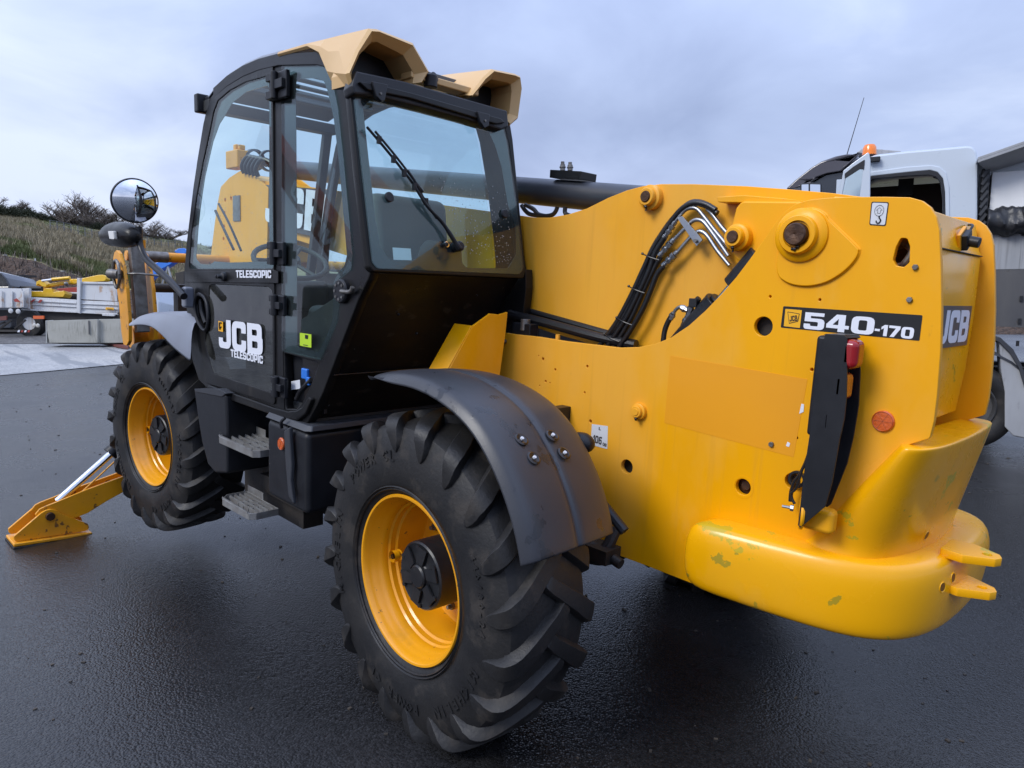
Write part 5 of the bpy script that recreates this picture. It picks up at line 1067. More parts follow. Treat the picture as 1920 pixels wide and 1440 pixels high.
b = B(); c = V([(-0.3464,0.4968,1.284)][0]); b.lathe([(.022, -.02), (.022, .012), (.014, .022), (.001, .022)], c, (1, 0, .17), n=20); c = V([(-0.3568,0.427,1.2865)][0]); b.lathe([(.010, -.01), (.010, .012), (.001, .014)], c, (1, 0, .17), n=14); part('wiper_pivot', 'black_plastic', b, 0)
b = B(); c = V([(-0.3618,0.4311,1.2867)][0]); b.lathe([(.008, .012), (.013, .012), (.013, .016), (.008, .016)], c, (1, 0, .17), n=16, closed=True); part('washer_jet', 'chrome', b, 0)
# header bar above the rear window, with glass hinges
hb = [(-0.4406,0.0276,1.9262),(-0.4412,0.106,1.9298),(-0.4424,0.2618,1.9371),(-0.4419,0.518,1.9343),(-0.4415,0.8495,1.9318),(-0.4286,0.8487,1.8559),(-0.425,0.798,1.8349),(-0.4266,0.5704,1.8439),(-0.4272,0.3634,1.8476),(-0.4272,0.0983,1.8479),(-0.4248,0.0095,1.8336),(-0.43,0.0028,1.8644)]
cpl('rear_header', hb, .07, 'black_plastic', r=.012, bevel=.008)
hb2 = [(-0.4182,0.0236,1.8827),(-0.4193,0.0922,1.8895),(-0.4198,0.2734,1.8925),(-0.4181,0.7885,1.8821),(-0.4156,0.8144,1.8676),(-0.4129,0.7515,1.8515),(-0.4157,0.2711,1.8685),(-0.4142,0.0648,1.8592)]
cpl('header_rib', hb2, .02, 'cab_black', r=.004, bevel=.004)
for P in ([(-0.41,0.081,1.8937),(-0.4107,0.1565,1.8978),(-0.3994,0.135,1.8313),(-0.3982,0.1192,1.824),(-0.4009,0.0957,1.8398)], [(-0.4085,0.6311,1.8845),(-0.4086,0.7089,1.8852),(-0.3994,0.6969,1.8312),(-0.397,0.6693,1.817),(-0.401,0.6459,1.8408)]):
    cpl('glass_hinge', P, .02, 'black_plastic', r=.004, bevel=.003)
    b = B(); P = [V(p) for p in P]; c = P[2].lerp(P[0], .35) + Vector((.001, 0, 0)); b.cyl(c - Vector((.004, 0, 0)), c + Vector((.004, 0, 0)), .005, n=8); part('hinge_rivet', 'dull_steel', b, 0)
# roof: rails, lining, bars one can look up through
rp = [(-1.9754,0.1141,2.0975),(-1.7997,0.1156,2.134),(-1.6097,0.1163,2.1535),(-1.4319,0.1165,2.1565),(-1.2225,0.116,2.1445),(-0.8673,0.1137,2.0884),(-0.741,0.1121,2.0487),(-0.6637,0.1094,1.9801)]
rp = [V(p) for p in rp]
b = B(); inner = [p - Vector((0, 0, .055)) for p in rp]
for y0, y1 in ((.10, .165), (.86, .93)):
    b = B(); b.loft([[(p.x, y0, p.z), (p.x, y1, p.z + .012), (q.x, y1, q.z), (q.x, y0, q.z)] for p, q in zip(rp, inner)]); part('roof_rail', 'black_plastic', b, .004)

b = B()
b.loft([[(p.x, .2, p.z + .012), (p.x, .8, p.z + .012), (q.x, .8, q.z), (q.x, .2, q.z)] for p, q in list(zip(rp, inner))[:2]])
b.bb((-.86, .2, 2.02), (-.62, .8, 2.06))
part('roof_panel', 'interior_grey', b, .004)
for k in range(6):
    x = -1.74 + k * .125; z = 2.062 + .025 * math.sin(min(1, (k + 1) / 4) * PI / 2)
    b = B(); b.bb((x - .024, .16, z - .006), (x + .024, .87, z + .006)); part('roof_bar', 'interior_grey', b, .003)
b = B(); b.loft([[(p.x, .21, p.z + .002), (p.x, .79, p.z + .002), (p.x, .79, p.z - .002), (p.x, .21, p.z - .002)] for p in rp[2:6]]); part('roof_glass', 'clear_glass', b, 0)
b = B(); rr_ = [V(p) for p in [(-2.0414,0.1024,2.0543),(-1.9506,0.1039,2.0918),(-1.776,0.1053,2.1281),(-1.5872,0.1061,2.1475),(-1.4105,0.1062,2.1505),(-1.2023,0.1057,2.1385)]]; b.loft([[p + Vector((0, -.004, .0)), p + Vector((0, .004, .018)), p + Vector((0, .07, .03)), p + Vector((0, .09, .0))] for p in rr_]); part('roof_trim', 'fender_dry', b, .004)
# beige lamp hoods at the rear roof corners
def hood(stations, name='roof_hood', m='beige_plastic'):
    b = B(); b.loft([[tuple(p) for p in st] for st in stations], cap=True); return b.obj(name, m, TEL, bevel=.012, seg=3)
def arch(x, outer_yz, inner_k, xi):
    pass
def make_hood(out_r, in_r, x_r, front, xf, rings=None):
    """out_r: rear arch (y, z); front: same count at the front end"""
    b = B(); n = len(out_r)
    R0 = [(x_r, y, z) for y, z in out_r]; R1 = [(x_r - .02, y, z) for y, z in in_r]; R2 = [(x_r - .16, y, z) for y, z in in_r]
    given = rings; rings = given or [[(xf[i], y, z) for i, (y, z) in enumerate(front)]]
    for t in (() if given else (.3, .6, .85)): rings.append([(xf[i] + (x_r - xf[i]) * t, front[i][0] + (out_r[i][0] - front[i][0]) * t, front[i][1] + (out_r[i][1] - front[i][1]) * (t ** 1.15)) for i in range(n)])
    rings += [R0, [(x_r + .012, y + (iy - y) * .25, z + (iz - z) * .25) for (y, z), (iy, iz) in zip(out_r, in_r)], R1, R2]
    b.loft(rings, cap=False, closed=False)
    me = b.mesh('roof_hood'); o = new_obj('roof_hood', me, 'beige_plastic', TEL)
    so = o.modifiers.new('solid', 'SOLIDIFY'); so.thickness = .006; so.offset = 0
    bv = o.modifiers.new('bevel', 'BEVEL'); bv.width = .022; bv.segments = 4; bv.limit_method = 'ANGLE'; bv.angle_limit = rad(16); bv.harden_normals = True
    k = B(); k.add(R2, [tuple(range(n))]); q = k.obj('hood_recess', 'black_plastic', TEL)
    return o
outL = [(.012, 1.867), (-.007, 1.908), (.035, 2.00), (.093, 2.097), (.130, 2.104), (.305, 2.096), (.392, 2.006), (.354, 1.953)]
inL = [(.030, 1.880), (.028, 1.925), (.062, 2.00), (.118, 2.062), (.145, 2.070), (.275, 2.050), (.335, 1.985), (.328, 1.945)]
HL = [[(-1.22, .10, 2.130), (-1.22, .096, 2.138), (-1.22, .10, 2.145), (-1.22, .112, 2.152), (-1.22, .15, 2.155), (-1.22, .36, 2.155), (-1.20, .44, 2.14), (-1.18, .44, 2.10)],
      [(-.92, .10, 2.112), (-.93, .088, 2.120), (-.94, .088, 2.128), (-.96, .108, 2.138), (-.96, .14, 2.142), (-.96, .33, 2.140), (-.96, .42, 2.10), (-.95, .42, 2.06)],
      [(-.80, .092, 2.055), (-.80, .072, 2.068), (-.80, .078, 2.09), (-.80, .102, 2.124), (-.8, .136, 2.130), (-.8, .32, 2.126), (-.8, .408, 2.06), (-.78, .39, 2.02)],
      [(-.722, .085, 1.945), (-.715, .062, 1.975), (-.71, .065, 2.05), (-.70, .098, 2.116), (-.70, .134, 2.122), (-.70, .315, 2.115), (-.70, .402, 2.04), (-.70, .38, 1.995)],
      [(-.58, .045, 1.899), (-.59, .028, 1.940), (-.60, .05, 2.03), (-.60, .096, 2.108), (-.60, .132, 2.115), (-.60, .31, 2.107), (-.60, .398, 2.025), (-.60, .368, 1.975)]]
outR = [(.626, 1.954), (.655, 1.99), (.70, 2.045), (.755, 2.094), (.90, 2.106), (.935, 2.103), (.949, 2.055), (.930, 1.912), (.875, 1.869)]
inR = [(.66, 1.962), (.685, 1.99), (.725, 2.03), (.77, 2.062), (.88, 2.07), (.90, 2.066), (.908, 2.03), (.898, 1.93), (.87, 1.90)]
frR = [(.62, 2.05), (.64, 2.09), (.68, 2.12), (.73, 2.14), (.88, 2.15), (.93, 2.14), (.945, 2.09), (.94, 2.03), (.93, 2.0)]
make_hood(outL, inL, -.46, None, None, HL)
make_hood(outR, inR, -.46, frR, [-.95, -1.0, -1.1, -1.15, -1.15, -1.1, -1.0, -.9, -.9])
b = B(); b.prism([(-.60, .39, 2.01), (-.62, .62, 2.0), (-.56, .68, 2.03), (-1.0, .66, 2.09), (-1.0, .4, 2.09)], (0, 0, -.03)); part('roof_skin', 'dirty_beige', b, .004)
b = B(); b.bb((-.56, .32, 1.97), (-.48, .70, 2.0)); part('roof_skin_edge', 'beige_plastic', b, .006)
b = B(); c = V([(-0.5,0.4211,1.9798)][0]); b.cyl(c, c + Vector((.04, .01, .015)), .022); b.cyl(c + Vector((.02, 0, .02)), c + Vector((.02, 0, -.03)), .03); part('rear_work_lamp', 'black_plastic', b, .004)
b = B(); c = V([(-2.1141,0.1016,2.0356)][0]); b.box(c + Vector((-.02, .0, 0)), (.05, .07, .10)); b.box(c + Vector((.03, .02, .02)), (.08, .03, .03)); part('front_work_lamp', 'black_plastic', b, .008)
# front windscreen pillars and dash
b = B(); b.beam((-2.33, .88, 1.1), (-2.08, .86, 2.03), .05, .05); b.bb((-2.12, .1, 1.99), (-2.03, .9, 2.05)); part('front_header', 'interior', b, .006)
b = B(); b.bb((-2.33, .12, .62), (-1.98, .9, 1.06)); b.bb((-2.0, .3, .9), (-1.85, .75, 1.08)); part('dashboard', 'interior', b, .03)
b = B(); b.bb((-2.2, .09, .45), (-.85, .9, .52)); b.bb((-1.2, .12, .52), (-.86, .88, .66)); part('cab_floor', 'interior', b, .005)
b = B(); b.tube([(-2.0, .45, .70), (-1.85, .43, 1.05), (-1.74, .42, 1.16)], .035); part('steering_column', 'interior', b, 0)
b = B(); c = Vector((-1.72, .42, 1.19)); ax = Vector((.45, -.1, .9)).normalized(); u_, w_, _ = frame(ax)
b.tube([c + (u_ * math.cos(a) + w_ * math.sin(a)) * .20 for a in [2 * PI * i / 28 for i in range(29)]], .015, smooth=False)
for k in range(3): a = k * 2 * PI / 3; b.tube([c, c + (u_ * math.cos(a) + w_ * math.sin(a)) * .2], .011, smooth=False)
b.lathe([(.001, .03), (.05, .025), (.06, -.01)], c, ax, n=20); part('steering_wheel', 'interior', b, 0)
b = B(); b.lathe([(.001, .033), (.018, .033), (.018, .03)], c, ax, n=4); part('wheel_badge', 'label_yellow', b, 0)
# seat
def cushion(name, c, size, rot, m='interior'):
    b = B(); b.box(c, size, rot); b.obj(name, m, TEL, bevel=.05, seg=4)
Ry = lambda a: Matrix.Rotation(a, 3, 'Y')
cushion('seat_cushion', (-1.15, .58, .88), (.50, .50, .14), Ry(.08))
cushion('seat_back', (-.86, .61, 1.24), (.12, .46, .58), Ry(-.14), 'interior_grey')
cushion('seat_base', (-1.12, .58, .68), (.34, .34, .28), Ry(0))
b = B(); b.bb((-1.35, .70, .80), (-.95, .78, .92)); part('arm_rest', 'interior', b, .02)
b = B(); b.tube([(-1.3, .74, .92), (-1.38, .74, 1.10)], .016); b.sphere((-1.385, .74, 1.13), .03); part('joystick', 'interior', b, 0)
# wiper arms on the far front glass
b = B(); b.tube([(-2.4556,0.3,1.4814),(-2.3329,0.3,1.3661),(-2.1993,0.3,1.2449)], .008); b.tube([(-2.4058,0.3,1.5216),(-2.2548,0.3,1.3967),(-2.0962,0.3,1.2394)], .007); part('front_wiper', 'hose', b, 0)

# ---- side boxes, steps
b = B(); b.bb((-1.185, .012, .03), (-.79, .80, .42)); part('tank_box', 'black_plastic', b, .03, seg=3)
b = B(); b.loft([[(-1.19, .005, .425), (-1.19, .03, .452), (-1.19, .80, .452), (-1.19, .80, .425)], [(-.80, .005, .425), (-.815, .03, .452), (-.80, .80, .452), (-.80, .80, .425)], [(-.775, .03, .425), (-.79, .04, .452), (-.775, .80, .452), (-.775, .80, .425)]]); part('box_lid', 'grey_plastic', b, .006)
b = B(); P = [(-0.9522,0,0.4022),(-0.8957,0,0.4331),(-0.8958,0,0.3953),(-0.8756,0,0.26),(-0.8858,0,0.1809),(-0.8604,0,0.0714),(-0.9064,0,0.0982),(-0.9422,0,0.2966)]
b.prism([V(p) + Vector((0, .004, 0)) for p in P], (0, -.022, 0)); part('groove_shade', 'grey_plastic', b, .008)  # raised lighter shape drawn in place of a groove's shading on the box
b = B(); b.tube([(-.995, -.004, .41), (-.985, -.012, .44), (-.97, .0, .462)], .008); part('box_strap', 'black_plastic', b, 0)
reflector([(-1.0116,0.006,0.3278)][0], .030)
b = B(); P = [V(p) for p in [(-2.0734,0,0.4376),(-1.7148,0,0.4756),(-1.6328,0,0.4647),(-1.6183,0,0.2988),(-1.6342,0,0.0354),(-1.7766,0,0.0019),(-1.9008,0,0.0353),(-1.972,0,0.1392),(-2.0266,0,0.2857)]]
b.prism(P, (0, .35, 0)); part('step_guard', 'black_plastic', b, .015, seg=3)
b = B(); P = [V(p) + Vector((0, -.001, 0)) for p in [(-2.0548,-0.004,0.4407),(-1.7115,-0.004,0.491),(-1.616,-0.004,0.4792),(-1.6715,-0.004,0.4504),(-2.0479,-0.004,0.423)]]; b.prism(P, (0, .12, 0)); part('guard_lid', 'grey_plastic', b, .006)
b = B(); b.bb((-1.95, .24, -.22), (-1.24, .36, .50)); b.bb((-1.66, .20, -.10), (-1.17, .30, .0)); b.bb((-2.05, .42, -.20), (-1.28, .75, .40)); part('step_well', 'chassis_dark', b, .004)
cpl('well_label', [(-1.9372,0.28,0.3389),(-1.8255,0.28,0.3445),(-1.8258,0.28,0.3255),(-1.9376,0.28,0.3195)], .001, 'label_white', r=.001, bevel=0)
def step(z, x0, x1, y0, y1):
    t = bpy.data.objects.new('step', None); COL.objects.link(t); t.parent = TEL
    out = [(x0, y1), (x0, y0 + .05), (x0 + .06, y0), (x1 - .02, y0 + .01), (x1, y0 + .04), (x1, y1)]
    b = B()
    for i in range(len(out) - 1):
        a, c = Vector((*out[i], z)), Vector((*out[i + 1], z)); b.beam(a, c, .004, .036)
    b.beam((x0, y1, z), (x1, y1, z), .004, .036); b.beam((x0 + .01, y1 + .004, z + .03), (x0 + .2, y1 + .004, z + .03), .004, .05)
    b.obj('step_frame', 'step_steel', t, bevel=.0012)
    for k in range(4):
        y = y0 + .055 + k * (y1 - y0 - .07) / 3.2; b = B(); b.beam((x0 + .02, y, z), (x1 - .01, y, z), .004, .026)
        n = 26
        for i in range(n):
            x = x0 + .03 + (x1 - x0 - .05) * i / (n - 1); b.add([(x - .006, y - .002, z + .0131), (x + .006, y - .002, z + .0131), (x, y, z + .023), (x - .006, y + .002, z + .0131), (x + .006, y + .002, z + .0131)], [(0, 1, 2), (4, 3, 2), (1, 4, 2), (3, 0, 2)])
        b.obj('step_bar', 'step_steel', t)
    n = 30; b = B()
    for i in range(n):
        f = i / (n - 1); x = x0 + .05 + (x1 - x0 - .08) * f; y = y0 + .004; b.add([(x - .006, y - .002, z + .018), (x + .006, y - .002, z + .018), (x, y, z + .030), (x - .006, y + .002, z + .018), (x + .006, y + .002, z + .018)], [(0, 1, 2), (4, 3, 2), (1, 4, 2), (3, 0, 2)])
    b.obj('step_teeth', 'step_steel', t)
    for k in range(3):
        x = x0 + .14 + k * (x1 - x0 - .26) / 2; b = B(); b.beam((x, y0 + .05, z - .002), (x, y1 - .01, z - .002), .005, .02); b.obj('step_rib', 'step_steel', t)
step(.225, -1.71, -1.25, -.03, .16)
step(-.115, -1.68, -1.30, -.03, .13)

# ---- mudguards
def mudguard(cx, phis, sec, scale, name, m):
    b = B(); rings = []
    for ph in phis:
        s_ = scale(ph); rings.append([(cx + r * s_ * math.cos(rad(ph)), y, r * s_ * math.sin(rad(ph))) for r, y in sec(ph)])
    b.loft(rings, cap=False, closed=False); me = b.mesh(name); o = new_obj(name, me, m, TEL)
    so = o.modifiers.new('solid', 'SOLIDIFY'); so.thickness = .006; so.offset = -1
    sb = o.modifiers.new('subsurf', 'SUBSURF'); sb.levels = sb.render_levels = 1
    bv = 0
    return o
def sec_r(ph):
    k = 0 if ph < 98 else (ph - 98) / 10
    sk = .752 + .045 * max(0, k)
    return [(sk, -.028), (sk + .006, -.030), (.778, -.016), (.792, -.004), (.800, .012), (.803, .05), (.803, .12), (.800, .190), (.797, .205), (.789, .212), (.789, .222), (.797, .229), (.799, .245), (.790, .34), (.772, .42), (.752, .455), (.735, .462)]
phis = [108, 107, 105, 101, 96, 90, 84, 78, 72, 66, 60, 54, 48, 42, 36, 31, 27, 24.5, 23.5]
sc_r = lambda ph: 1 if ph > 62 else 1 - .0026 * (62 - ph)
mudguard(0, phis, sec_r, sc_r, 'rear_mudguard', 'fender_plastic')
mudguard(0, phis, lambda ph: [(r, 2 * YC - y) for r, y in sec_r(ph)], sc_r, 'rear_mudguard', 'fender_plastic')
for px in [(0.4646,0.11,0.6274),(0.4706,0.258,0.6223),(0.5157,0.12,0.5728),(0.5185,0.27,0.5677)]:
    p = Vector(px); n_ = Vector((p.x, 0, p.z)).normalized(); b = B()
    b.lathe([(.026, .0045), (.020, .007), (.012, .005), (.001, .005)], p, n_, n=20); part('fixing_washer', 'grease', b, 0)
    b = B(); b.cyl(p, p + n_ * .012, .0068, n=6); part('fixing_bolt', 'label_white', b, .001)
b = B(); b.tube([(.30, .5, .50), (.62, .52, .26)], .02); part('mudguard_stay', 'black_plastic', b, 0); b = B(); b.bb((.0, .46, .45), (.05, .86, .60)); part('mudguard_stay', 'black_plastic', b, 0)
b = B(); c = V([(0.4069,0.5,0.5537)][0]); b.sphere(c, .045, 14, (1.3, 1, .9)); part('stay_boss', 'black_plastic', b, 0)
b = B(); c = V([(0.3876,0.7,0.0604)][0]); b.box(c, (.12, .1, .06)); b.cyl(c + Vector((.06, 0, -.01)), c + Vector((.1, 0, -.02)), .022); b.tube([c + Vector((-.1, 0, .05)), c, c + Vector((.03, .05, .1))], .025); part('steering_link', 'chassis_dark', b, .01)
lo_ = [(-3.0991,-0.03,0.7167),(-2.8732,-0.03,0.7423),(-2.645,-0.03,0.7443),(-2.4626,-0.03,0.7013),(-2.291,-0.03,0.6447),(-2.0246,-0.03,0.5911)]
up_ = [(-3.2321,0.02,0.7232),(-3.0723,0.02,0.7824),(-2.8613,0.02,0.8186),(-2.5988,0.02,0.8402),(-2.3316,0.02,0.8556),(-2.1119,0.02,0.8312)]
rings = []
for a, c_ in zip(spline([V(p) for p in lo_], 4), spline([V(p) for p in up_], 4)):
    rings.append([tuple(a), tuple(a.lerp(c_, .5) + Vector((0, -.008, .004))), tuple(c_), tuple(c_ + Vector((.01, .06, .012))), tuple(c_ + Vector((.03, .35, .0))), tuple(c_ + Vector((.04, .44, -.03)))])
b = B(); b.loft(rings, cap=False, closed=False); o = new_obj('front_mudguard', b.mesh('front_mudguard'), 'fender_dry', TEL); so = o.modifiers.new('solid', 'SOLIDIFY'); so.thickness = .006; so.offset = -1; sb = o.modifiers.new('subsurf', 'SUBSURF'); sb.levels = sb.render_levels = 1
o = new_obj('front_mudguard', bpy.data.meshes.new_from_object(o.evaluated_get(bpy.context.evaluated_depsgraph_get())), None, TEL); o.scale = (1, -1, 1); o.location = (0, 2 * YC, 0)

# ---- mirrors
b = B(); b.tube([(-2.0499,-0.05,0.9678),(-2.2316,-0.05,1.0373),(-2.4603,-0.05,1.107),(-2.6134,-0.05,1.1512),(-2.7049,-0.05,1.1982),(-2.7574,-0.05,1.263),(-2.7675,-0.05,1.3606)], .020, n=14); part('mirror_arm', 'black_plastic', b, 0)
b = B(); c = V([(-2.2032,0,0.9571)][0]); b.box(c + Vector((.02, .02, 0)), (.06, .06, .12)); part('arm_socket', 'fender_dry', b, .015)
mc = V([(-2.7269,-0.07,1.5119)][0]); mn = Vector((.99, -.09, -.09)).normalized(); Rm = .126
b = B(); Rs = .25
b.lathe([(.0005, 0)] + [(Rm * math.sin(k * PI / 20), -(Rs - math.sqrt(Rs * Rs - (Rm * math.sin(k * PI / 20)) ** 2))) for k in range(1, 11)], mc, mn, n=64); part('round_mirror', 'mirror_glass', b, 0)
b = B(); b.lathe([(Rm - .006, -.046), (Rm - .003, -.036), (Rm + .006, -.036), (Rm + .010, -.046), (Rm + .006, -.06), (Rm * .8, -.085), (Rm * .4, -.10), (.001, -.10)], mc, mn, n=64); part('mirror_shell', 'black_plastic', b, 0)
rings = []
for t, px_ in enumerate([(-3.3689,-0.08,1.2997),(-3.2611,-0.08,1.3097),(-3.0681,-0.08,1.3152),(-2.8769,-0.08,1.3072),(-2.7164,-0.08,1.2965)]):
    h = (.045, .085, .10, .10, .06)[t]; p = V(px_); rings.append([(p.x, p.y + h * .8 * math.cos(a), p.z + h * .85 * math.sin(a)) for a in [2 * PI * k / 14 for k in range(14)]])
b = B(); b.loft(rings); b.obj('mirror_housing', 'cab_black', TEL, subsurf=2)
c = V([(-2.9141,-0.17,1.3043)][0]); plate('indicator_lens', [(-2.9658,-0.17,1.3277),(-2.8574,-0.17,1.3266),(-2.8427,-0.17,1.2747),(-2.9393,-0.17,1.2782)], .02, 'clear_lens', TEL, r=.008, bevel=.003)

# ---- front carriage, held low ahead of the machine
fr1 = [(-3.913,0.12,1.1582),(-3.8816,0.12,1.2021),(-3.8284,0.12,1.2183),(-3.7681,0.12,1.1955),(-3.6926,0.12,1.0999),(-3.6368,0.12,0.947),(-3.6021,0.12,0.7156),(-3.6195,0.12,0.5569),(-3.6725,0.12,0.5198),(-3.7471,0.12,0.5202),(-3.7858,0.12,0.6212),(-3.8131,0.12,0.8196),(-3.8709,0.12,0.9764)]
for yy, m_ in ((.12, 'yellow_worn'), (.30, 'yellow_worn')):
    plate('carriage_plate', [(p[0], yy, p[2]) for p in fr1], .025, m_, TEL, r=.02, bevel=.003)
xb = sum(p[0] for p in fr1) / len(fr1); z0c, z1c = fr1[8][2], fr1[2][2]
b = B(); b.beam((fr1[3][0] + .02, .225, z1c + .12), (fr1[8][0] + .03, .225, z0c + .1), .07, .09, up=(0, 1, 0)); part('carriage_bar', 'dull_steel', b, .006)
tp = V([(-3.8814,0.2,1.1826)][0]); b = B(); b.cyl(tp, tp + Vector((0, 1.95, 0)), .038, n=24); part('upper_tube', 'yellow_worn', b, 0)
b = B(); b.cyl(tp + Vector((0, .05, 0)), tp + Vector((0, .30, 0)), .042, n=24); b.tube([tp + Vector((0, .95, .04)), tp + Vector((.05, 1.0, .09)), tp + Vector((.0, 1.15, .08)), tp + Vector((.03, 1.3, .05))], .012); part('tube_sleeve', 'dull_steel', b, 0)
b = B()
for k in range(26): q = tp + Vector((random.uniform(-.03, .03), 1.0 + random.random() * .45, random.uniform(.02, .06))); b.tube([q, q + Vector((random.uniform(-.05, .05), random.uniform(-.06, .06), random.uniform(-.06, .06))), q + Vector((random.uniform(-.05, .05), random.uniform(-.08, .08), random.uniform(-.05, .05)))], .008, n=6)
part('lashing_chain', 'yellow_worn', b, 0)
mp = V([(-4.0643,0.3,0.9356)][0]); b = B(); b.cyl(mp, mp + Vector((0, 1.8, 0)), .036, n=24); b.bb((mp.x - .05, .62, z0c + .12), (mp.x + .05, .86, mp.z + .03)); part('middle_tube', 'chassis_dark', b, 0)
lp = V([(-3.8363,0.2,0.5659)][0]); b = B(); b.cyl(lp, lp + Vector((0, 1.9, 0)), .085, n=28); part('lower_tube', 'yellow_worn', b, 0)
for k in range(4): b = B(); b.lathe([(.085, 0), (.097, .004), (.097, .018), (.085, .022)], lp + Vector((0, .12 + k * .035, 0)), n=28); part('tube_ring', 'yellow_worn', b, 0)
b = B(); q = V([(-3.7416,0.1,1.0435)][0]); b.tube([q + Vector((math.cos(a) * .07, -.01, math.sin(a) * .10)) for a in [2 * PI * i / 16 for i in range(17)]], .012, smooth=False); b.cyl(q + Vector((-.05, -.04, 0)), q + Vector((.05, .0, 0)), .035); b.tube([q, q + Vector((.12, .1, .01)), q + Vector((.2, .25, .0))], .008); part('quick_hitch_pin', 'dull_steel', b, 0)
b = B(); q = V([(-3.8102,0.3,1.2447)][0]); b.tube([q, q + Vector((0, 0, .06))], .02); part('tube_stud', 'yellow_worn', b, 0)

# ---- stabiliser on the near side
fp = [(-3.52,-0.6673,-0.7381),(-3.52,-0.5366,-0.634),(-3.52,-0.5073,-0.6095),(-3.52,-0.475,-0.5931),(-3.52,-0.4463,-0.5913),(-3.52,-0.4148,-0.6056),(-3.52,-0.3681,-0.6505),(-3.52,-0.2216,-0.7459),(-3.52,-0.2157,-0.7714),(-3.52,-0.2199,-0.7906),(-3.52,-0.2407,-0.798),(-3.52,-0.6542,-0.7792),(-3.52,-0.6656,-0.7651)]
plate('foot_cheek', fp, .02, 'yellow_worn', TEL, r=.01, bevel=.003, cam_pt=MC)
fb = [(-3.78,-0.6219,-0.7485),(-3.78,-0.4889,-0.6458),(-3.78,-0.4423,-0.6272),(-3.78,-0.3928,-0.6331),(-3.78,-0.3437,-0.6632),(-3.78,-0.1825,-0.7879),(-3.78,-0.1847,-0.842),(-3.78,-0.6317,-0.8175)]
bz = min(p[2] for p in fp) 
plate('foot_cheek', [(-3.70, p[1] - .0, p[2]) for p in fp], .02, 'yellow_worn', TEL, r=.01, bevel=.003)
ys = sorted(p[1] for p in fp); zlo = min(p[2] for p in fp)
b = B(); b.prism([(-3.48, ys[0] - .01, fp[12][2] - .012), (-3.48, ys[-1] + .01, fp[9][2] - .012), (-3.75, ys[-1] + .01, fp[9][2] - .028), (-3.75, ys[0] - .01, fp[12][2] - .028)], (0, 0, -.022)); part('foot_plate', 'yellow_worn', b, .006)
b = B(); b.prism([(-3.47, ys[0] - .015, fp[12][2] - .035), (-3.47, ys[-1] + .015, fp[9][2] - .035), (-3.76, ys[-1] + .015, fp[9][2] - .051), (-3.76, ys[0] - .015, fp[12][2] - .051)], (0, 0, -.012)); part('foot_sole', 'rubber', b, .004)
lg = [(-3.54,-0.5382,-0.6201),(-3.54,-0.5083,-0.584),(-3.54,-0.4762,-0.5713),(-3.54,-0.4016,-0.5513),(-3.54,-0.2238,-0.4987),(-3.54,0.009,-0.4435),(-3.54,0.1421,-0.4123),(-3.54,0.1878,-0.5161),(-3.54,0.0491,-0.5493),(-3.54,-0.0896,-0.6089),(-3.54,-0.2137,-0.6728),(-3.54,-0.3092,-0.6965),(-3.54,-0.4316,-0.717)]
plate('leg_plate', lg, .016, 'yellow_worn', TEL, r=.012, bevel=.003)
plate('leg_plate', [(-3.66, p[1], p[2]) for p in lg], .016, 'yellow_worn', TEL, r=.012, bevel=.003)
lgb = [V(p) for p in lg]
b = B(); b.prism([(-3.56, lgb[i].y, lgb[i].z + (.03 if i < 7 else 0)) if i >= 7 else (-3.56, lgb[i].y, lgb[i].z - .11) for i in (3, 4, 5, 6, 7, 8, 9, 10)], (-.10, 0, 0)); part('leg_floor', 'yellow_worn', b, 0)
b = B(); c = V([(-3.5,-0.4527,-0.6386)][0]); b.cyl(c - Vector((.23, 0, 0)), c + Vector((.006, 0, 0)), .028, n=24); part('foot_pin', 'rust_pin', b, .003)
r0, r1 = V([(-3.6,-0.3858,-0.5665)][0]), V([(-3.6,0.0007,-0.2437)][0])
part('stabiliser_rod', 'chrome', B().cyl(r0, r1, .026, n=24), 0)
q = (r1 - r0).normalized(); b = B(); b.cyl(r1 - q * .03, r1 + q * .7, .05, n=24); b.cyl(r1 - q * .05, r1 - q * .01, .06, n=24); part('stabiliser_cylinder', 'black_plastic', b, .003)
b = B(); b.tube([r0 + Vector((.04, .05, -.03)), r0.lerp(r1, .5) + Vector((.04, .02, -.05)), r1 + Vector((.04, 0, -.06))], .006); part('stabiliser_hose', 'yellow_worn', b, 0)

# ------------------------------------------------------------------ white haul truck on the right (its own coordinates: x to its tail, y to its far side)
W0 = Vector((0.124197, 8.010239, 0.000000))
TRK = thing('haul_truck', 'white haul truck with open cab door, orange beacon and grey tipper body behind the handler', 'truck', W0, rot=(0, 0, math.atan2(.2811, .9597)))
TC = Vector((1.5, -9, 1.7))
def tp_(name, P, thick, m, **k):
    return plate(name, P, thick, m, k.pop('parent', TRK), cam_pt=TC, **k)
h_r = .05
cabp = [(-1.541,0,3.2466),(-1.4307,0,3.3891),(-1.2038,0,3.4622),(-0.8691,-0,3.4734),(-0.5463,-0,3.4723),(-0.2763,-0,3.4752),(-0.2144,0,3.4632),(-0.1752,0,3.4068),(-0.1588,-0,3.3118),(-0.0041,0,0.9636),(-1.4791,0,0.8928),(-1.5589,-0,2.6713)]
win = [(-1.2514,-0,3.1859),(-0.8525,0,3.1915),(-0.6243,0,3.1853),(-0.5478,0,3.155),(-0.5003,-0,3.0732),(-0.4749,0,2.921),(-0.443,0,2.4954),(-0.4742,-0,2.3134),(-1.2454,0,2.3374)]
tp_('cab_side', cabp, .06, 'white_paint', holes=[win], r=.08, bevel=.02)
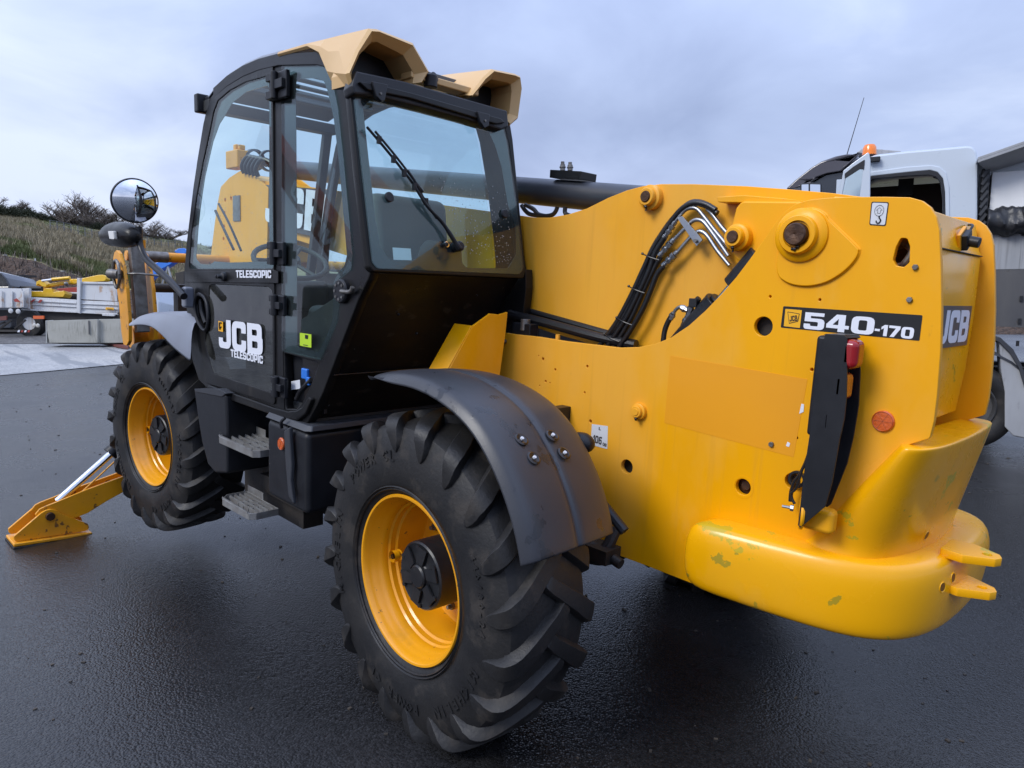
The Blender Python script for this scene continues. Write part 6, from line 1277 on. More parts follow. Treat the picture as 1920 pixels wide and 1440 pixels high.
seal = [(-1.2961,-0,3.2646),(-0.8586,-0,3.2959),(-0.6148,-0,3.2929),(-0.5229,0,3.267),(-0.4553,0,3.1955),(-0.4138,-0,3.0368),(-0.3534,-0,2.2487),(-1.2653,-0,2.274)]
tp_('door_frame', seal, .02, 'white_paint', holes=[[(-1.2647,-0,3.2182),(-0.855,0,3.2345),(-0.6169,-0,3.2389),(-0.5405,0,3.2085),(-0.4828,-0,3.1319),(-0.4522,-0,2.9796),(-0.3989,0,2.2988),(-1.2447,0,2.3246)]], r=.05, bevel=.008, lift=.012)
tp_('door_seal', [(-1.2647,-0,3.2182),(-0.855,0,3.2345),(-0.6169,-0,3.2389),(-0.5405,0,3.2085),(-0.4828,-0,3.1319),(-0.4522,-0,2.9796),(-0.3989,0,2.2988),(-1.2447,0,2.3246)], .02, 'hose', holes=[win], r=.05, bevel=.004, lift=.008)
top = [V(p) for p in cabp[1:9]]
b = B(); rg_ = []
for p in top: rg_.append([p + Vector((0, .03, -.02)), p + Vector((0, .25, .05)), p + Vector((0, 1.1, .09)), p + Vector((0, 2.0, .05)), p + Vector((0, 2.25, -.02)), p + Vector((0, 2.0, -.10)), p + Vector((0, .25, -.10))])
b.loft(rg_); b.obj('cab_roof', 'white_paint', TRK, bevel=.01)
xf_ = V([(-2.0088,0,2.8253)][0]).x; b = B(); b.bb((xf_, .05, .75), (V(cabp[11]).x + .02, 2.3, 2.25)); b.obj('cab_front', 'white_paint', TRK, bevel=.06, seg=3)
b = B(); b.bb((xf_ - .12, .0, .35), (xf_ + .35, 2.34, .80)); b.obj('front_bumper', 'body_grey', TRK, bevel=.05, seg=3)
b = B(); b.bb((xf_ + .1, .02, .8), (V(cabp[10]).x, .1, 1.2)); b.obj('cab_step', 'grey_plastic', TRK, bevel=.02)
b = B(); q = V(cabp[9]); p = V(cabp[8]); b.bb((p.x - .05, .06, .8), (p.x - .005, 2.25, p.z)); b.obj('cab_back', 'white_paint', TRK)
b = B(); p1_ = V(win[0]); b.bb((p1_.x - .25, 1.3, .9), (p.x - .1, 2.0, 3.28)); b.bb((p1_.x + .95, .3, 1.0), (p.x - .08, 1.29, 3.05)); o = b.obj('cab_interior', 'interior_brown' if 'interior_brown' in MATS else 'interior', TRK, bevel=.05)
b = B(); c = V([(-0.8567,1.2601,3.2506)][0]); b.bb((c.x - .1, 1.22, c.z - .12), (c.x + .08, 1.31, c.z + .1)); b.tube([c + Vector((.3, 0, .1)), c + Vector((.5, 0, .05)), c + Vector((.75, 0, .12))], .012); b.obj('cab_trim', 'hose', TRK)
sm_ = [(-2.2019,0.05,3.1483),(-2.098,0.05,3.2464),(-1.9046,0.05,3.3941),(-1.7969,0.05,3.4558),(-1.6476,0.05,3.4999),(-1.4995,0.05,3.5178),(-1.369,0.05,3.4929),(-1.4355,0.05,3.4234),(-1.5484,0.05,3.3189),(-1.716,0.05,3.3007),(-1.8365,0.05,3.2652),(-1.8833,0.05,3.2103),(-1.9381,0.05,3.1883),(-2.0616,0.05,3.1449)]
b = B(); P = [V(p) for p in sm_]; b.prism(P, (0, 2.1, 0)); b.obj('roof_visor', 'visor_smoke', TRK, bevel=.04, seg=3)
b = B(); b.prism([V(p) for p in [(-1.8762,0.1,3.2106),(-1.7202,0.1,3.2961),(-1.5518,0.1,3.3145),(-1.5428,0.1,2.6805),(-1.8886,0.1,2.6974)]], (0, 2.0, 0)); b.obj('windscreen', 'car_dark', TRK, bevel=.01)
b = B(); b.beam(V([(-1.5779,0.04,3.2111)][0]), V([(-1.5743,0.04,2.6761)][0]), .05, .06); b.obj('front_pillar', 'white_paint', TRK, bevel=.005)
b = B(); b.prism([V(p) for p in [(-1.967,-0.45,3.1107),(-1.944,-0.45,3.1277),(-1.7429,-0.45,3.1125),(-1.7242,-0.45,3.0864),(-1.7192,-0.45,2.9875),(-1.95,-0.45,3.0033)]], (0, .05, 0)); b.obj('cab_mirror', 'black_plastic', TRK, bevel=.01)
tp_('mirror_pane', [(-1.9478,-0.46,3.1078),(-1.8705,-0.46,3.1051),(-1.8656,-0.46,3.0024),(-1.943,-0.46,3.0077)], .004, 'mirror_glass', bevel=0); tp_('mirror_pane', [(-1.8528,-0.46,3.1038),(-1.7409,-0.46,3.0924),(-1.736,-0.46,2.9935),(-1.8478,-0.46,3.0012)], .004, 'mirror_glass', bevel=0)
h_r = .02
dr = [(-1.5143,-0.3,3.2591),(-1.4103,-0.3,3.342),(-1.2536,-0.3,3.4548),(-1.2315,-0.3,3.3563),(-1.1796,-0.3,2.315),(-1.5883,-0.3,2.3277),(-1.553,-0.3,2.8908)]
dgl = [(-1.482,-0.3,3.1888),(-1.3385,-0.3,3.2688),(-1.3047,-0.3,3.2659),(-1.308,-0.3,3.1201),(-1.322,-0.3,2.9622),(-1.3334,-0.3,2.7539),(-1.5174,-0.3,2.7642),(-1.5072,-0.3,3.0119)]
DR = tp_('open_door', dr, .05, 'white_paint', holes=[dgl], r=.02, bevel=.008)
tp_('door_pane', dgl, .005, 'clear_glass', bevel=0, lift=-.02)
tp_('door_lining', [(-1.4959,-0.29,3.2223),(-1.4083,-0.29,3.2947),(-1.2884,-0.29,3.3693),(-1.2933,-0.29,3.2544),(-1.3385,-0.29,3.2582),(-1.4926,-0.29,3.1604)], .01, 'hose', r=.01, bevel=.002, lift=.02)
b = B(); b.tube([V(p) for p in [(-1.2441,-0.05,3.4012),(-1.1536,-0.05,3.4053)]], .02); b.box(V([(-1.1987,-0.05,3.4033)][0]), (.12, .06, .06)); b.obj('door_hinge', 'black_plastic', TRK, bevel=.01)
c = V([(-1.2856,0.45,3.5706)][0]); b = B(); b.lathe([(.085, -.02), (.082, .02), (.078, .07), (.06, .105), (.001, .115)], c, (0, 0, 1), n=24); b.obj('roof_beacon', 'beacon', TRK)
b = B(); b.cyl(c - Vector((0, 0, .09)), c - Vector((0, 0, .01)), .08, .085); b.obj('beacon_base', 'black_plastic', TRK, bevel=.004)
b = B(); b.prism([V(p) for p in [(-1.4486,0.7,3.6451),(-1.3949,0.7,3.6868),(-1.2899,0.7,3.6832),(-0.9369,0.7,3.616),(-0.9342,0.7,3.57),(-1.2355,0.7,3.585)]], (0, .8, 0)); b.obj('roof_hatch', 'body_grey', TRK, bevel=.01)
p, q = [(-1.5299,0.3,3.5534),(-1.3741,0.3,4.2222)]; b = B(); b.cyl(p, q, .006, .0035, n=6); b.obj('aerial', 'chassis_dark', TRK)
# air intake with slanted slats behind the cab
x0_, x1_ = V([(-0.1096,-0,2.7194)][0]).x, V([(-0.0234,0,2.7145)][0]).x; zt, zb = V([(-0.1175,-0,3.2204)][0]).z, .9
b = B(); b.bb((x0_, .05, zb), (x1_, .5, zt)); b.obj('air_intake', 'black_plastic', TRK, bevel=.02)
z = zb + .1
while z < zt - .08:
    b = B(); b.beam((x0_ + .01, .035, z), (x1_ - .012, .035, z + .10), .03, .022, up=(0, -1, 0)); b.obj('intake_slat', 'grey_plastic', TRK); z += .085
# tipper body
XR = x1_ + 5.5
zz = lambda px: V(px).z
P = [(-0.0483,0,3.1621),(0.2745,0,3.2441)]; z_w = zz(P[0]); z_t1, z_t2, z_g, z_d = zz([(-0.0215,0,2.7616)][0]), zz([(-0.0021,-0,2.471)][0]), zz([(0.0693,-0,2.0822)][0]), zz([(0.1118,-0,1.4509)][0])
b = B(); b.bb((x1_ + .02, .12, z_t1 - .1), (XR, 2.35, z_w + .02)); b.obj('tipper_side', 'truck_white_body', TRK, bevel=.01)
a0, a1, a2 = V([(-0.1723,-0.25,3.2407)][0]), V([(0.2363,-0.25,3.371)][0]), V([(-0.0396,0.12,3.1806)][0])
b = B(); e_ = (a1 - a0) * 6; b.prism([a0, a0 + e_, a0 + e_ + Vector((0, .37, -.20)), Vector((a2.x, .12, a2.z))], (0, 0, .03)); b.prism([a0 + Vector((0, 0, .03)), a0 + e_ + Vector((0, 0, .03)), a0 + e_ + Vector((0, 2.4, .03)), a0 + Vector((0, 2.4, .03))], (0, 0, .03)); b.obj('load_canopy', 'body_grey', TRK, bevel=.004)
b = B(); b.bb((x1_ + .03, .02, z_g), (XR, 2.3, z_t2 + .05)); b.obj('body_rail', 'body_grey', TRK, bevel=.01)
b = B(); P = [(0.0643,0,2.0823),(0.0662,-0,1.45),(0.4045,0,1.3909)]; b.prism([(V(P[0]).x, .0, z_g), (XR, 0, z_g), (XR, 0, z_d - .25), (V(P[1]).x, 0, z_d)], (0, 2.2, 0)); b.obj('lower_panel', 'dirty_steel', TRK, bevel=.008)
for i in range(3):
    b = B(); q = V([(0.3385,-0.01,1.7586)][0]) + Vector((0, 0, -.25 * i)); b.bb((q.x, -.02, q.z - .03), (q.x + .03, 0, q.z + .03)); b.obj('panel_rivet', 'hose', TRK)
# rolled tarpaulin: a wrinkled roll lying on the rail
b = B(); rg_ = []; zc = (z_t1 + z_t2) / 2; rr = (z_t1 - z_t2) / 2
for i in range(200):
    x = x1_ - .0 + (XR - x1_) * i / 199 * .5; ring = []
    for k in range(22):
        a = 2 * PI * k / 22; nn = noise.noise(Vector((x * 9, a * .9, 1))) * .25 + noise.noise(Vector((x * 24 + 3 * math.sin(a), a * 1.6, 5))) * .16
        r_ = rr * (1.0 + nn * 1.1); ring.append((x, .0 + r_ * math.cos(a), zc + r_ * math.sin(a)))
    rg_.append(ring)
b.loft(rg_); b.obj('rolled_tarp', 'tarp', TRK, angle=60)
for i in range(5):
    x = x1_ + .35 + i * .9; b = B(); b.tube([(x + .03 * math.sin(a * 2), rr * 1.08 * math.cos(a), zc + rr * 1.08 * math.sin(a)) for a in [2 * PI * k / 18 for k in range(19)]], .012, smooth=False); b.obj('tarp_strap', 'hose', TRK)
# running gear
b = B(); b.bb((-2.8, .5, .55), (XR, .75, .95)); b.bb((-2.8, 1.5, .55), (XR, 1.75, .95)); b.bb((-2.4, .3, .9), (-.1, 2.2, 1.1)); b.obj('truck_chassis', 'chassis_dark', TRK)
def truck_wheel(cx, cy, r=.50, dual=False):
    w = bpy.data.objects.new('wheel', None); COL.objects.link(w); w.parent = TRK; w.location = (cx, cy, r)
    b = B(); b.lathe([(.30, .02), (.33, -.0), (.40, -.015), (r - .04, .0), (r - .005, .03), (r, .06), (r, .26), (r - .03, .30), (.3, .31)], n=56)
    for k in range(4): b.lathe([(r - .001, .075 + k * .05), (r + .004, .08 + k * .05), (r + .004, .10 + k * .05), (r - .001, .105 + k * .05)], n=56)
    b.obj('tyre', 'rubber', w)
    b = B(); b.lathe([(.30, .02), (.285, .0), (.27, .05), (.26, .14), (.14, .16), (.13, .06), (.11, .02), (.001, .01)], n=40); b.obj('rim', 'dirty_steel', w)
wc = V([(-0.0765,0.05,0.4411)][0])
truck_wheel(wc.x, .05); truck_wheel(wc.x, 2.3 - .36); truck_wheel(wc.x - 1.75, .05); truck_wheel(wc.x - 1.75, 2.3 - .36); truck_wheel(wc.x + 1.85, .05); truck_wheel(wc.x + 5.2, .05)
b = B(); rg_ = []
for k in range(15):
    a = rad(8 + 164 * k / 14); rg_.append([(wc.x + .66 * math.cos(a), .0, .5 + .66 * math.sin(a)), (wc.x + .69 * math.cos(a), .03, .5 + .69 * math.sin(a)), (wc.x + .69 * math.cos(a), .5, .5 + .69 * math.sin(a)), (wc.x + .66 * math.cos(a), .5, .5 + .66 * math.sin(a))])
b.loft(rg_); b.obj('wheel_arch', 'grey_plastic', TRK)
sf = [(0.1778,0.02,1.3245),(0.2704,0.02,1.2182),(0.3722,0.02,1.0406),(0.4726,0.02,0.8039),(0.6421,0.02,0.8139),(0.6897,0.02,0.154),(0.3908,0.02,0.1983),(0.303,0.02,0.3017),(0.2758,0.02,0.7004),(0.2168,0.02,0.9727)]
b = B(); b.prism([V(p) for p in sf], (0, .35, 0)); b.obj('side_fairing', 'body_grey', TRK, bevel=.04, seg=3)
b = B(); b.prism([V(p) for p in [(0.0972,-0.01,1.3538),(0.1903,-0.01,1.3198),(0.3188,-0.01,1.1911),(0.4101,-0.01,1.0143),(0.471,-0.01,0.7765),(0.4523,-0.01,0.7633),(0.3827,-0.01,0.9829),(0.2871,-0.01,1.1478),(0.1736,-0.01,1.271),(0.1005,-0.01,1.3052)]], (0, .5, 0)); b.obj('arch_lip', 'grey_plastic', TRK, bevel=.006)

# ------------------------------------------------------------------ far left: yard things
def wplate(name, P, thick, m, root, **k):
    off = root.location.copy(); return plate(name, P, thick, m, root, cam_pt=CW, off=off, **k)
def wobj(b, name, m, root, **k): return b.obj(name, m, root, off=root.location.copy(), **k)
fh = Vector((FW.x, FW.y, 0))
h_r = .01
# concrete blocks
for i, (P, lb, th_) in enumerate((
    ([(-19.7017,2.9157,1.1788),(-18.7706,3.8619,1.2211),(-18.7191,3.8158,0.603),(-19.6137,2.912,0.5958),(-19.6797,2.896,0.9149)], 'pale concrete block with a rounded end beside the white flatbed truck', .55),
    ([(-18.8771,3.897,1.2188),(-18.1039,4.6815,1.2459),(-18.0503,4.6336,0.6036),(-18.8253,3.8507,0.5974)], 'grey concrete block between its neighbour block and the yellow carriage', .55))):
    base = sum((V(p) for p in P), Vector()) / len(P); base.z = gz(base.x, base.y)
    t = thing('concrete_block', lb, 'concrete block', base, 'concrete blocks in a row')
    P = [Vector((V(p).x, V(p).y, max(V(p).z, base.z - .05) if V(p).z < base.z + .1 else V(p).z)) for p in P]
    wplate('block_body', P, th_, 'concrete', t, r=.03, bevel=.012)
    if i == 0:
        wplate('block_recess', [(-18.9106,3.6721,1.1857),(-18.8959,3.687,1.1858),(-18.8511,3.675,0.8254),(-18.8708,3.6551,0.8252)], .02, 'dirty_steel', t, bevel=0)
        wplate('block_end', [V(p) + fh * q for p, q in zip([(-19.7416,2.8765,1.1855),(-19.7017,2.9157,1.1788),(-19.6531,2.8722,0.5955),(-19.6727,2.8524,0.5953)], (.35, 0, 0, .35))], .02, 'kerb_concrete', t, bevel=0)
# red-brown steel plate on the slab
P = [(-20.6558,4.1674,0.5403),(-20.1686,4.4865,0.5347),(-19.2634,4.5955,0.5099),(-18.2632,4.4838,0.4729),(-17.6409,4.221,0.4439),(-18.1909,4.1547,0.4611)]
pr_ = thing('steel_plate', 'rusty red steel plate lying on the pale slab before the concrete blocks', 'steel plate', V(P[0]))
b = B(); b.prism([V(p) + Vector((0, 0, .03)) for p in P], (0, 0, .06)); wobj(b, 'plate_sheet', 'plate_red', pr_)

# white drop-side flatbed
FT = thing('flatbed_truck', 'white drop-side flatbed truck with rust stains parked before the earth bank', 'truck', Vector([(-21.9197,4.0406,0.5716)][0]))
DP = 22.0
wplate('side_board', [(-24.138,3.3997,1.8108),(-23.0962,4.4392,1.737),(-23.0661,4.4123,1.3756),(-24.1079,3.3728,1.4494)], .05, 'worn_white', FT, r=.02, bevel=.01)
wplate('side_board', [(-23.0367,4.4967,1.7211),(-22.1837,5.3507,1.6786),(-22.1549,5.325,1.3336),(-23.0079,4.471,1.3761)], .05, 'worn_white', FT, r=.02, bevel=.01)
for P in ([(-24.0602,3.408,1.7288),(-23.0551,4.4105,1.6548),(-23.0517,4.4074,1.6138),(-24.0568,3.405,1.6878)], [(-24.0493,3.3983,1.5976),(-23.0448,4.4013,1.5318),(-23.0428,4.3995,1.5072),(-24.0472,3.3964,1.573)], [(-22.9725,4.4913,1.639),(-22.1326,5.332,1.5966),(-22.1299,5.3296,1.5638),(-22.9697,4.4889,1.6062)], [(-22.9615,4.4815,1.5079),(-22.1217,5.3222,1.4654),(-22.1196,5.3204,1.4408),(-22.9595,4.4797,1.4833)]): wplate('board_rib', P, .03, 'worn_white', FT, bevel=.006)
wplate('bottom_rail', [(-24.223,3.1863,1.4567),(-23.0095,4.3993,1.3844),(-22.099,5.3087,1.3262),(-22.0949,5.305,1.277),(-23.0054,4.3956,1.3353),(-24.2189,3.1827,1.4075)], .08, 'worn_white', FT, bevel=.006)
wplate('corner_post', [(-23.0374,4.4619,2.4072),(-22.9563,4.5438,2.4078),(-22.9205,4.4787,1.7699),(-22.8766,4.4504,1.312),(-22.9604,4.371,1.3441),(-22.9842,4.4144,1.7694)], .08, 'worn_white', FT, bevel=.008)
wplate('corner_post', [(-24.2024,3.2329,2.0705),(-24.0417,3.3979,2.0882),(-23.9886,3.3504,1.4504),(-24.1534,3.1891,1.4818)], .1, 'worn_white', FT, bevel=.01)
wplate('tail_board', [(-25.2364,1.9041,2.0727),(-24.4328,2.7147,2.0711),(-23.9619,3.1892,2.0667),(-23.9133,3.1457,1.4834),(-24.3835,2.6706,1.4796),(-25.1865,1.8594,1.4731)], .05, 'worn_white', FT, r=.02, bevel=.01)
for P in ([(-24.3304,2.7205,1.9974),(-24.3133,2.7379,1.9975),(-24.2715,2.7005,1.4966),(-24.2887,2.6832,1.4964)], [(-24.1232,2.9274,1.9829),(-24.0889,2.962,1.9832),(-24.0498,2.9271,1.5145),(-24.0841,2.8924,1.5143)], [(-23.9186,3.1366,2.0007),(-23.8487,3.2047,1.9851),(-23.8083,3.1686,1.5003),(-23.8782,3.1004,1.5159)], [(-24.6965,2.3507,1.9944),(-24.6621,2.3854,1.9947),(-24.6204,2.3481,1.4938),(-24.6547,2.3134,1.4935)]): wplate('tail_rib', P, .04, 'worn_white', FT, bevel=.005)
wplate('head_board', [(-23.0586,4.5606,2.2634),(-22.3335,5.2853,2.2199),(-22.2726,5.3416,2.1875),(-22.2199,5.3167,1.6948),(-23.0162,4.5227,1.7541)], .05, 'worn_white', FT, r=.02, bevel=.01)
wplate('head_board_cap', [(-23.0271,4.5402,2.295),(-22.4454,5.1253,2.2833),(-22.3088,5.2685,2.3172),(-22.2542,5.3081,2.2192),(-23.0217,4.5353,2.2294)], .08, 'worn_white', FT, bevel=.01)
wplate('warning_stripe', [(-23.9961,2.9575,1.7247),(-23.9316,3.0303,1.7736),(-23.8422,3.1026,1.6613),(-23.8879,3.0565,1.661),(-23.9564,2.9873,1.6604)], .01, 'red_paint', FT, bevel=0)
wplate('warning_stripe', [(-24.0189,3.3964,1.6632),(-23.9678,3.461,1.7455),(-23.9098,3.5196,1.746),(-23.9828,3.4303,1.6471)], .01, 'red_paint', FT, bevel=0)
wplate('warning_stripe', [(-23.8669,3.5474,1.648),(-23.8164,3.6127,1.7385),(-23.7578,3.6706,1.7308),(-23.8076,3.6047,1.6321)], .01, 'red_paint', FT, bevel=0)
wplate('warning_plate', [(-22.3708,5.0354,1.5125),(-22.1956,5.2099,1.4976),(-22.1888,5.2038,1.4157),(-22.364,5.0293,1.4307)], .01, 'label_yellow', FT, bevel=0)
wplate('plate_print', [(-22.3107,5.0467,1.472),(-22.1825,5.1745,1.4616),(-22.1807,5.173,1.4404),(-22.3087,5.0449,1.4475)], .01, 'black_print', FT, bevel=0)
wplate('under_box', [(-22.4033,4.9311,1.3322),(-22.1242,5.2106,1.3181),(-22.1173,5.2045,1.2363),(-22.3965,4.925,1.2504)], .3, 'worn_white', FT, r=.03, bevel=.01)
wplate('under_frame', [(-25.5706,2.038,1.4376),(-22.264,5.355,1.3156),(-22.2447,5.3378,1.0846),(-23.6726,3.9004,1.1061),(-24.3206,3.2563,1.167),(-25.5527,2.022,1.2231)], .4, 'chassis_dark', FT, bevel=0)
wplate('rear_lamp', [(-23.5333,3.3482,1.2442),(-23.3049,3.5789,1.246),(-23.2969,3.5717,1.1492),(-23.5252,3.341,1.1474)], .05, 'orange_lens', FT, bevel=0)
wplate('rear_lamp', [(-24.2956,2.573,1.2058),(-24.1042,2.7715,1.2396),(-24.0934,2.7619,1.1105),(-24.2861,2.5646,1.0929)], .05, 'plate_red', FT, bevel=0)
for px in [(-23.9038,2.8541,1.3868),(-23.7433,3.0136,1.372),(-23.3676,3.3269,0.9573),(-23.2874,3.4067,0.9499)]:
    b = B(); r_ = .075 if px[2] > 1.1 else .062; b.lathe([(r_, 0), (r_ * .8, -.02), (.001, -.03)], px, FW, n=18); wobj(b, 'tail_light', 'worn_white' if r_ > .07 else 'clear_lens', FT)
wplate('bumper_bar', [(-24.4147,2.1062,0.8232),(-23.3395,3.1912,0.8239),(-23.3335,3.1859,0.752),(-24.4094,2.1014,0.7593)], .06, 'chassis_dark', FT, bevel=.005)
for i in range(4): wplate('bumper_stripe', [V(p) + (V(q) - V(p)) * 0 + RT * (-.10 * i) for p, q in zip(*[[(-23.3376,3.1634,0.8165),(-23.3037,3.1976,0.8168),(-23.3097,3.1814,0.7528),(-23.3549,3.1358,0.7525)]] * 2)], .01, ('red_paint', 'white_print')[i % 2], FT, bevel=0)
b = B()
for a in ([(-24.2089,2.6042,0.8514),(-23.9792,2.8772,1.1115)], [(-23.8892,2.9272,0.8539),(-23.6824,3.1771,1.1139)], [(-24.563,2.3941,0.8782),(-24.2324,2.7539,1.043)]): b.beam(a[0], a[1], .05, .05)
b.bb((0, 0, 0), (0, 0, 0)); wobj(b, 'bumper_strut', 'chassis_dark', FT)
for px in [(-24.0613,3.3311,0.8908),(-21.9695,5.4471,0.9241),(-21.6555,5.7643,0.9266)]:
    p = V(px); p.z = gz(p.x, p.y) + .40; ax = RT.lerp(FW, .0)
    b = B(); b.lathe([(.2, 0), (.38, -.01), (.42, .03), (.42, .24), (.38, .27), (.2, .26)], p, FW, n=40); wobj(b, 'tyre', 'rubber', FT)
    b = B(); b.lathe([(.001, .04), (.2, .02), (.22, .0)], p, FW, n=24); wobj(b, 'rim', 'worn_white', FT)
# its cab, seen past the carriage
wplate('truck_cab', [(-21.7231,5.7559,2.205),(-21.6605,5.8322,2.2873),(-21.429,6.0661,2.2892),(-21.3629,6.1172,2.1915),(-21.2247,6.192,1.7835),(-21.1933,6.2081,1.6856),(-21.1579,6.1764,1.2604),(-21.6441,5.6852,1.2565)], 1.6, 'white_paint', FT, r=.05, bevel=.03, holes=[[(-21.6298,5.8268,2.0585),(-21.4215,6.0373,2.0601),(-21.3145,6.096,1.7501),(-21.6039,5.8036,1.7477)]])
wplate('cab_pane', [(-21.6298,5.8268,2.0585),(-21.4215,6.0373,2.0601),(-21.3145,6.096,1.7501),(-21.6039,5.8036,1.7477)], .1, 'car_dark', FT, bevel=0, lift=-.05)
wplate('side_mirror', [(-21.0987,5.8898,1.7803),(-21.0074,5.982,1.781),(-20.965,5.9659,1.4101),(-21.045,5.8852,1.4095)], .1, 'black_plastic', FT, r=.02, bevel=.01)
wplate('warning_plate', [(-21.4416,5.8819,1.5689),(-21.3723,5.9519,1.5694),(-21.3614,5.9422,1.4388),(-21.4307,5.8721,1.4383)], .01, 'label_yellow', FT, bevel=0)
wplate('warning_stripe', [(-21.3227,5.9736,1.3901),(-21.2316,6.0682,1.4072),(-21.2119,6.0725,1.3094),(-21.2826,6.0037,1.3251)], .01, 'red_paint', FT, bevel=0)

# yellow crane folded behind the bed
CR = thing('folding_crane', 'folded yellow loader crane with a bright ram, resting behind the flatbed side board', 'crane', Vector([(-27.4778,5.0121,0.5994)][0]))
wplate('outer_arm', [(-25.6269,4.8336,2.2982),(-25.6198,4.8635,2.4417),(-25.3605,5.1269,2.4527),(-24.965,5.5464,2.5815),(-24.8389,5.6752,2.5914),(-24.771,5.7353,2.5382),(-24.7508,5.7414,2.4487),(-24.7829,5.6976,2.3767),(-25.2605,5.2066,2.319),(-25.5858,4.8694,2.2626)], .25, 'crane_yellow', CR, r=.04, bevel=.012)
wplate('inner_arm', [(-26.0767,4.2299,2.2552),(-25.8174,4.5033,2.3288),(-25.506,4.8264,2.3848),(-25.4606,4.858,2.2959),(-25.772,4.5349,2.2398),(-26.044,4.2488,2.1662)], .22, 'crane_yellow', CR, r=.03, bevel=.012)
wplate('arm_joint', [(-26.1673,4.009,2.34),(-26.0963,4.0892,2.3939),(-26.0193,4.1642,2.3767),(-25.9083,4.2566,2.2531),(-25.9261,4.2245,2.1641),(-26.0156,4.1369,2.1811),(-26.1111,4.0545,2.2693),(-26.1666,3.9844,2.1799)], .3, 'crane_yellow', CR, r=.02, bevel=.01)
wplate('crane_base', [(-26.3042,3.8199,2.0188),(-25.9897,4.1377,2.0213),(-25.9231,4.2219,2.1285),(-25.7832,4.3604,2.1119),(-25.7477,4.3765,1.9877),(-25.6123,4.519,2.0243),(-25.488,4.6474,2.0431),(-25.4539,4.6649,1.9367),(-25.4954,4.6061,1.8296),(-26.2894,3.8067,1.841)], .4, 'crane_yellow', CR, r=.03, bevel=.012)
wplate('slew_post', [(-26.1213,4.1736,2.1834),(-26.0455,4.2502,2.184),(-25.9786,4.2866,1.9881),(-26.0797,4.1845,1.9873)], .3, 'crane_yellow', CR, bevel=.01)
b = B(); p, q = [(-25.7958,4.3956,2.4141),(-25.3851,4.819,2.4708)]; b.cyl(p, q, .055, n=16); wobj(b, 'ram_barrel', 'crane_yellow', CR)
b = B(); p, q = [(-26.0312,4.1508,2.3678),(-25.7958,4.3956,2.4141)]; b.cyl(p, q, .035, n=12); wobj(b, 'ram_rod', 'white_print', CR)
b = B(); p, q = [(-26.8883,2.8207,2.1383),(-25.6549,4.0599,2.1044)]; b.cyl(p, q, .07, n=16); wobj(b, 'crane_tube', 'chassis_dark', CR)
b = B(); b.sphere(V([(-25.225,4.6627,2.2694)][0]), .07); wobj(b, 'hook_block', 'dull_steel', CR)
RB = thing('red_trailer', 'low red frame half hidden behind the white bed under the yellow crane arm', 'trailer', Vector([(-31.6979,6.0716,0.5996)][0]))
wplate('red_frame', [(-27.0721,4.7789,2.1357),(-26.5482,5.3171,2.1959),(-26.5296,5.3004,1.9719),(-27.0613,4.7692,2.005)], .3, 'red_paint', RB, bevel=.01); wplate('frame_rail', [(-26.7505,4.7994,2.0214),(-26.3033,5.2483,2.0064),(-26.2987,5.2442,1.9509),(-26.7459,4.7953,1.9658)], .1, 'worn_white', RB, bevel=.01)
wplate('frame_axle', [(-27.0053,4.8198,1.9681),(-26.528,5.299,1.9532),(-26.4207,5.203,0.6651),(-26.8995,4.7252,0.6986)], .3, 'chassis_dark', RB, bevel=.01)
# dark vehicles at the left edge
DV = thing('dark_car', 'dark car with a curved windscreen pillar cut by the left picture edge', 'car', Vector([(-30.0658,3.2014,0.5997)][0]))
wplate('car_body', [(-27.0552,2.0399,2.7835),(-26.3186,2.7704,2.7035),(-26.0426,3.033,2.6026),(-25.9067,3.143,2.4318),(-25.7894,3.2233,2.1922),(-25.7465,3.2313,1.9691),(-25.6492,3.1442,0.8012),(-26.8892,1.8914,0.7912)], 1.6, 'car_dark', DV, r=.1, bevel=.03, holes=[[(-26.9237,2.1538,2.6643),(-26.3115,2.764,2.6176),(-26.0612,3.0033,2.5337),(-25.9239,3.112,2.3458),(-25.8473,3.1594,2.1573),(-26.8807,2.1154,2.149)]])
wplate('car_pane', [(-26.9237,2.1538,2.6643),(-26.3115,2.764,2.6176),(-26.0612,3.0033,2.5337),(-25.9239,3.112,2.3458),(-25.8473,3.1594,2.1573),(-26.8807,2.1154,2.149)], .05, 'door_glass_low', DV, bevel=0, lift=-.05)
DC = thing('tractor_cab', 'small dark open tractor cab between the dark car and the yellow crane', 'tractor', Vector([(-30.7158,4.2037,0.5999)][0]))
b = B()
for a in ([(-28.2164,3.6881,2.5374),(-28.1627,3.6653,2.0522)], [(-27.848,4.0633,2.5591),(-27.7344,4.1128,2.149)], [(-29.1816,4.1464,2.5552),(-29.1274,4.1241,2.0699)]): b.beam(a[0], a[1], .09, .09)
p, q = [(-28.375,3.5279,2.5362),(-27.8091,4.1041,2.5687)]; b.beam(p, q, .9, .07); wobj(b, 'cab_frame', 'chassis_dark', DC)
wplate('cab_body', [(-28.2086,3.6308,2.1265),(-27.6831,4.1676,2.1681),(-27.5338,4.0844,0.6935),(-28.1152,3.497,0.6888)], .6, 'chassis_dark', DC, bevel=.02)
b = B(); b.sphere(V([(-27.848,3.8724,2.2568)][0]), .09); b.bb((0, 0, 0), (0, 0, 0)); wobj(b, 'seat_top', 'interior', DC)
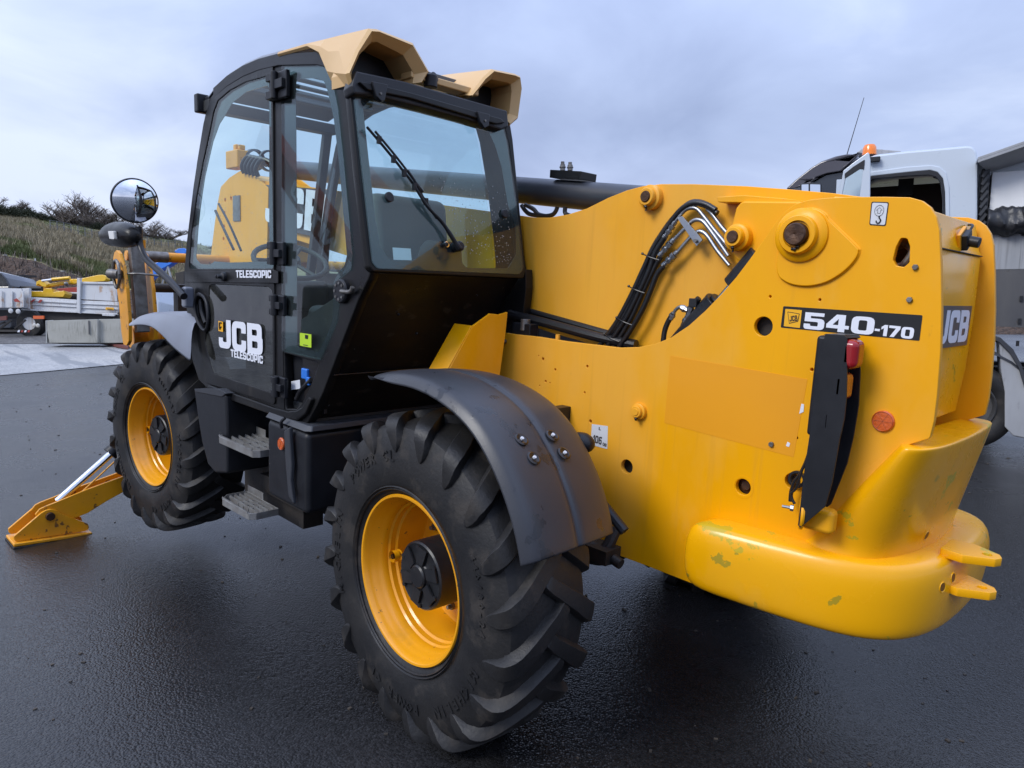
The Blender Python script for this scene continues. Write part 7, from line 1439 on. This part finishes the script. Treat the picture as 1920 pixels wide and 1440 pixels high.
# blue lift and the white machine under it
BL = thing('boom_lift', 'blue telescopic boom lift with a raised arm, seen between carriage and cab', 'boom lift', Vector([(-29.2868,9.5336,0.5997)][0]))
wplate('lift_arm', [(-27.432,7.3505,2.6134),(-26.8494,8.0255,3.1628),(-26.5866,8.3069,3.2658),(-26.276,8.6272,3.3087),(-26.459,8.4103,3.1054),(-26.6865,8.1516,2.922),(-26.9904,7.771,2.4556),(-27.1977,7.5487,2.3732)], .35, 'blue_paint', BL, r=.03, bevel=.012)
wplate('lift_head', [(-26.3868,8.5632,3.6104),(-26.2811,8.686,3.7121),(-26.1258,8.8461,3.7336),(-26.0141,8.9366,3.5932),(-26.1073,8.8296,3.5118),(-26.3247,8.6163,3.5504)], .3, 'blue_paint', BL, r=.03, bevel=.012)
wplate('counter_body', [(-26.3716,8.3321,2.057),(-25.9897,8.7244,2.1004),(-25.7722,8.9377,2.0618),(-25.7285,8.8986,1.5376),(-26.328,8.2931,1.5328)], .9, 'blue_paint', BL, r=.03, bevel=.012)
wplate('lift_chassis', [(-26.6873,8.0164,2.0747),(-26.3624,8.3511,2.1176),(-26.2868,8.3378,1.5533),(-26.6151,8.0062,1.5507)], 1.0, 'white_paint', BL, r=.03, bevel=.012)
A, Z2 = [(-26.5415,8.0457,1.6921),(-26.3713,8.2192,1.7035)]; lettering('body_text', 'STER', A, Z2, .075, 'black_print', BL, n=-FW, off=BL.location.copy(), lift=.004)
for i in range(5): wplate('cooling_slot', [V(p) + RT * (.055 * i) for p in [(-26.5985,8.0424,2.0341),(-26.5842,8.0568,2.0342),(-26.5742,8.0478,1.9134),(-26.5884,8.0334,1.9133)]], .01, 'chassis_dark', BL, bevel=0)
wplate('lift_wheels', [(-26.5848,8.0335,1.5307),(-25.7856,8.841,1.5372),(-25.7083,8.7718,0.6097),(-26.5075,7.9644,0.6033)], .8, 'chassis_dark', BL, r=.2, bevel=.02)
b = B()
for a in ([(-26.4951,8.361,3.0245),(-26.5815,8.1937,2.5194)], [(-26.4951,8.361,3.0245),(-26.3305,8.4313,2.4205)], [(-26.5815,8.1937,2.5194),(-26.6285,8.0726,2.0549)], [(-26.8981,7.9059,2.7186),(-26.9904,7.7166,2.1126)]): b.beam(a[0], a[1], .05, .05)
wobj(b, 'lift_link', 'body_grey', BL)
wplate('control_box', [(-25.763,8.3436,2.7632),(-25.5314,8.5901,2.8442),(-25.4688,8.534,2.0923),(-25.6369,8.3642,2.0909)], .4, 'chassis_dark', BL, r=.02, bevel=.01)
KB = thing('concrete_kerb', 'low concrete kerb under the white lift chassis behind the front mudguard', 'kerb', Vector([(-25.4261,7.8257,0.5992)][0]))
wplate('kerb_body', [(-23.4157,6.9395,1.5089),(-22.821,7.5432,1.5316),(-22.7508,7.4804,0.6893),(-23.347,6.878,0.6845)], .4, 'kerb_concrete', KB, bevel=.02)

# ------------------------------------------------------------------ earth bank and hill
def interp(tab, x):
    if x <= tab[0][0]: return tab[0][1]
    for (a, p), (c_, q) in zip(tab, tab[1:]):
        if x <= c_: return p + (q - p) * (x - a) / (c_ - a)
    return tab[-1][1]
LIP = [(-1200, 500), (-500, 460), (-200, 458), (0, 466), (60, 474), (100, 486), (150, 502), (200, 517), (260, 528), (345, 540), (600, 556), (1000, 566), (2500, 572)]
MID = [(-1200, 470), (-500, 430), (0, 432), (100, 446), (200, 470), (345, 492), (600, 528), (1000, 556), (2500, 568)]
TOPL = [(-1200, 440), (-500, 385), (0, 401), (100, 412), (150, 420), (200, 428), (265, 440), (347, 453), (600, 505), (900, 535), (1300, 555), (2500, 562)]
c0 = CW
def cam_ray(px, py): return (_f * 1330.85 + _r * (px - 960) - _u * (py - 720)) / 1330.85
def at_(px, py, d): return CW + cam_ray(px, py) * d
def hill_pt(px, t):
    """t runs 0 foot of the bank, 1 lip, 2 mid slope, 3 skyline, 4 behind"""
    l, m_, s_ = interp(LIP, px), interp(MID, px), interp(TOPL, px)
    keys = [(0, 28, 612), (.25, 29.5, 600 * .5 + l * .5 + 30), (.6, 31.5, l + 28), (1, 34, l), (1.4, 45, l * .6 + m_ * .4), (2, 75, m_), (2.6, 125, m_ * .35 + s_ * .65), (3, 170, s_), (3.4, 240, s_ + 4), (4, 420, s_ + 16)]
    for (a, d0, y0), (c_, d1, y1) in zip(keys, keys[1:]):
        if t <= c_:
            f = (t - a) / (c_ - a); d = d0 + (d1 - d0) * f; y = y0 + (y1 - y0) * f; p = at_(px, y, d)
            nz = noise.noise(Vector((p.x * .18, p.y * .18, 0))) * (.45 if t > .9 else .25) + noise.noise(Vector((p.x * .9, p.y * .9, 3))) * .14
            p.z += nz * (1 if 0.1 < t < 2.7 else .3)
            if t < .05: p.z = .5
            return p
    return at_(px, s_, 420)
cols = list(range(-1200, 2600, 20)); ts = [0, .12, .25, .4, .6, .8, .92, 1, 1.08, 1.2, 1.4, 1.6, 1.8, 2, 2.2, 2.4, 2.6, 2.8, 3, 3.2, 3.6, 4]
k1 = ts.index(1)
def hill_part(name, tt, m):
    b = B(); b.loft([[tuple(hill_pt(px, t)) for px in cols] for t in tt], cap=False, closed=False); return tag(b.obj(name, m, None, angle=180), kind='structure')
hill_part('earth_bank', ts[:k1 - 1], 'dirt')
hill_part('hill', ts[k1 - 2:], 'hill_ground')
mat('grass_dry', (.27, .225, .15), .9, var=.9, vscale=.25, vcol=(.17, .15, .095))
mat('grass_green', (.075, .10, .028), .8, var=.9, vscale=.3, vcol=(.12, .12, .045))
random.seed(11)
def tufts(name, m, n, pick, hgt, blades=4):
    vs, fs = [], []
    for _ in range(n):
        px, t = pick()
        p = hill_pt(px, t); s_ = hgt * random.uniform(.5, 1.3) * (1 + max(0, t - 1) * .35)
        for _b in range(blades):
            a = random.uniform(0, 2 * PI); q = p + Vector((random.uniform(-.25, .25), random.uniform(-.25, .25), 0)) * s_ * 1.6
            w = s_ * .07; lean = Vector((math.cos(a), math.sin(a), 0)) * s_ * random.uniform(.1, .7); sd_ = Vector((-math.sin(a), math.cos(a), 0)) * w
            k = len(vs); vs += [tuple(q - sd_), tuple(q + sd_), tuple(q + lean + Vector((0, 0, s_)))]; fs.append((k, k + 1, k + 2))
    me = bpy.data.meshes.new(name); me.from_pydata(vs, [], fs); o = new_obj(name, me, m, smooth=False); tag(o, kind='stuff'); return o
def green_here(px, t): return noise.noise(Vector((px * .018, t * 3.2, 0))) > (-.05 if (t < 1.25 or t > 2.45) else .22)
def pick_g():
    while True:
        px, t = random.uniform(-60, 420), random.choice((random.uniform(.84, 1.3), random.uniform(1, 3)))
        if green_here(px, t): return px, t
def pick_d():
    while True:
        px, t = random.uniform(-60, 420), random.uniform(.95, 2.7)
        if not green_here(px, t): return px, t
tag(tufts('grass', 'grass_green', 9000, pick_g, .30), 'rough green grass on the lip of the bank and along the hilltop', 'grass')
tag(tufts('dry_grass', 'grass_dry', 15000, pick_d, .48), 'pale dry grass covering the middle of the slope', 'grass')
tag(tufts('bank_roots', 'bark', 260, lambda: (random.uniform(-40, 220), random.uniform(.3, .95)), .35, 2), 'thin roots and twigs hanging from the dark earth bank', 'roots')
# rubble on the bank
b = B()
for _ in range(16):
    p = hill_pt(random.uniform(-20, 200), random.uniform(.3, .9)); s_ = random.uniform(.05, .16); b.box(p + Vector((0, 0, .03)), (s_ * 2, s_, s_ * .6), Matrix.Rotation(random.uniform(-1, 1), 3, random.choice('XYZ')))
tag(b.obj('bank_rubble', 'kerb_concrete', None), 'pale stones scattered over the dark earth bank', 'stones', kind='stuff')
# wire fence along the hill
FN = thing('wire_fence', 'faint wire fence with thin posts running along the green hilltop', 'fence', hill_pt(200, 2.4))
pp = []
for i in range(22):
    px = 95 + i * 13; p = hill_pt(px, 2.25 + .010 * i); pp.append(p); b = B(); b.beam(p - Vector((0, 0, .2)), p + Vector((0, 0, 1.7)), .10, .10, up=(0, 1, 0)); wobj(b, 'post', 'fence_grey', FN)
for h in (.5, .95, 1.4, 1.65):
    b = B(); b.tube([p + Vector((0, 0, h)) for p in pp], .022, n=4, smooth=False); wobj(b, 'wire', 'fence_grey', FN)

# ------------------------------------------------------------------ bare trees and scrub on the skyline
def tree_mesh(seed, H, spread, levels=5, trunk=.028, fork=3, up=.55, twig=.6):
    R_ = random.Random(seed); b = B(); tr = B()
    def grow(p, d, L, r, lv, bb):
        pts = [p]; q = p; dd = d.copy(); n = 3
        for i in range(n):
            dd = (dd + Vector((R_.uniform(-1, 1), R_.uniform(-1, 1), R_.uniform(-.3, .8))) * .16).normalized(); q = q + dd * L / n; pts.append(q)
        rm = max(r, .0008)
        for i in range(n): bb.cyl(pts[i], pts[i + 1], rm * (1 - .2 * i / n), rm * (1 - .2 * (i + 1) / n), n=5 if lv > 2 else 3, caps=False)
        if lv == 0: return
        for k in range(fork + (1 if lv > 2 else 0)):
            a = R_.uniform(0, 2 * PI); t = R_.uniform(.35, 1.0); base = pts[min(n, int(t * n) + 0)]
            side = Vector((math.cos(a), math.sin(a), 0)); nd = (dd * up + side * spread + Vector((0, 0, .18))).normalized()
            grow(base, nd, L * R_.uniform(.55, .78), r * .60, lv - 1, b)
    grow(Vector((0, 0, -.3)), Vector((0, 0, 1)), H * .34, H * trunk, levels, tr)
    zt_ = max(v[2] for v in b.v); out = (tr.mesh('trunk', fix=False), b.mesh('crown', fix=False))
    for me in out: me.transform(Matrix.Scale(1 / zt_, 4))
    return out
def bush_mesh(seed, H, Wd, n, ivy=False):
    R_ = random.Random(seed); vs, fs = [], []
    for _ in range(n):
        a = R_.uniform(0, 2 * PI); rr = Wd * .5 * math.sqrt(R_.random()); base = Vector((math.cos(a) * rr * .5, math.sin(a) * rr * .5, 0))
        top = Vector((math.cos(a) * rr, math.sin(a) * rr, H * (1 - (rr / (Wd * .5)) ** 2 * .6) * R_.uniform(.45, 1.02)))
        for k in range(3):
            s_ = base.lerp(top, R_.uniform(0, .6)); e_ = s_.lerp(top, R_.uniform(.5, 1)) + Vector((R_.uniform(-.5, .5), R_.uniform(-.5, .5), R_.uniform(-.2, .4)))
            d = (e_ - s_).normalized(); w = Vector((R_.uniform(-1, 1), R_.uniform(-1, 1), R_.uniform(-.5, .5))).cross(d).normalized() * H * .009
            q = len(vs); vs += [tuple(s_ - w), tuple(s_ + w), tuple(e_)]; fs.append((q, q + 1, q + 2))
        if ivy:
            for k in range(3):
                c_ = base.lerp(top, R_.uniform(.15, .95)); s2 = R_.uniform(.10, .26)
                q = len(vs); vs += [tuple(c_ + Vector((R_.uniform(-s2, s2), R_.uniform(-s2, s2), R_.uniform(-s2, s2)))) for _k in range(3)]; fs.append((q, q + 1, q + 2))
    me = bpy.data.meshes.new('crown'); me.from_pydata(vs, [], fs); return me
T1 = [tree_mesh(s, 1, sp, 6, tk, fk) for s, sp, tk, fk in ((5, .75, .017, 3), (12, .85, .016, 3), (23, .6, .014, 3))]
for t_, c_ in T1: t_.materials.append(MATS['bark']); c_.materials.append(MATS['bark'])
def put_tree(px, dep_t, hpx, k, label, group=None, w=1.0):
    p = hill_pt(px, dep_t); d = (p - CW).dot(_f); Hh = hpx * d / 1330.85
    t = thing('bare_tree', label, 'tree', p, group, rot=(0, 0, random.uniform(0, 6)))
    for me, nm in zip(T1[k], ('trunk', 'crown')):
        o = bpy.data.objects.new(nm, me); COL.objects.link(o); o.parent = t; o.scale = (Hh * w, Hh * w, Hh)
    return t
BM = [bush_mesh(40 + i, 4, 5, n, iv) for i, (n, iv) in enumerate(((1500, True), (1200, True), (900, False)))]
BM[0].materials.append(MATS['ivy']); BM[1].materials.append(MATS['dark_twigs']); BM[2].materials.append(MATS['dark_twigs'])
def put_bush(px, dep_t, hpx, wpx, k, label, group=None):
    hpx *= .68
    p = hill_pt(px, dep_t) - Vector((0, 0, .4)); d = (p - CW).dot(_f); s_ = d / 1330.85
    o = bpy.data.objects.new('bush', BM[k]); COL.objects.link(o); o.location = p; o.scale = (wpx * s_ / 5, wpx * s_ / 5, hpx * s_ / 4); o.rotation_euler = (0, 0, random.uniform(0, 6))
    tag(o, label, 'bush', group); return o
put_tree(146, 2.9, 64, 0, 'tall bare tree with a wide fan of twigs standing alone on the skyline')
put_tree(182, 2.9, 42, 1, 'bare tree right of the tall lone tree, above tangled scrub', w=1.1)
put_tree(198, 2.95, 36, 2, 'thin bare tree just left of the round mirror on the skyline', w=1.1)
put_tree(118, 2.95, 26, 2, 'small bare sapling left of the tall lone tree', w=1.2)
put_tree(214, 2.9, 30, 1, 'low bare tree behind the round mirror rim', w=1.3)
put_tree(280, 2.95, 34, 2, 'bare tree right of the mirror arm on the falling skyline', w=1.5)
put_tree(298, 2.95, 26, 1, 'small bare tree halfway between mirror arm and cab', w=1.3)
put_tree(14, 2.9, 36, 1, 'bare tree rising from the dark thicket at the left edge', w=1.2)
put_tree(48, 2.9, 36, 0, 'bare tree in the middle of the dark thicket')
for px, h, w_, k, lb in ((-30, 44, 60, 0, 'dark ivy thicket beyond the left picture edge'), (2, 42, 52, 0, 'dark thicket at the left picture edge on the skyline'), (28, 42, 46, 0, 'dark thicket second from the left edge'), (54, 40, 46, 0, 'dark round thicket in the middle of the dark row'),
                         (76, 34, 40, 0, 'dark thicket sloping down near the end of the row'), (95, 24, 30, 0, 'last low dark thicket of the row before the gap'), (120, 14, 26, 1, 'low scrub in the gap before the tall lone tree'), (165, 28, 36, 1, 'brown scrub at the foot of the tall lone tree'),
                         (186, 30, 40, 0, 'dark ivy scrub left of the round mirror'), (208, 22, 40, 1, 'brown scrub under the indicator housing'), (236, 18, 36, 2, 'thin scrub behind the mirror arm'), (276, 20, 50, 2, 'thin scrub right of the mirror arm'), (325, 12, 40, 2, 'faint scrub beside the cab edge')):
    put_bush(px, 2.85, h, w_, k, lb)
random.seed(5)
for i in range(26):     # hedge line running on behind the handler
    px = 420 + i * 48; put_bush(px, 2.9, random.uniform(16, 30), random.uniform(60, 90), i % 3, 'low hedge scrub on the far skyline behind the handler', 'far hedge scrub behind the handler')

# grit, leaf bits and small stones lying about on the tarmac
random.seed(21); b = B()
for _ in range(420):
    d = random.uniform(1.6, 13); p = Vector((CW.x, CW.y, 0)) + FW * d + RT * random.uniform(-.72, .72) * d; s_ = random.uniform(.002, .007) * (1 + d * .12); z_ = gz(p.x, p.y)
    b.box((p.x, p.y, z_ + s_ * .3), (s_ * 2 * random.uniform(.6, 1.4), s_ * 1.4, s_ * .6), Matrix.Rotation(random.uniform(0, 3), 3, 'Z'))
tag(b.obj('grit', 'grit_brown', None, smooth=False), 'small brown grit and leaf bits scattered over the wet tarmac', 'grit', kind='stuff')

# ------------------------------------------------------------------ a red handler standing behind the photographer, seen only mirrored in the side glass
RP = [Vector((p[0], .15 - p[1], p[2])) for p in [(-14.2579,7,3.4304),(-10.9497,7,1.2072),(-10.9589,7,1.5417),(-13.9458,7,3.6777)]]
mw = Matrix.Rotation(TH, 4, 'Y'); mw.translation = Vector((0, 0, .61))
RP = [mw @ p for p in RP]
c = sum(RP, Vector()) / 4
RH = thing('red_telehandler', 'red telescopic handler with raised boom behind the photographer, mirrored in the cab side glass', 'telehandler', Vector((c.x, c.y - 1.0, 0)))
a_, b_ = (RP[0] + RP[3]) / 2, (RP[1] + RP[2]) / 2; d_ = (b_ - a_).normalized()
b = B(); b.beam(a_ - d_ * 2.5, b_ + d_ * 1.2, .45, .62, up=(0, 0, 1)); wobj(b, 'boom', 'red_paint', RH, bevel=.02)
n_ = Vector((0, 1, 0)); upv = Vector((-d_.z, 0, d_.x)); upv = upv if upv.z > 0 else -upv
A2 = b_ - upv * .17 + Vector((0, .24, 0)); B2 = a_ - upv * .17 + Vector((0, .24, 0))
lettering('boom_text', 'MANITOU', A2, B2, .36, 'white_print', RH, n=n_, off=RH.location.copy(), lift=.01)
bx = b_.x + 1.0; by = c.y
b = B(); b.bb((bx - 2.6, by - .6, .6), (bx + 1.6, by + .6, 1.5)); b.bb((bx + .6, by - .3, 1.4), (bx + 1.4, by + .3, 2.6)); wobj(b, 'body', 'red_paint', RH, bevel=.06)
b = B(); b.bb((bx - 1.6, by + .55, .9), (bx - .3, by + 1.2, 2.5)); wobj(b, 'cab', 'car_dark', RH, bevel=.08)
for x_ in (bx - 2.0, bx + .9):
    for s_, yy in ((1, by + .75), (-1, by - 1.15)):
        b = B(); b.lathe([(.3, .02), (.5, -.02), (.6, .02), (.62, .1), (.62, .32), (.6, .38), (.3, .4)], (x_, yy, .62), n=36); wobj(b, 'wheel', 'rubber', RH)
